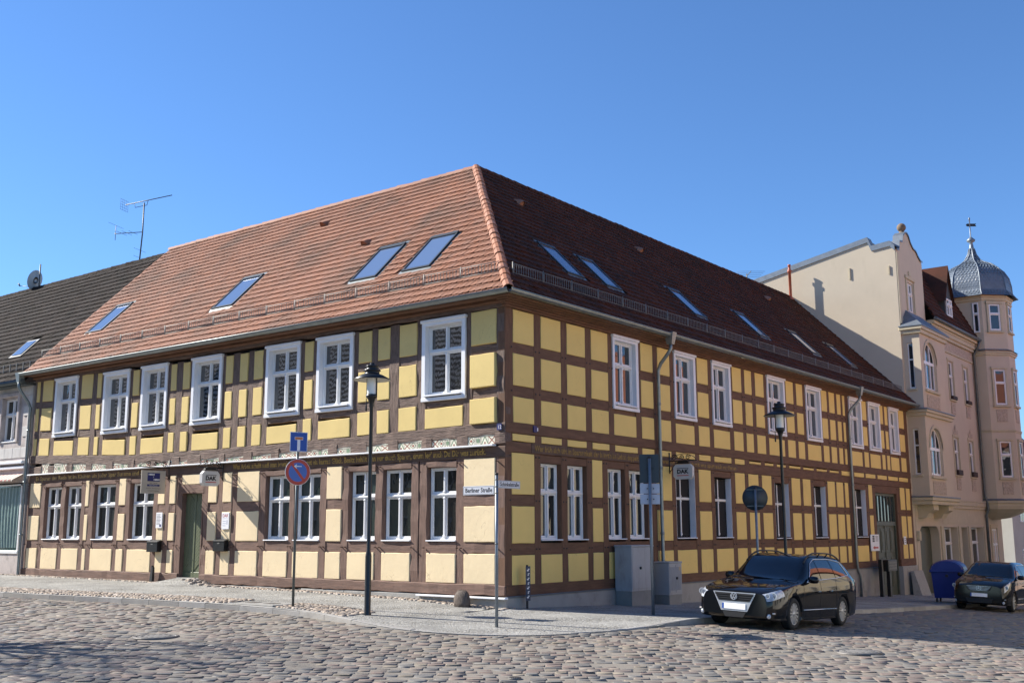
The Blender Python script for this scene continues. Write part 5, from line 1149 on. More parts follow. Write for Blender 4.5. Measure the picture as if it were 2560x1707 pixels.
m = MB(); m.box(-24.6,-24.5,-.02,.06,1.0,3.4); m.box(-21.58,-21.48,-.02,.06,1.0,3.4); m.box(-24.6,-21.5,-.02,.06,3.3,3.4); m.box(-24.6,-21.45,-.06,.06,.95,1.06,0,.01); sw = nbb(m, 'shop_window', M['white'])
m = MB(); m.add([(-24.5,.02,1.06),(-21.58,.02,1.06),(-21.58,.02,3.3),(-24.5,.02,3.3)], [(0,1,2,3)]); m.build('pane', glass('shop_glass', (.05,.10,.09), 1.6, .05), sw, fix=False)
# gathered sheeting hung behind the shop glass
m = MB(); n = 60
vs = []
for i in range(n+1):
    for k in range(9):
        t = k/8; x = -24.4+2.8*i/n*(1-.35*t*0); vs.append((x+.5*t*t*(1-i/n), .015-.02*(1+math.sin(i*1.3+t*2)), 3.25-2.1*t))
m.add(vs, [(i*9+k,i*9+k+1,(i+1)*9+k+1,(i+1)*9+k) for i in range(n) for k in range(8)], 0, True); o = m.build('sheeting', mat('pale_green_sheeting', (.20,.29,.27), .35, .15, 5), sw, fix=False)
# small striped awning
m = MB(); n = 24
for k in range(n): m.add([(-24.8+k*.14,-.02,3.72),(-24.8+(k+1)*.14,-.02,3.72),(-24.8+(k+1)*.14,-.42,3.50+.0),(-24.8+k*.14,-.42,3.50),(-24.8+(k+.5)*.14,-.43,3.42)], [(0,1,2,3),(3,2,4)], k % 2)
nbb(m, 'awning', [mat('awning_red', (.50,.22,.19), .8), mat('awning_cream', (.62,.58,.50), .8)], False)
m = MB(); m.add([(-44,-.35,6.95),(NX,-.35,6.95),(NX,5.0,12.6),(-44,5.0,12.6),(-44,10.4,6.95),(NX,10.4,6.95)], [(0,1,2,3),(3,2,5,4)]); nroof = m.build('roof', M['deck'], nb, fix=False); nroof.matrix_local = nbi
NU = np.array([0,5.35,5.65]); NU = NU/np.linalg.norm(NU); NN = np.array([0,-NU[2],NU[1]])
lay_tiles(((-40,-.37,6.95),(1,0,0),NU,NN), int((NX+40)/.24), .24, .33, lambda P, T: (P[:,0] < NX-.02)&(P[:,1] < 4.95)&~((P[:,0] > -24.6)&(P[:,0] < -23.7)&(P[:,1] > .75)&(P[:,1] < 1.6)), M['darktile_o'], M['darktile'], 60, 'roof_tiles_mossy', nroof, 7.7)
cap_row((-40,5.0,12.62), (NX,5.0,12.62), (0,1,0), (0,0,1), .12, M['darktile_o'], 'ridge_tile', .36, nroof)
m = MB(); m.tube([(-44,-.46,6.92),(NX+.05,-.46,6.92)], .085, 8); m.box(-44,NX,-.36,.05,6.82,6.9); nbb(m, 'gutter', M['zinc_dark'])
m = MB(); f = .06; m.box(-24.55,-23.75,0,.08,0,.08) 
m = MB(); q = lambda a, s_, h: tuple(np.array([a,-.37,6.95])+NU*s_+NN*h)
m.add([q(-24.5,1.75,.12),q(-23.8,1.75,.12),q(-23.8,2.6,.12),q(-24.5,2.6,.12)], [(0,1,2,3)], 1); m.add([q(-24.6,1.65,.10),q(-23.7,1.65,.10),q(-23.7,2.7,.10),q(-24.6,2.7,.10),q(-24.6,1.65,.0),q(-23.7,1.65,.0),q(-23.7,2.7,.0),q(-24.6,2.7,.0)], [(0,1,2,3),(0,4,5,1),(1,5,6,2),(3,7,4,0)]); nbb(m, 'roof_hatch', [M['sky_frame'], M['pane_sky']], False)
m = MB()
for k in range(40): m.box(-40+k*.47,-39.97+k*.47,.0,.03,7.45,7.75)
for z in (7.5,7.7): m.tube([(-40,.015,z),(NX,.015,z)], .012, 5)
stuff(nbb(m, 'snow_guard', M['galv']))
# ================================================================== street furniture
M['lampglass'] = mat('milky_lamp_glass', (.75,.77,.74), .25, .05, 3, spec=.6)
M['hatunder'] = mat('pale_lamp_underside', (.55,.54,.46), .5)
M['steel'] = mat('bluish_galvanised_pole', (.22,.25,.28), .42, .15, 14, metal=.6)
M['signblue'] = mat('traffic_sign_blue', (.012,.075,.36), .4, .05, 6); M['signred'] = mat('traffic_sign_red', (.50,.055,.025), .4, .08, 6)
M['signpark'] = mat('faded_sign_blue', (.07,.15,.45), .4, .05, 6); M['signwhite'] = mat('traffic_sign_white', (.80,.80,.80), .4); M['signorange'] = mat('sign_bar_orange', (.55,.16,.04), .4)
M['signback'] = mat('dark_sign_back', (.035,.05,.06), .5, .1, 8, metal=.2); M['signgrey'] = mat('grey_sign_back', (.42,.46,.54), .5, .08, 8)
M['plate'] = mat('enamel_name_plate', (.62,.64,.68), .35, .03, 5); M['ink'] = mat('black_lettering', (.01,.01,.012), .6); M['navy'] = mat('navy_blue_print', (.012,.018,.13), .5); M['redink'] = mat('red_print', (.50,.05,.035), .5)
M['boardbeige'] = mat('beige_sign_board', (.46,.41,.34), .5, .05, 4); M['lightbox'] = mat('white_light_box', (.58,.57,.55), .4, .04, 4); M['paper'] = mat('white_paper', (.82,.82,.83), .5)
def street_lamp(x, y, label):
    z = pave_z(x, y); t = thing('street_lamp', label, 'street lamp', (x, y, z), (0,0,.3), 'street lamps')
    m = MB(); m.lathe([(.085,-.1),(.085,.02),(.068,.06),(.068,1.22),(.060,1.28),(.042,1.34),(.040,4.40),(.052,4.44),(.052,4.50),(.085,4.60),(.125,4.64),(.125,4.70),(.10,4.70)], 16); m.build('pole', M['black'], t)
    m = MB(); m.lathe([(.098,4.69),(.104,4.75),(.104,5.06)], 18); m.build('lamp_glass', M['lampglass'], t)
    m = MB(); m.lathe([(.10,5.05),(.20,5.075),(.41,5.015),(.415,5.03),(.24,5.125),(.165,5.15),(.16,5.20),(.19,5.215),(.185,5.245),(.13,5.255),(.13,5.31),(.15,5.315),(.14,5.335),(.05,5.36),(.045,5.40),(.001,5.41)], 28)
    m.mi = [1 if i < 28*2 else 0 for i in range(len(m.f))]; m.build('lamp_hat', [M['black'], M['hatunder']], t, fix=False)
    for a in (0, PI):
        m = MB(); m.tube([(.118*math.cos(a),.118*math.sin(a),4.68),(.118*math.cos(a),.118*math.sin(a),5.1)], .012, 6); m.build('support_rod', M['black'], t)
    m = MB(); m.lathe([(.001,4.33),(.022,4.35),(.022,4.42),(.01,4.52),(.01,4.62)], 8, (-.13,0,0)); m.build('hanging_weight', M['black'], t)
street_lamp(-1.43,-2.93, 'black street lamp with wide flat hat before the sunny front near the corner')
street_lamp(3.6,7.2, 'black street lamp with wide flat hat behind the parked station wagon')
def face_frame(x, y, z, nx, ny):
    """matrix whose local x runs right as seen from outside, y up, z towards the viewer"""
    n = Vector((nx,ny,0)).normalized(); r = Vector((-n.y,n.x,0)); u = Vector((0,0,1))
    return Matrix([[r[i],u[i],n[i],(x,y,z)[i]] for i in range(3)]+[[0,0,0,1]])
def disc(mb, r, z, n=36, mi=0, r0=0.0):
    if r0: mb.add([(q*math.cos(2*PI*k/n), q*math.sin(2*PI*k/n), z) for q in (r0,r) for k in range(n)], [(k,(k+1) % n,n+(k+1) % n,n+k) for k in range(n)], mi)
    else: mb.add([(r*math.cos(2*PI*k/n), r*math.sin(2*PI*k/n), z) for k in range(n)], [tuple(range(n))], mi)
def put(mb, name, mt, parent, mw, fix=False):
    o = mb.build(name, mt, parent, fix=fix); o.matrix_local = parent.matrix_world.inverted() @ mw if False else Matrix.Translation(-parent.location) @ mw; return o
def pole(t, h, r=.032, mt=None, cap=True, lean=0):
    m = MB(); m.tube([(0,0,-.1),(lean,0,h)], r, 12); m.build('pole', mt or M['steel'], t)
    if cap: m = MB(); m.tube([(lean,0,h),(lean,0,h+.04)], r*1.12, 12); m.build('cap', M['blackm'], t)
# no-parking post
x, y = -3.71, -3.0; z = pave_z(x,y); t = thing('traffic_sign', 'grey post with blue dead-end sign above a round no-parking sign with white arrow', 'traffic sign', (x,y,z)); pole(t, 3.9, .030, M['zinc_dark'])
fm = face_frame(x+.042,y-.016,3.70,.93,-.36); m = MB(); m.box(-.21,.21,-.225,.225,-.006,0,0,.004); sq = put(m,'square_sign',M['signwhite'],t,fm); m = MB(); m.box(-.197,.197,-.212,.212,0,.002); put(m,'blue_field',M['signblue'],sq,Matrix()).matrix_local = Matrix()
m = MB(); m.box(-.035,.035,-.20,.075,.002,.0035); put(m,'white_bar',M['signwhite'],sq,Matrix()).matrix_local = Matrix(); m = MB(); m.box(-.10,.10,.045,.115,.0038,.005); put(m,'bar_rim',M['signwhite'],sq,Matrix()).matrix_local = Matrix(); m = MB(); m.box(-.092,.092,.052,.108,.005,.006); put(m,'red_bar',M['signorange'],sq,Matrix()).matrix_local = Matrix()
fm = face_frame(x+.042,y-.016,3.01,.93,-.36); m = MB(); m.lathe([(.0001,-.008),(.302,-.008),(.302,0),(.0001,0)], 40); rs = put(m,'round_sign',M['signwhite'],t,fm)
for nm, mb, mt in (('red_ring',(lambda q: (disc(q,.292,.0015,40,0,.218), q)[1])(MB()),M['signred']),('blue_disc',(lambda q: (disc(q,.219,.0012,40), q)[1])(MB()),M['signpark'])): mb.build(nm, mt, rs, fix=False)
m = MB(); a = math.radians(-52); c_, s_ = math.cos(a), math.sin(a); m.add([(c_*p-s_*q, s_*p+c_*q, .0028) for p, q in ((-.235,-.03),(.235,-.03),(.235,.03),(-.235,.03))], [(0,1,2,3)]); m.build('red_slash', M['signred'], rs, fix=False)
m = MB(); m.add([(-.07,.122,.004),(.09,.122,.004),(.09,.142,.004),(-.07,.142,.004)], [(0,1,2,3)]); m.add([(-.10,.132,.0042),(-.03,.185,.0042),(-.03,.160,.0042),(-.065,.132,.0042),(-.03,.104,.0042),(-.03,.079,.0042)], [(0,3,2,1),(0,5,4,3)]); m.build('white_arrow', M['signwhite'], rs, fix=False)
# street-name post
x, y = 1.76, -2.54; z = pave_z(x,y); t = thing('street_name_sign', 'grey post at the corner with two street-name plates, Berliner Straße and Schinkelstraße', 'street sign', (x,y,z)); pole(t, 2.98, .032)
for nm, (nx, ny), zc, off, ln, hh, body in (('name_plate',(0,-1),2.485,-.47,.82,.18,'Berliner Straße'),('name_plate',(1,0),2.60,.42,.72,.155,'Schinkelstraße')):
    n = Vector((nx,ny,0)); r = Vector((-n.y,n.x,0)); c = Vector((x,y,zc))+r*off
    fm = face_frame(c.x, c.y, zc, nx, ny); m = MB(); m.box(-ln/2,ln/2,-hh/2,hh/2,-.004,.004,0,.003); p = put(m, nm, M['plate'], t, fm, True)
    p['label'] = 'plate reading '+body
    m = MB()
    for x0_, x1_, y0_, y1_ in ((-ln/2+.012,ln/2-.012,hh/2-.018,hh/2-.013),(-ln/2+.012,ln/2-.012,-hh/2+.013,-hh/2+.018),(-ln/2+.012,-ln/2+.017,-hh/2+.018,hh/2-.018),(ln/2-.017,ln/2-.012,-hh/2+.018,hh/2-.018)): m.box(x0_,x1_,y0_,y1_,.004,.0052)
    m.build('border', M['ink'], p)
    me = text_mesh(body, hh*.72, M['ink'], .0006, fit=ln*.86, bold=.002); o = link('lettering', me, p); o.location = (-ln*.43,-hh*.22,.0055)
for zz in (2.42,2.55,2.69,1.42):
    m = MB(); m.lathe([(.034,zz-.012),(.038,zz-.012),(.038,zz+.012),(.034,zz+.012)], 12); o = m.build('clamp', M['galv'], t); o.location = (0,0,-z)
# post seen from behind with three plates
x, y = 2.97, 1.45; z = pave_z(x,y); t = thing('traffic_sign', 'grey post with dark back of a tall sign and two plates, before the cabinets', 'traffic sign', (x,y,z)); pole(t, 3.42, .036)
for zc, w_, h_, mt in ((3.04,.44,.64,M['signback']),(2.595,.44,.22,M['signgrey']),(2.36,.44,.22,M['signgrey'])):
    fm = face_frame(x-.035,y+.05,zc,.6,-.8); m = MB(); m.box(-w_/2,w_/2,-h_/2,h_/2,-.01,0,0,.004); put(m,'sign_plate',mt,t,fm,True)
    for dx in (-.06,.08): m = MB(); m.box(dx-.012,dx+.012,-.012,.012,0,.02); put(m,'bolt',M['blackm'],t,fm,True)
# round sign from behind
x, y = 3.7, 5.3; z = pave_z(x,y); t = thing('traffic_sign', 'grey post with the dark back of a round sign, rising behind the station wagon', 'traffic sign', (x,y,z)); pole(t, 2.98, .032)
fm = face_frame(x-.03,y+.04,2.46,.5,-.86); m = MB(); m.lathe([(.0001,-.012),(.31,-.012),(.31,0),(.0001,0)], 36); rb = put(m,'round_plate',M['signback'],t,fm)
for dy in (-.2,.2): m = MB(); m.box(-.2,.2,dy-.012,dy+.012,.0,.012); m.build('back_rail', M['zinc_dark'], rb)
# two switch cabinets by the shaded wall
M['cab'] = ramp_on(mat('grey_cabinet_paint', (.36,.38,.40), .55, .08, 3), 3, .55, .7, (.24,.235,.225), .6, (1,4,.4)); M['cab_b'] = mat('darker_cabinet_base', (.24,.245,.235), .7, .12, 4)
def cabinet(x0, x1, y0, y1, h, base, label, ribs):
    z = pave_z((x0+x1)/2,(y0+y1)/2)-.04; cx, cy = (x0+x1)/2, (y0+y1)/2; t = thing('switch_cabinet', label, 'cabinet', (cx,cy,z), group='switch cabinets by the shaded wall'); X, Y = (x1-x0)/2, (y1-y0)/2
    m = MB(); m.box(-X+.01,X-.01,-Y+.01,Y-.01,-.1,base); m.build('base', M['cab_b'], t)
    m = MB(); m.box(-X,X,-Y,Y,base+.002,h-.05,0,.006); m.build('body', M['cab'], t)
    m = MB(); m.box(-X-.02,X+.02,-Y-.02,Y+.02,h-.05,h,0,.015); m.build('lid', M['cab'], t)
    for d0_, d1_ in (((-Y+.03,-.01),(.01,Y-.03)) if ribs else ((-Y+.03,Y-.03),)):
        m = MB(); m.box(X,X+.012,d0_,d1_,base+.06,h-.08,0,.004)
        if ribs:
            for k in range(7): yy = d0_+.04+k*(d1_-d0_-.08)/6; m.box(X+.012,X+.018,yy-.008,yy+.008,base+.12,h-.14)
        m.build('door', M['cab'], t)
    m = MB(); m.lathe([(.001,.03),(.035,.03),(.035,0)], 12); o = m.build('lock', M['blackm'], t); o.rotation_euler = (0,PI/2,0); o.location = (X+.012,-Y*.25 if not ribs else .04,(base+h)/2)
    if ribs: m = MB(); m.box(X+.012,X+.014,Y-.18,Y-.06,h-.24,h-.14); m.build('sticker', mat('yellow_sticker',(.65,.38,.03),.5), t)
cabinet(.08,.58,4.5,5.6,1.58,.42, 'tall grey switch cabinet with stained door, left of the pole', False)
cabinet(.10,.62,6.35,7.05,1.18,.30, 'lower ribbed grey cabinet with yellow sticker, right of the pole', True)
# measuring staff at the corner
x, y = .22, .52; z = pave_z(x,y); t = thing('measuring_staff', 'narrow dark blue staff with white figures at the house corner', 'staff', (x,y,z)); m = MB(); m.box(-.02,.02,-.02,.02,-.1,.98,0,.004); m.build('post', M['blackm'], t)
m = MB(); m.box(.022,.032,-.085,.085,.18,.95,0,.003); pl = m.build('scale_plate', mat('dark_blue_enamel',(.02,.045,.09),.4), t)
for k in range(7):
    m = MB(); zz = .24+k*.1; m.box(.0325,.034,-.05+.03*(k % 2),.02,zz,zz+.03); m.box(.0325,.034,-.01,.05,zz+.035,zz+.055); m.build('marking', M['signwhite'], pl)
# corner stone and old wooden stump
x, y = -.93, -.42; z = pave_z(x,y); m = MB(); prof = [(.001,-.05),(.22,-.05),(.225,.1),(.21,.22),(.17,.31),(.10,.36),(.001,.375)]; m.lathe(prof, 18); m.v = [(p[0]*.98+rng.normal(0,.006), p[1]*.62+rng.normal(0,.006), p[2]+rng.normal(0,.005)) for p in m.v]
o = tag(m.build('corner_stone', wood('weathered_fender_stone',(.13,.10,.08),(6,6,1.2),bump=.6), None), 'low rounded brown fender stone standing at the sunny wall near the corner', 'stone'); o.location = (x,y,z)
x, y = -13.3, -.18; z = pave_z(x,y); m = MB(); m.add([(-.09,-.03,-.1),(.06,-.03,-.1),(.06,.06,-.1),(-.09,.06,-.1),(.0,-.02,.50),(.07,-.02,.44),(.07,.05,.44),(.0,.05,.50)], [(3,2,1,0),(4,5,6,7),(0,1,5,4),(1,2,6,5),(2,3,7,6),(3,0,4,7)]); o = tag(m.build('wooden_stump', M['blackm'], None), 'short dark wedge-shaped stump leaning at the sunny wall left of the door', 'stump'); o.location = (x,y,z)
# ---- hanging shop signs on scrolled iron arms
def scroll(m, c, r, turns, axis_u, sgn=1, n=18, th=.012):
    pts = []
    for k in range(n+1):
        t = k/n; a = turns*2*PI*t; q = r*(1-.75*t); pts.append(Vector(c)+Vector(axis_u)*(q*math.cos(a)*sgn)+Vector((0,0,1))*(q*math.sin(a)))
    m.tube(pts, th, 6)
def hanging_sign(label, root, outw, reach, zc, w_, h_, hexa, kind):
    """root: point on the wall; outw: unit vector from the wall; board hangs square to the wall"""
    root = Vector(root); U = Vector(outw); t = thing('hanging_sign', label, 'shop sign', root, group='hanging signs on iron arms')
    m = MB(); ztop = zc+h_/2-root.z
    m.tube([Vector((0,0,ztop+.10)), U*(reach+.08)+Vector((0,0,ztop+.10))], .016, 6); m.tube([Vector((0,0,ztop-.25)), Vector((0,0,ztop+.35))], .018, 6); m.build('arm', M['black'], t)
    m = MB(); m.tube([Vector((0,0,ztop-.22)), U*.22+Vector((0,0,ztop+.08))], .010, 6); m.build('brace', M['black'], t)
    for c, r, sg in ((.16,.10,1),(.42,.07,-1),(.62,.08,1)):
        m = MB(); scroll(m, U*c*reach*1.2+Vector((0,0,ztop+.20)), r, 1.4, U, sg); m.build('scroll', M['black'], t)
    m = MB(); m.tube([U*(.05+reach*(k/12))+Vector((0,0,ztop+.14+.16*math.sin(PI*k/12)**.7)) for k in range(13)], .009, 6); m.build('scroll', M['black'], t)
    N = Vector((-U.y,U.x,0))      # one broad face
    if N.dot(Vector((CAM[0],CAM[1],0))-root) < 0: N = -N
    R = Vector((-N.y,N.x,0)); c = U*(reach*.56); fm = Matrix([[R[i],(0,0,1)[i],N[i],(c.x,c.y,zc-root.z)[i]] for i in range(3)]+[[0,0,0,1]])
    b = .08 if hexa else .0; X, Y = w_/2, h_/2
    poly = [(-X+b,-Y),(X-b,-Y),(X,-Y+b),(X,Y-b),(X-b,Y),(-X+b,Y),(-X,Y-b),(-X,-Y+b)] if b else [(-X,-Y),(X,-Y),(X,Y),(-X,Y)]
    m = MB(); m.prism(poly, 'z', -.06 if hexa else -.015, .06 if hexa else .015); bd = m.build('board', M['lightbox'] if hexa else M['boardbeige'], t); bd.matrix_local = fm; dz = .0612 if hexa else .0162
    if hexa:
        m = MB(); m.add([(-X*.75,Y+.02,-.06),(X*.75,Y+.02,-.06),(X*.75,Y+.02,.06),(-X*.75,Y+.02,.06),(-X*.4,Y+.12,-.03),(X*.4,Y+.12,-.03),(X*.4,Y+.12,.03),(-X*.4,Y+.12,.03)], [(0,1,2,3),(7,6,5,4),(0,4,5,1),(2,6,7,3),(1,5,6,2),(0,3,7,4)]); m.build('cap', M['black'], bd)
        me = text_mesh('DAK', .155, M['ink'], .001, fit=w_*.62, bold=.008); o = link('lettering', me, bd); o.location = (-w_*.31,-.045,dz)
        m = MB(); m.box(-w_*.31,w_*.31,.09,.105,dz,dz+.0015); m.build('upper_line', M['ink'], bd); m = MB(); m.box(-w_*.31,w_*.31,-.115,-.093,dz,dz+.0015); m.build('red_line', M['redink'], bd)
        for sgn_ in (-1,):
            me = text_mesh('DAK', .155, M['ink'], .001, fit=w_*.62, bold=.008); o = link('lettering', me, bd); o.location = (w_*.31,-.045,-dz); o.rotation_euler = (0,PI,0)
    else:
        m = MB(); m.box(-w_*.26,w_*.26,.02,.27,dz,dz+.001); bl = m.build('blue_field', M['navy'], bd)
        for body, px_, pz_, wd in (('HERM',-w_*.22,.20,.20),('&',-.02,.125,.03),('HERM',.0,.05,.20)):
            me = text_mesh(body, .062, M['signwhite'], .0006, fit=wd, bold=.004); o = link('lettering', me, bl); o.location = (px_,pz_,dz+.0016)
        for body, pz_, wd, bgd in (('Makler · Gutachter',-.04,.28,0),('www.herm.de',-.115,.28,1),('Finanzen · Finanzierungen',-.20,.50,0),('Verkauf & Vermietung',-.27,.38,0)):
            if bgd: m = MB(); m.box(-w_*.26,w_*.26,pz_-.012,pz_+.045,dz,dz+.001); m.build('blue_strip', M['navy'], bd)
            me = text_mesh(body, .04, M['signwhite'] if bgd else M['ink'], .0006, fit=wd); o = link('lettering', me, bd); o.location = (-wd/2,pz_,dz+.0016)
rx = -10.32; p = side(526,1196,rx); hanging_sign('octagonal white DAK light box on a scrolled arm over the front door, sunny street', (rx,-.02,3.35), (0,-1,0), .80, p[2], .60, .42, True, 0)
rx = front(424,1182)[0]; p = side(371,1204,rx); hanging_sign('pale board reading HERM & HERM on a scrolled arm, left of the front door', (rx,-.02,3.4), (0,-1,0), .95, p[2], .82, .68, False, 1)
ry = 7.62; p = front(1681,1180,ry); hanging_sign('octagonal white DAK light box on a scrolled arm at the shaded wall above the cabinets', (.02,ry,3.25), (1,0,0), .80, p[2], .60, .42, True, 0)
# ---- notices and letter boxes on the walls
def wall_plate(label, name, wall, a0, a1, z0, z1, d, mt, cat='notice'):
    c = ((a0+a1)/2,-d,(z0+z1)/2) if wall == 'L' else (d,(a0+a1)/2,(z0+z1)/2); t = thing(name, label, cat, c); w_, h_ = a1-a0, z1-z0
    m = MB(); (m.box(-w_/2,w_/2,-.012,.012,-h_/2,h_/2,0,.003) if wall == 'L' else m.box(-.012,.012,-w_/2,w_/2,-h_/2,h_/2,0,.003)); m.build('plate', mt, t); return t, w_, h_
def wl(t, wall, body, a, z, size, mt, fit):
    me = text_mesh(body, size, mt, .0005, fit=fit); o = link('lettering', me, t); o.location = (a,-.0135,z) if wall == 'L' else (.0135,a,z); o.rotation_euler = (PI/2,0,0) if wall == 'L' else (PI/2,0,PI/2)
def bars(t, wall, rows_, mt):
    for a0, a1, z0, z1 in rows_:
        m = MB(); (m.box(a0,a1,-.0140,-.0125,z0,z1) if wall == 'L' else m.box(.0125,.0140,a0,a1,z0,z1)); m.build('printed_line', mt, t)
P0, P1 = front(450+.2168*490,1140+.2168*840), front(450+.2168*583,1140+.2168*648)
t, w_, h_ = wall_plate('white poster headed DAK in red beside the front door', 'poster', 'L', P0[0], P1[0], P0[2], P1[2], .035, M['paper']); wl(t,'L','DAK',-w_*.38,h_*.22,.13,M['redink'],w_*.76); bars(t,'L',[(-w_*.38,w_*.38,h_*.375,h_*.39),(-w_*.38,w_*.38,h_*.14,h_*.155),(-w_*.35,w_*.1,-.02,-.005),(-w_*.35,w_*.1,-.08,-.065),(-w_*.35,w_*.05,-.14,-.125),(w_*.2,w_*.3,-.1,.02),(-w_*.35,w_*.0,-.24,-.225)],M['signgrey'])
P0, P1 = front(50+.1913*1788,1160+.1913*833), front(50+.1913*1878,1160+.1913*630)
t, w_, h_ = wall_plate('white notice with lines of print above the left letter box', 'notice_sheet', 'L', P0[0], P1[0], P0[2], P1[2], .035, M['paper']); bars(t,'L',[(-w_*.38,w_*.38*random.uniform(.4,1),h_*(.36-.09*k),h_*(.36-.09*k)+.012) for k in range(8)],M['ink']); bars(t,'L',[(w_*.1,w_*.38,-h_*.42,-h_*.27)],M['navy'])
def letter_box(label, px0, px1, c):
    p, q = front(*px0), front(*px1); a0, a1, z0, z1 = p[0]+.02, q[0]-.06, q[2], p[2]; t = thing('letter_box', label, 'letter box', ((a0+a1)/2,-.02,z0)); w_, h_ = (a1-a0)/2, z1-z0
    m = MB(); m.box(-w_,w_,-.15,.0,.0,h_*.86,0,.008); m.build('body', M['black'], t)
    m = MB(); m.add([(-w_-.01,-.165,h_*.83),(w_+.01,-.165,h_*.83),(w_+.01,.0,h_),(-w_-.01,.0,h_),(-w_-.01,-.165,h_*.80),(w_+.01,-.165,h_*.80)], [(0,1,2,3),(4,5,1,0),(0,3,4),(1,5,2)]); m.build('lid', M['blackm'], t, fix=False)
    m = MB(); m.box(-.05,.05,-.155,-.15,h_*.6,h_*.68); m.build('name_slot', M['galv'], t)
letter_box('black letter box to the right of the front door under the DAK poster', (450+.2168*432,1140+.2168*950), (450+.2168*575,1140+.2168*1095), 0)
letter_box('black letter box to the left of the front door under the notice', (50+.1913*1715,1160+.1913*985), (50+.1913*1865,1160+.1913*1145), 0)
P0, P1 = side(1980+.22958*860,1140+.22958*1032,.05), side(1980+.22958*940,1140+.22958*850,.05)
t, w_, h_ = wall_plate('white sign with red arrow beside the green carriage gate', 'arrow_sign', 'R', min(P0[1],P1[1]), max(P0[1],P1[1]), P0[2], P1[2], .06, M['paper'], 'sign'); bars(t,'R',[(-w_*.3,-w_*.05,h_*(.35-.10*k),h_*(.35-.10*k)+.05) for k in range(4)]+[(.05,w_*.4,h_*(.38-.07*k),h_*(.38-.07*k)+.015) for k in range(5)],M['ink'])
m = MB(); m.add([(.0145,-w_*.3,-h_*.3),(.0145,-w_*.05,-h_*.18),(.0145,-w_*.05,-h_*.25),(.0145,w_*.35,-h_*.25),(.0145,w_*.35,-h_*.35),(.0145,-w_*.05,-h_*.35),(.0145,-w_*.05,-h_*.42)], [(0,1,6),(2,3,4,5)]); m.build('red_arrow', M['redink'], t, fix=False)
t, w_, h_ = wall_plate('small white bell plate to the right of the carriage gate', 'bell_plate', 'R', 27.78, 28.05, 1.05, 1.40, .02, M['paper'], 'bell plate'); bars(t,'R',[(-.08,.08,.08-.08*k,.10-.08*k) for k in range(3)],M['ink'])
for wall, a, zz, body, lb in (('L',front(850+.28061*1428,1060)[0],front(1250,740+.28061*1165)[2],'12','small blue house number plate on the sunny side of the corner post'),('R',side(1250+.2807*303,1070)[1],side(1250+.2807*303,740+.2807*1185)[2],'1','small blue house number plate on the shaded wall beside the corner')):
    t, w_, h_ = wall_plate(lb,'house_number',wall,a-.07,a+.07,zz-.075,zz+.075,.035,M['navy'],'number plate'); wl(t,wall,body,-.045 if body=='12' else -.02,-.045,.12,M['signwhite'],.09 if body=='12' else .04)
# post letter-box group by the gate
x, y = .55, 23.6; z = pave_z(x,y); t = thing('letter_box_stand', 'black letter-box stand with a row of slots before the carriage gate', 'letter box', (x,y,z))
for dy in (-.45,.42): m = MB(); m.box(-.07,.07,dy-.09,dy+.09,-.1,1.05 if dy > 0 else 1.45,0,.01); m.build('post', M['black'], t)
m = MB(); m.box(-.18,.18,-.1,.95,.98,1.42,0,.015); bx_ = m.build('box', M['black'], t)
for k in range(3): m = MB(); m.box(.181,.187,-.02,.87,1.05+k*.11,1.13+k*.11); m.build('slot_row', M['galv'], bx_)
x, y = .30, 28.5; z = pave_z(x,y); m = MB(); m.add([(-.05,-.62,-.1),(.35,-.62,-.1),(.35,.62,-.1),(-.05,.62,-.1),(-.10,-.62,1.02),(.02,-.62,1.02),(.02,.62,1.02),(-.10,.62,1.02)], [(3,2,1,0),(4,5,6,7),(0,1,5,4),(1,2,6,5),(2,3,7,6),(3,0,4,7)]); o = tag(m.build('stone_slab', M['plinth'], None), 'grey slab leaning against the plinth to the right of the carriage gate', 'slab'); o.location = (x,y,z)
# blue refuse container
M['binblue'] = mat('blue_plastic', (.008,.022,.19), .38, .08, 5)
x, y = 3.75, 20.9; z = pave_z(x,y); t = thing('refuse_container', 'large blue wheeled refuse container with domed lid behind the black cars', 'bin', (x,y,z), (0,0,.15))
m = MB(); m.add([(-.46,-.55,.18),(.46,-.55,.18),(.46,.55,.18),(-.46,.55,.18),(-.52,-.62,1.08),(.52,-.62,1.08),(.52,.62,1.08),(-.52,.62,1.08)], [(3,2,1,0),(4,5,6,7),(0,1,5,4),(1,2,6,5),(2,3,7,6),(3,0,4,7)]); m.build('body', M['binblue'], t)
m = MB(); m.box(-.57,.57,-.67,.67,1.06,1.16,0,.02); m.build('rim', M['binblue'], t)
m = MB(); vs = []
for k in range(11):
    a = PI*k/10; 
    for yy, q in ((-.66,.9),(-.5,1.0),(.5,1.0),(.66,.9)): vs.append((-.56*math.cos(a)*q, yy, 1.15+.34*math.sin(a)*q))
m.add(vs, [(i*4+k,i*4+k+1,(i+1)*4+k+1,(i+1)*4+k) for i in range(10) for k in range(3)]+[tuple(i*4 for i in range(11)),tuple(i*4+3 for i in range(11))[::-1]], 0, False); m.build('lid', M['binblue'], t)
for sx in (-.4,.4):
    for sy in (-.45,.45): m = MB(); m.tube([(sx-.03,sy,.09),(sx+.03,sy,.09)], .09, 12); m.build('wheel', M['blackm'], t)
for s_ in (-1,1): m = MB(); m.tube([(.0,s_*.62,.95),(.0,s_*.72,.95)], .05, 10); m.build('trunnion', M['blackm'], t)
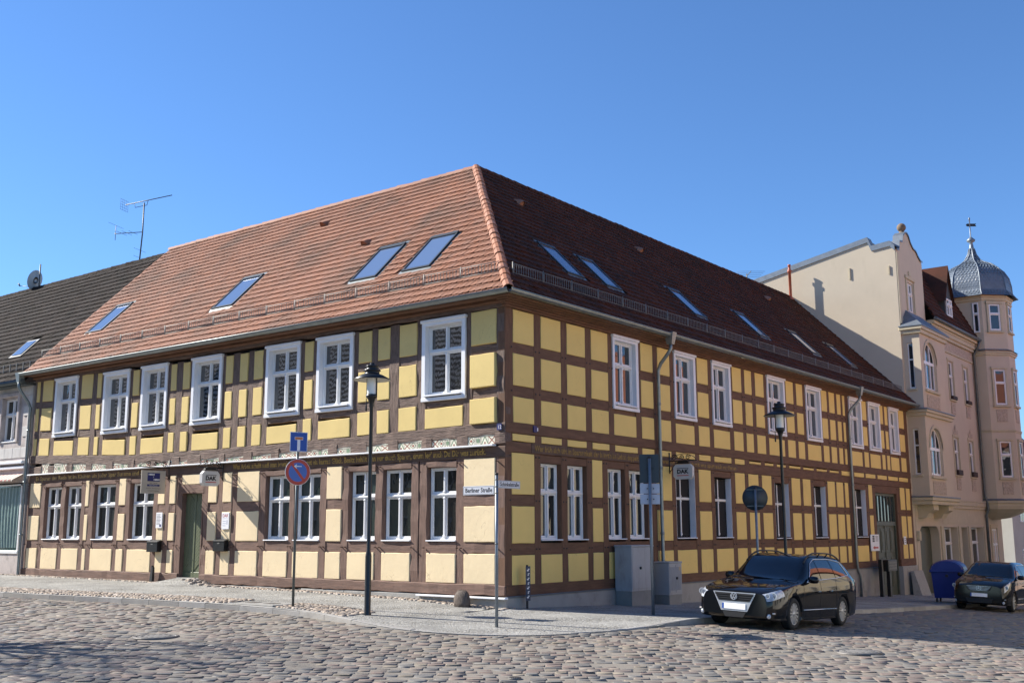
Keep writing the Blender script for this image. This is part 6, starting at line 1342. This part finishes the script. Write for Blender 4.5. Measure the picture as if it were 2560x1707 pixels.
# ---- aerials and dish
M['aerial'] = mat('weathered_aerial_metal', (.10,.10,.10), .5, metal=.5)
t = thing('roof_aerial', 'tall television aerial with two yagi arms on the dark left roof ridge', 'antenna', (-22.98,5.0,12.6)); m = MB(); m.tube([(0,0,-.2),(.12,0,1.2),(.12,0,2.5)], .028, 8); m.build('mast', M['aerial'], t)
D1 = Vector((.86,.35,.10)); m = MB(); a = Vector((-.75,-.3,2.50)); m.tube([a, a+D1*2.35], .018, 6)
S1 = Vector((-.3,.75,0)).normalized()
for k in range(22): c = a+D1*(.25+k*.097); m.tube([c-S1*.07-Vector((0,0,.04)), c+S1*.07+Vector((0,0,.04))], .007, 4, caps=False)
for zz in (-.22,-.11,.0,.11,.22): m.tube([a+Vector((-.1,0,zz))-S1*.25, a+Vector((-.1,0,zz))+S1*.25], .005, 4)
for yy in (-.25,-.12,0,.12,.25): m.tube([a+S1*yy+Vector((-.1,0,-.25)), a+S1*yy+Vector((-.1,0,.25))], .005, 4)
m.tube([a+D1*.45, a+D1*.5+Vector((0,0,-.2)), a+D1*1.1+Vector((0,0,-.2)), a+D1*1.15], .012, 6); m.build('upper_yagi', M['aerial'], t)
m = MB(); b = Vector((.11,0,1.25)); D2 = Vector((-.93,-.36,.03)); m.tube([b, b+D2*1.35], .016, 6)
for f_, l_ in ((.45,.3),(.75,.35),(1.0,.35)): c = b+D2*f_; m.tube([c-S1*l_, c+S1*l_], .007, 4)
c = b+D2*1.3; m.tube([c-Vector((0,0,.28)), c+Vector((0,0,.35))], .012, 5); m.tube([c-S1*.5+Vector((0,0,.35)), c+S1*.5+Vector((0,0,.35))], .006, 4); m.build('lower_yagi', M['aerial'], t)
m = MB()
for zz in (.18,.5): m.tube([Vector((0,0,zz))-S1*.4, Vector((0,0,zz))+S1*.4], .006, 4)
m.build('side_rods', M['aerial'], t)
t = thing('satellite_dish', 'white satellite dish on a short mast on the dark left roof ridge', 'satellite dish', (-31.0,5.0,12.6)); m = MB(); m.tube([(.1,.05,-.2),(.1,.05,1.15)], .03, 8); m.build('mast', M['aerial'], t)
m = MB(); n = 20; vs = [(0,0,-.07)]
for r_ in (.14,.28,.42):
    for k in range(n): vs.append((r_*math.cos(2*PI*k/n), r_*1.12*math.sin(2*PI*k/n), -.07+.07*(r_/.42)**2))
m.add(vs, [(0,1+k,1+(k+1) % n) for k in range(n)]+[(1+i*n+k,1+i*n+(k+1) % n,1+(i+1)*n+(k+1) % n,1+(i+1)*n+k) for i in range(2) for k in range(n)], 0, True)
o = m.build('reflector', mat('dish_grey',(.50,.50,.49),.5), t, fix=False); o.matrix_local = Matrix.Translation((-.12,-.05,.42)) @ Vector((-.92,-.25,.28)).to_track_quat('Z','Y').to_matrix().to_4x4()
m = MB(); m.tube([(-.1,-.05,.1),(-.95,-.3,.22)], .014, 6); m.tube([(-.95,-.3,.22),(-1.02,-.33,.34)], .035, 8); m.build('receiver_arm', M['aerial'], t)
q = side(1867,690,-9.0); t = thing('roof_aerial', 'small pale aerial peeping over the red ridge near the beige wall', 'antenna', (q[0],q[1],q[2]-1.0)); m = MB(); m.tube([(0,0,-1),(0,0,1.12)], .03, 6); m.build('mast', M['galv'], t)
m = MB(); S1 = Vector((.75,.6,0)).normalized(); D3 = Vector((.6,-.8,0)); m.tube([Vector((0,0,1.0))-D3*.3, Vector((0,0,1.0))+D3*1.1], .02, 5)
for f_ in (-.25,.2,.65,1.05): c = Vector((0,0,1.0))+D3*f_; m.tube([c-S1*.75+Vector((0,0,.0)), c+S1*.75], .008, 4)
m.build('yagi', M['galv'], t)
# ================================================================== parked cars
M['carblack'] = mat('black_car_paint', (.005,.005,.006), .06, spec=.5)
M['carglass'] = mat('tinted_car_glass', (.008,.010,.014), .02, ior=1.55)
M['chrome'] = mat('chrome_trim', (.62,.64,.68), .16, metal=.55); M['tyre'] = mat('black_tyre_rubber', (.014,.014,.014), .8, .2, 20); M['rimsilver'] = mat('silver_wheel_paint', (.55,.54,.52), .35, metal=.6)
M['headlamp'] = mat('clear_headlamp', (.50,.54,.60), .08, .5, 14, coat=1.0); M['plastic'] = mat('black_bumper_plastic', (.012,.012,.013), .5); M['plate_w'] = mat('blank_white_plate', (.95,.95,.95), .5); M['tail'] = mat('red_tail_lamp', (.30,.01,.012), .15, coat=.8); M['amber'] = mat('pale_indicator', (.75,.70,.66), .2)
M['lens'] = mat('lamp_lens', (.16,.18,.21), .08, coat=1.0)
def cr(P, u):
    """Catmull-Rom through rows of P at parameter u"""
    n = len(P); i = min(int(u), n-2); t = u-i; a, b, c, d = P[max(i-1,0)], P[i], P[i+1], P[min(i+2,n-1)]
    return .5*((2*b)+(-a+c)*t+(2*a-5*b+4*c-d)*t*t+(-a+3*b-3*c+d)*t**3)
class Body:
    """surface through cross-sections: S(s, t) with s metres from the nose, t 0..7 from under-body centre over the side to roof centre"""
    def __init__(s, keys): s.s = np.array([k[0] for k in keys]); s.P = [np.array([(0,k[1][0][1])]+list(k[1])+[(0,k[2])], float) for k in keys]; s.L = s.s[-1]
    def sec(s, x):
        i = int(np.clip(np.searchsorted(s.s, x)-1, 0, len(s.s)-2)); t = (x-s.s[i])/(s.s[i+1]-s.s[i]); t = min(max(t,0),1)
        # monotone blend keeps the nose and tail crisp
        def m(k):
            if k <= 0 or k >= len(s.s)-1: j = min(max(k,0),len(s.s)-2); return (s.P[j+1]-s.P[j])/(s.s[j+1]-s.s[j])
            d0 = (s.P[k]-s.P[k-1])/(s.s[k]-s.s[k-1]); d1 = (s.P[k+1]-s.P[k])/(s.s[k+1]-s.s[k]); return np.where(d0*d1 > 0, 2*d0*d1/np.where(np.abs(d0+d1) < 1e-9, 1, d0+d1), 0)
        h = s.s[i+1]-s.s[i]; a, b, ma, mb = s.P[i], s.P[i+1], m(i), m(i+1)
        return (2*t**3-3*t*t+1)*a+(t**3-2*t*t+t)*h*ma+(-2*t**3+3*t*t)*b+(t**3-t*t)*h*mb
    def S(s, x, t, side_=1, off=0.0):
        q = cr(s.sec(x), t); p = np.array([q[0]*side_, x-s.L/2, q[1]])
        if off:
            e = .01; q1 = cr(s.sec(x), min(t+.05, 6.999)); q0 = cr(s.sec(x), max(t-.05,0)); tv = np.array([(q1[0]-q0[0])*side_, 0, q1[1]-q0[1]])
            r1 = cr(s.sec(min(x+e,s.L)), t); r0 = cr(s.sec(max(x-e,0)), t); sv = np.array([(r1[0]-r0[0])*side_, 2*e, r1[1]-r0[1]]); n = np.cross(sv, tv)*-side_; n = n/max(np.linalg.norm(n),1e-9)
            if n[0]*p[0]+n[2]*(p[2]-.7) < 0: n = -n
            p = p+n*off
        return p
    def shell(s, ns=70, nt=5):
        m = MB(); T = [k/nt for k in range(7*nt+1)]; X = np.unique(np.r_[np.linspace(0,.2,8), np.linspace(.2,s.L-.2,ns), np.linspace(s.L-.2,s.L,8)]); X[-1] = s.L-1e-6; ring = []
        for x in X:
            sec = s.sec(x); L_ = [cr(sec, min(t,6.9999)) for t in T]; row = [(p[0], x-s.L/2, p[1]) for p in L_]+[(-p[0], x-s.L/2, p[1]) for p in L_[-2:0:-1]]; ring.append(row)
        n = len(ring[0]); vs = [p for r in ring for p in r]; fs = [(i*n+k, i*n+(k+1) % n, (i+1)*n+(k+1) % n, (i+1)*n+k) for i in range(len(ring)-1) for k in range(n)]
        m.add(vs, fs, 0, True); k0 = 0; m.f += [tuple(range(n))[::-1], tuple((len(ring)-1)*n+k for k in range(n))]; m.mi += [0,0]; m.sm += [False,False]; return m
def patch(B, quad, side_, off, name, mt, parent, n=10, k=5):
    """quad(u, v) -> (s, t)"""
    m = MB(); vs = [B.S(*quad(i/n, j/k), side_, off) for j in range(k+1) for i in range(n+1)]; m.add(vs, [(j*(n+1)+i, j*(n+1)+i+1, (j+1)*(n+1)+i+1, (j+1)*(n+1)+i) for j in range(k) for i in range(n)], 0, True); return m.build(name, mt, parent, fix=False)
def bilin(c):  # c: four (s,t) corners: lower front, lower rear, upper rear, upper front
    return lambda u, v: tuple((1-v)*((1-u)*np.array(c[0])+u*np.array(c[1]))+v*((1-u)*np.array(c[3])+u*np.array(c[2])))
def wheel(parent, x, y, r, w_, spokes, side_):
    m = MB(); prof = [(r*.66,-w_/2),(r*.90,-w_/2),(r*.985,-w_*.38),(r,-w_*.2),(r,w_*.2),(r*.985,w_*.38),(r*.90,w_/2),(r*.70,w_/2),(r*.66,w_*.42)]; m.lathe(prof, 32); t = m.build('tyre', M['tyre'], parent); t.location = (x,y,r); t.rotation_euler = (0,PI/2*side_,0)
    m = MB(); m.lathe([(r*.70,w_*.46),(r*.655,w_*.46),(r*.63,w_*.30),(.001,w_*.22)], 32); m.mi = [0]*32+[1]*64; o = m.build('rim', [M['rimsilver'], M['plastic']], t, fix=False)
    m = MB()
    for k in range(spokes):
        a = 2*PI*k/spokes; c_, s_ = math.cos(a), math.sin(a); wa, wb = r*.045, r*.062
        m.add([(c_*p-s_*q, s_*p+c_*q, z) for p, q, z in ((r*.12,-wa*.7,w_*.44),(r*.64,-wb,w_*.45),(r*.64,wb,w_*.45),(r*.12,wa*.7,w_*.44),(r*.12,-wa,w_*.25),(r*.64,-wb*1.2,w_*.3),(r*.64,wb*1.2,w_*.3),(r*.12,wa,w_*.25))], [(0,1,2,3),(0,4,5,1),(2,6,7,3)])
    m.lathe([(r*.17,w_*.40),(r*.16,w_*.46),(.001,w_*.475)], 16); m.build('wheel_cover', M['rimsilver'], t, fix=False)
def car(name, label, keys, loc, rotz, wheel_s, r, spokes, front_fn, glass_c, rails, shield, mirror_s, group='black cars parked along the kerb'):
    B = Body(keys); t = thing(name, label, 'car', loc, (-.036, .041, rotz), group)
    body = B.shell().build('body', M['carblack'], t); hw = keys[len(keys)//2][1][2][0]
    cut = MB()
    for ws in wheel_s:
        for sd in (-1,1): cut.tube([(sd*.52,ws-B.L/2,r),(sd*1.2,ws-B.L/2,r)], r+.055, 36)
    ob = cut.build('arch_cutter', M['plastic'], t); mod = body.modifiers.new('arches','BOOLEAN'); mod.operation = 'DIFFERENCE'; mod.object = ob; mod.solver = 'EXACT'
    bpy.context.view_layer.update(); dg = bpy.context.evaluated_depsgraph_get(); me = bpy.data.meshes.new_from_object(body.evaluated_get(dg)); body.modifiers.clear(); body.data = me; bpy.data.objects.remove(ob)
    for ws in wheel_s:
        for sd in (-1,1): wheel(t, sd*(hw-.115), ws-B.L/2, r, .205, spokes, sd)
    for sd in (-1,1):
        for c in glass_c: patch(B, bilin(c), sd, .006, 'side_window', M['carglass'], t, 12, 6)
        # bright strip round the side glass
        pts = [B.S(s_, t_, sd, .012) for s_, t_ in chrome_line(glass_c)]; m = MB(); m.tube(pts, .009, 6); m.build('window_trim', M['chrome'], t)
        m = MB(); n = 10; c = np.array(B.S(mirror_s, 4.1, sd)); m.lathe([(.001,-.1),(.06,-.095),(.085,-.06),(.09,0),(.08,.07),(.03,.10),(.001,.1)], 14); o = m.build('wing_mirror', M['carblack'], t); o.location = c+np.array([sd*.10,-.02,.05]); o.rotation_euler = (0,PI/2*sd,0); o.scale = (.85,.75,1.1)
        m = MB(); m.tube([B.S(wheel_s[0]+r+.12, 2.55, sd, .012), B.S((wheel_s[0]+wheel_s[1])/2, 2.55, sd, .012), B.S(wheel_s[1]-r-.12, 2.55, sd, .012)], .011, 6); m.build('door_strip', M['chrome'], t)
        for ds in (.36,.62):
            s_ = wheel_s[0]+(wheel_s[1]-wheel_s[0])*ds+.12; m = MB(); m.tube([B.S(s_,3.55,sd,.02), B.S(s_+.2,3.57,sd,.022)], .014, 6); m.build('door_handle', M['carblack'], t)
        if rails:
            m = MB(); S_ = np.linspace(rails[0], rails[1], 14); m.tube([B.S(s_, 5.15, sd, .004+.07*min(1, 3.5*min(k,13-k)/13)) for k, s_ in enumerate(S_)], .019, 6)
            for f_ in (.42,.62): s_ = rails[0]+(rails[1]-rails[0])*f_; m.tube([B.S(s_,5.15,sd,-.01), B.S(s_,5.15,sd,.075)], .016, 6)
            m.build('roof_rail', M['plastic'], t)
        patch(B, bilin([(B.L-.16,3.2),(B.L-.05,3.3),(B.L-.10,4.0),(B.L-.28,3.95)]), sd, .008, 'tail_lamp', M['tail'], t, 5, 4)
        for ds in (0.0,.47,.93):
            s_ = wheel_s[0]+r+.14+(wheel_s[1]-wheel_s[0]-r*2-.1)*ds; m = MB(); m.tube([B.S(s_+.02*math.sin(k), 1.6+k*(4.05-1.6)/8, sd, .001) for k in range(9)], .0045, 5); m.build('door_gap', M['plastic'], t)
        m = MB(); m.tube([B.S(.10+(shield[0]-.12)*k/10, 4.75+.25*math.sin(k/10*1.5), sd, .001) for k in range(11)], .0045, 5); m.build('bonnet_gap', M['plastic'], t)
    w0, w1 = shield
    m = MB(); n, k = 16, 8; vs = []
    for j in range(k+1):
        for i in range(n+1):
            u = -1+2*i/n; tt = 5.12+(7-5.12)*(1-abs(u)); s_ = (w0+(w1-w0)*j/k)-.10*(1-u*u)*(1-j/k)*.6; vs.append(B.S(s_, min(tt,6.999), 1 if u >= 0 else -1, .007))
    m.add(vs, [(j*(n+1)+i, j*(n+1)+i+1, (j+1)*(n+1)+i+1, (j+1)*(n+1)+i) for j in range(k) for i in range(n)], 0, True); m.build('windscreen', M['carglass'], t, fix=False)
    front_fn(B, t); return t
def chrome_line(gc):
    lo = [c[0] for c in gc]+[gc[-1][1]]; hi = [gc[-1][2]]+[c[3] for c in gc[::-1]]; P = [np.array(p, float) for p in lo+hi+[gc[0][0]]]; out = []
    for a, b in zip(P[:-1], P[1:]):
        for k in range(6): out.append(tuple(a+(b-a)*k/6))
    return out+[tuple(P[-1])]
def slab(poly, y, dep, name, mt, parent):
    m = MB(); m.prism(poly, 'y', y-dep, y); return m.build(name, mt, parent)
def ring_xz(m, cx, cz, r0, r1, y, n=28, dep=.012):
    vs = [(cx+q*math.cos(2*PI*k/n), yy, cz+q*math.sin(2*PI*k/n)) for yy in (y,y-dep) for q in (r0,r1) for k in range(n)]
    m.add(vs, [(2*n+k,2*n+(k+1) % n,3*n+(k+1) % n,3*n+k) for k in range(n)]+[(n+k,n+(k+1) % n,3*n+(k+1) % n,3*n+k) for k in range(n)]+[(k,(k+1) % n,2*n+(k+1) % n,2*n+k) for k in range(n)])
def bar_xz(m, a, b, w_, y, dep=.012):
    L_ = math.hypot(b[0]-a[0], b[1]-a[1]); nx, nz = -(b[1]-a[1])/L_*w_/2, (b[0]-a[0])/L_*w_/2; m.prism([(a[0]+nx,a[1]+nz),(b[0]+nx,b[1]+nz),(b[0]-nx,b[1]-nz),(a[0]-nx,a[1]-nz)], 'y', y-dep, y)
def lamp_unit(B, t, sd, c, cs):
    o = patch(B, bilin(c), sd, .010, 'headlight', M['headlamp'], t, 8, 5)
    for s_, t_, r_ in cs:
        p = B.S(s_, t_, sd, .016); m = MB(); ring_xz(m, p[0], p[2], r_*.72, r_, p[1], 20, .012); m.build('lamp_ring', M['chrome'], o); m = MB(); m.lathe([(r_*.70,0),(r_*.4,.008),(.001,.01)], 18); q = m.build('lens', M['lens'], o); q.location = p; q.rotation_euler = (PI/2,0,0)
def wagon_front(B, t):
    y = -B.L/2+.004
    slab([(-.475,.715),(.475,.715),(.36,.49),(.29,.34),(-.29,.34),(-.36,.49)], y, .028, 'grille_frame', M['chrome'], t)
    g_ = slab([(-.44,.698),(.44,.698),(.345,.535),(-.345,.535)], y-.028, .006, 'grille', M['plastic'], t)
    for k in range(3): m = MB(); zz = .572+k*.042; hw_ = .37+k*.028; m.box(-hw_,hw_,y-.040,y-.034,zz-.006,zz+.006); m.build('grille_bar', M['carblack'], g_)
    m = MB(); ring_xz(m, 0, .635, .062, .074, y-.036); A_ = y-.040
    for s_ in (-1,1): bar_xz(m, (s_*.030,.690), (0,.642), .013, A_); bar_xz(m, (s_*.056,.665), (s_*.024,.580), .013, A_); bar_xz(m, (s_*.024,.580), (0,.632), .013, A_)
    m.build('emblem', M['chrome'], t)
    slab([(-.26,.325),(.26,.325),(.20,.22),(-.20,.22)], y, .022, 'lower_intake', M['plastic'], t)
    m = MB(); m.box(-.26,.26,y-.042,y-.034,.375,.49,0,.003); np_ = m.build('number_plate', M['plate_w'], t); m = MB(); m.box(-.26,-.222,y-.044,y-.0425,.377,.488); m.build('blue_band', M['signblue'], np_)
    for sd in (-1,1):
        lamp_unit(B, t, sd, [(.010,3.55),(.46,3.62),(.40,4.50),(.008,4.95)], ((.13,3.98,.066),(.035,4.2,.05)))
        m = MB(); p = B.S(.12,2.45,sd,.012); m.box(p[0]-sd*.16,p[0]+sd*.01,p[1]-.035,p[1]+.02,p[2]-.014,p[2]+.014,0,.006); m.build('indicator', M['amber'], t)
        m = MB(); q = B.S(.06,2.0,sd,.012); m.lathe([(.001,.03),(.035,.025),(.05,0)], 14); o = m.build('fog_lamp', M['headlamp'], t); o.location = (q[0]-sd*.04,q[1]-.01,q[2]+.03); o.rotation_euler = (PI/2,0,0)
PASSAT = [(0,[(.55,.27),(.68,.29),(.705,.46),(.66,.64),(.58,.70),(.32,.735)],.745),(.06,[(.66,.22),(.765,.26),(.79,.47),(.755,.66),(.66,.73),(.36,.765)],.775),(.25,[(.76,.185),(.85,.25),(.865,.49),(.835,.72),(.73,.79),(.40,.83)],.84),(.6,[(.79,.175),(.885,.25),(.905,.52),(.88,.80),(.775,.86),(.42,.89)],.90),(1.05,[(.80,.17),(.89,.25),(.91,.55),(.89,.885),(.785,.925),(.44,.955)],.965),(1.36,[(.80,.17),(.89,.25),(.91,.55),(.89,.915),(.775,.965),(.45,1.0)],1.01),(1.62,[(.80,.17),(.89,.25),(.91,.55),(.89,.93),(.745,1.095),(.45,1.145)],1.16),(2.15,[(.80,.17),(.89,.25),(.91,.55),(.888,.95),(.665,1.42),(.42,1.47)],1.485),(2.5,[(.80,.17),(.89,.25),(.91,.55),(.885,.96),(.64,1.485),(.40,1.525)],1.535),(3.2,[(.80,.17),(.89,.25),(.91,.55),(.882,.98),(.635,1.49),(.39,1.53)],1.54),(3.95,[(.80,.18),(.885,.26),(.905,.56),(.875,1.0),(.62,1.455),(.38,1.495)],1.505),(4.3,[(.78,.2),(.87,.28),(.89,.58),(.855,1.02),(.605,1.39),(.38,1.425)],1.435),(4.56,[(.75,.24),(.84,.31),(.86,.60),(.82,1.02),(.62,1.13),(.40,1.165)],1.17),(4.72,[(.70,.30),(.79,.36),(.81,.60),(.765,.93),(.62,.98),(.38,1.0)],1.0),(4.77,[(.62,.36),(.71,.42),(.73,.60),(.69,.86),(.56,.90),(.34,.915)],.915)]
wx, wy = 5.03, 3.55
car('station_wagon', 'black station wagon with roof rails and chrome grille parked at the kerb', PASSAT, (wx,wy,road_z(wx,wy)+.004), 0, (.95,3.66), .325, 15, wagon_front, [[(1.62,4.10),(2.42,4.10),(2.38,4.86),(2.16,4.80)],[(2.47,4.10),(3.28,4.12),(3.22,4.88),(2.43,4.87)],[(3.33,4.13),(4.10,4.22),(3.95,4.80),(3.27,4.88)]], (1.95,4.25), (1.38,2.10), 1.78)
def hatch_front(B, t):
    y = -B.L/2+.004
    g_ = slab([(-.40,.80),(.40,.80),(.33,.66),(.20,.625),(-.20,.625),(-.33,.66)], y, .02, 'grille', M['plastic'], t)
    for k in range(4): m = MB(); zz = .655+k*.042; hw_ = .27+k*.035; m.box(-hw_,hw_,y-.034,y-.022,zz-.006,zz+.006); m.build('grille_bar', M['chrome'], g_)
    m = MB(); ring_xz(m, 0, .72, .066, .078, y-.034)
    for a in (PI/2, PI/2+2*PI/3, PI/2+4*PI/3): bar_xz(m, (0,.72), (.068*math.cos(a),.72+.068*math.sin(a)), .016, y-.036)
    m.build('emblem', M['chrome'], t)
    slab([(-.42,.40),(.42,.40),(.36,.26),(-.36,.26)], y, .012, 'lower_intake', M['plastic'], t)
    m = MB(); m.box(-.26,.26,y-.03,y-.022,.45,.56,0,.003); np_ = m.build('number_plate', M['plate_w'], t); m = MB(); m.box(-.26,-.222,y-.032,y-.0305,.452,.558); m.build('blue_band', M['signblue'], np_)
    for sd in (-1,1):
        lamp_unit(B, t, sd, [(.04,3.45),(.30,3.75),(.62,4.45),(.10,4.45)], ((.16,3.95,.062),))
        m = MB(); p = B.S(.08,2.6,sd,.012); m.box(p[0]-sd*.16,p[0]+sd*.01,p[1]-.03,p[1]+.02,p[2]-.01,p[2]+.01,0,.004); m.build('bumper_trim', M['chrome'], t)
        m = MB(); q = B.S(.06,2.0,sd,.012); m.lathe([(.001,.03),(.035,.025),(.05,0)], 14); o = m.build('fog_lamp', M['headlamp'], t); o.location = (q[0]-sd*.04,q[1]-.01,q[2]+.03); o.rotation_euler = (PI/2,0,0)
HATCH = [(0,[(.55,.28),(.68,.30),(.70,.50),(.66,.70),(.58,.78),(.32,.815)],.825),(.06,[(.64,.23),(.755,.27),(.775,.5),(.74,.73),(.655,.81),(.36,.85)],.86),(.28,[(.74,.2),(.83,.27),(.85,.53),(.82,.82),(.71,.90),(.4,.94)],.95),(.65,[(.78,.19),(.865,.27),(.885,.56),(.86,.92),(.745,.99),(.42,1.03)],1.04),(.98,[(.79,.19),(.87,.27),(.89,.58),(.868,.98),(.735,1.06),(.44,1.10)],1.115),(1.22,[(.79,.19),(.87,.27),(.89,.58),(.868,1.0),(.71,1.19),(.43,1.24)],1.255),(1.78,[(.79,.19),(.87,.27),(.89,.58),(.866,1.03),(.64,1.48),(.4,1.53)],1.545),(2.2,[(.79,.19),(.87,.27),(.89,.58),(.862,1.05),(.618,1.54),(.38,1.585)],1.595),(3.05,[(.79,.19),(.87,.27),(.89,.58),(.858,1.07),(.61,1.545),(.38,1.59)],1.60),(3.7,[(.77,.21),(.86,.29),(.88,.6),(.845,1.09),(.585,1.49),(.36,1.535)],1.545),(4.02,[(.74,.25),(.83,.32),(.85,.62),(.81,1.08),(.60,1.24),(.36,1.27)],1.28),(4.2,[(.69,.30),(.78,.37),(.80,.62),(.755,.98),(.6,1.03),(.36,1.05)],1.05),(4.27,[(.62,.36),(.71,.43),(.73,.62),(.69,.90),(.55,.94),(.34,.955)],.955)]
wx, wy = 5.42, 20.2
car('hatchback', 'black tall hatchback with three-bar grille parked farther down the shaded street', HATCH, (wx,wy,road_z(wx,wy)+.004), 0, (.83,3.61), .315, 10, hatch_front, [[(1.30,4.12),(2.25,4.12),(2.2,4.86),(1.86,4.80)],[(2.30,4.12),(3.1,4.15),(3.05,4.87),(2.25,4.87)],[(3.15,4.16),(3.72,4.3),(3.62,4.75),(3.1,4.86)]], None, (1.02,1.74), 1.5)
# ================================================================== bare street tree left of the picture: its branches shade the near cobbles
M['bark'] = mat('grey_bark', (.12,.095,.075), .9, .3, 6, (1,1,.3), bump=.7, bscale=12, bdist=.02)
tx, ty = -9.9, -12.0; t = thing('bare_tree', 'bare street tree outside the left edge, throwing branch shadows on the near cobbles', 'tree', (tx,ty,pave_z(tx,-4)))
r2 = random.Random(5); segs = MB(); trunk = MB()
def grow(p, d, r, depth):
    n = 4; pts = [p]; rs = [r]
    for k in range(n):
        d = (d+Vector((r2.gauss(0,.16),r2.gauss(0,.16),r2.gauss(.05,.1)))).normalized(); pts.append(pts[-1]+d*(.30 if depth else .6)*(1.25 if depth < 3 else .8)); rs.append(r*(1-.32*(k+1)/n))
    (trunk if depth == 0 else segs).tube(pts, rs, 7 if depth < 3 else 5)
    if depth < 6:
        for k in range(3 if depth < 4 else 2):
            a = r2.uniform(0, 2*PI); sp = Vector((math.cos(a),math.sin(a),r2.uniform(-.1,.6))).normalized(); grow(pts[-1 if k == 0 else r2.randint(2,4)], (d*.75+sp*.75).normalized(), rs[-1]*(.85 if k == 0 else .62), depth+1)
grow(Vector((0,0,-.2)), Vector((.05,0,1)), .2, 0)
for q in ((.3,.1,1),(-.3,.4,.9),(.2,-.5,.9),(.6,.3,.7)): grow(Vector((.1,0,2.7+r2.uniform(0,.4))), Vector(q), .13, 1)
trunk.build('trunk', M['bark'], t); segs.build('branches', M['bark'], t)
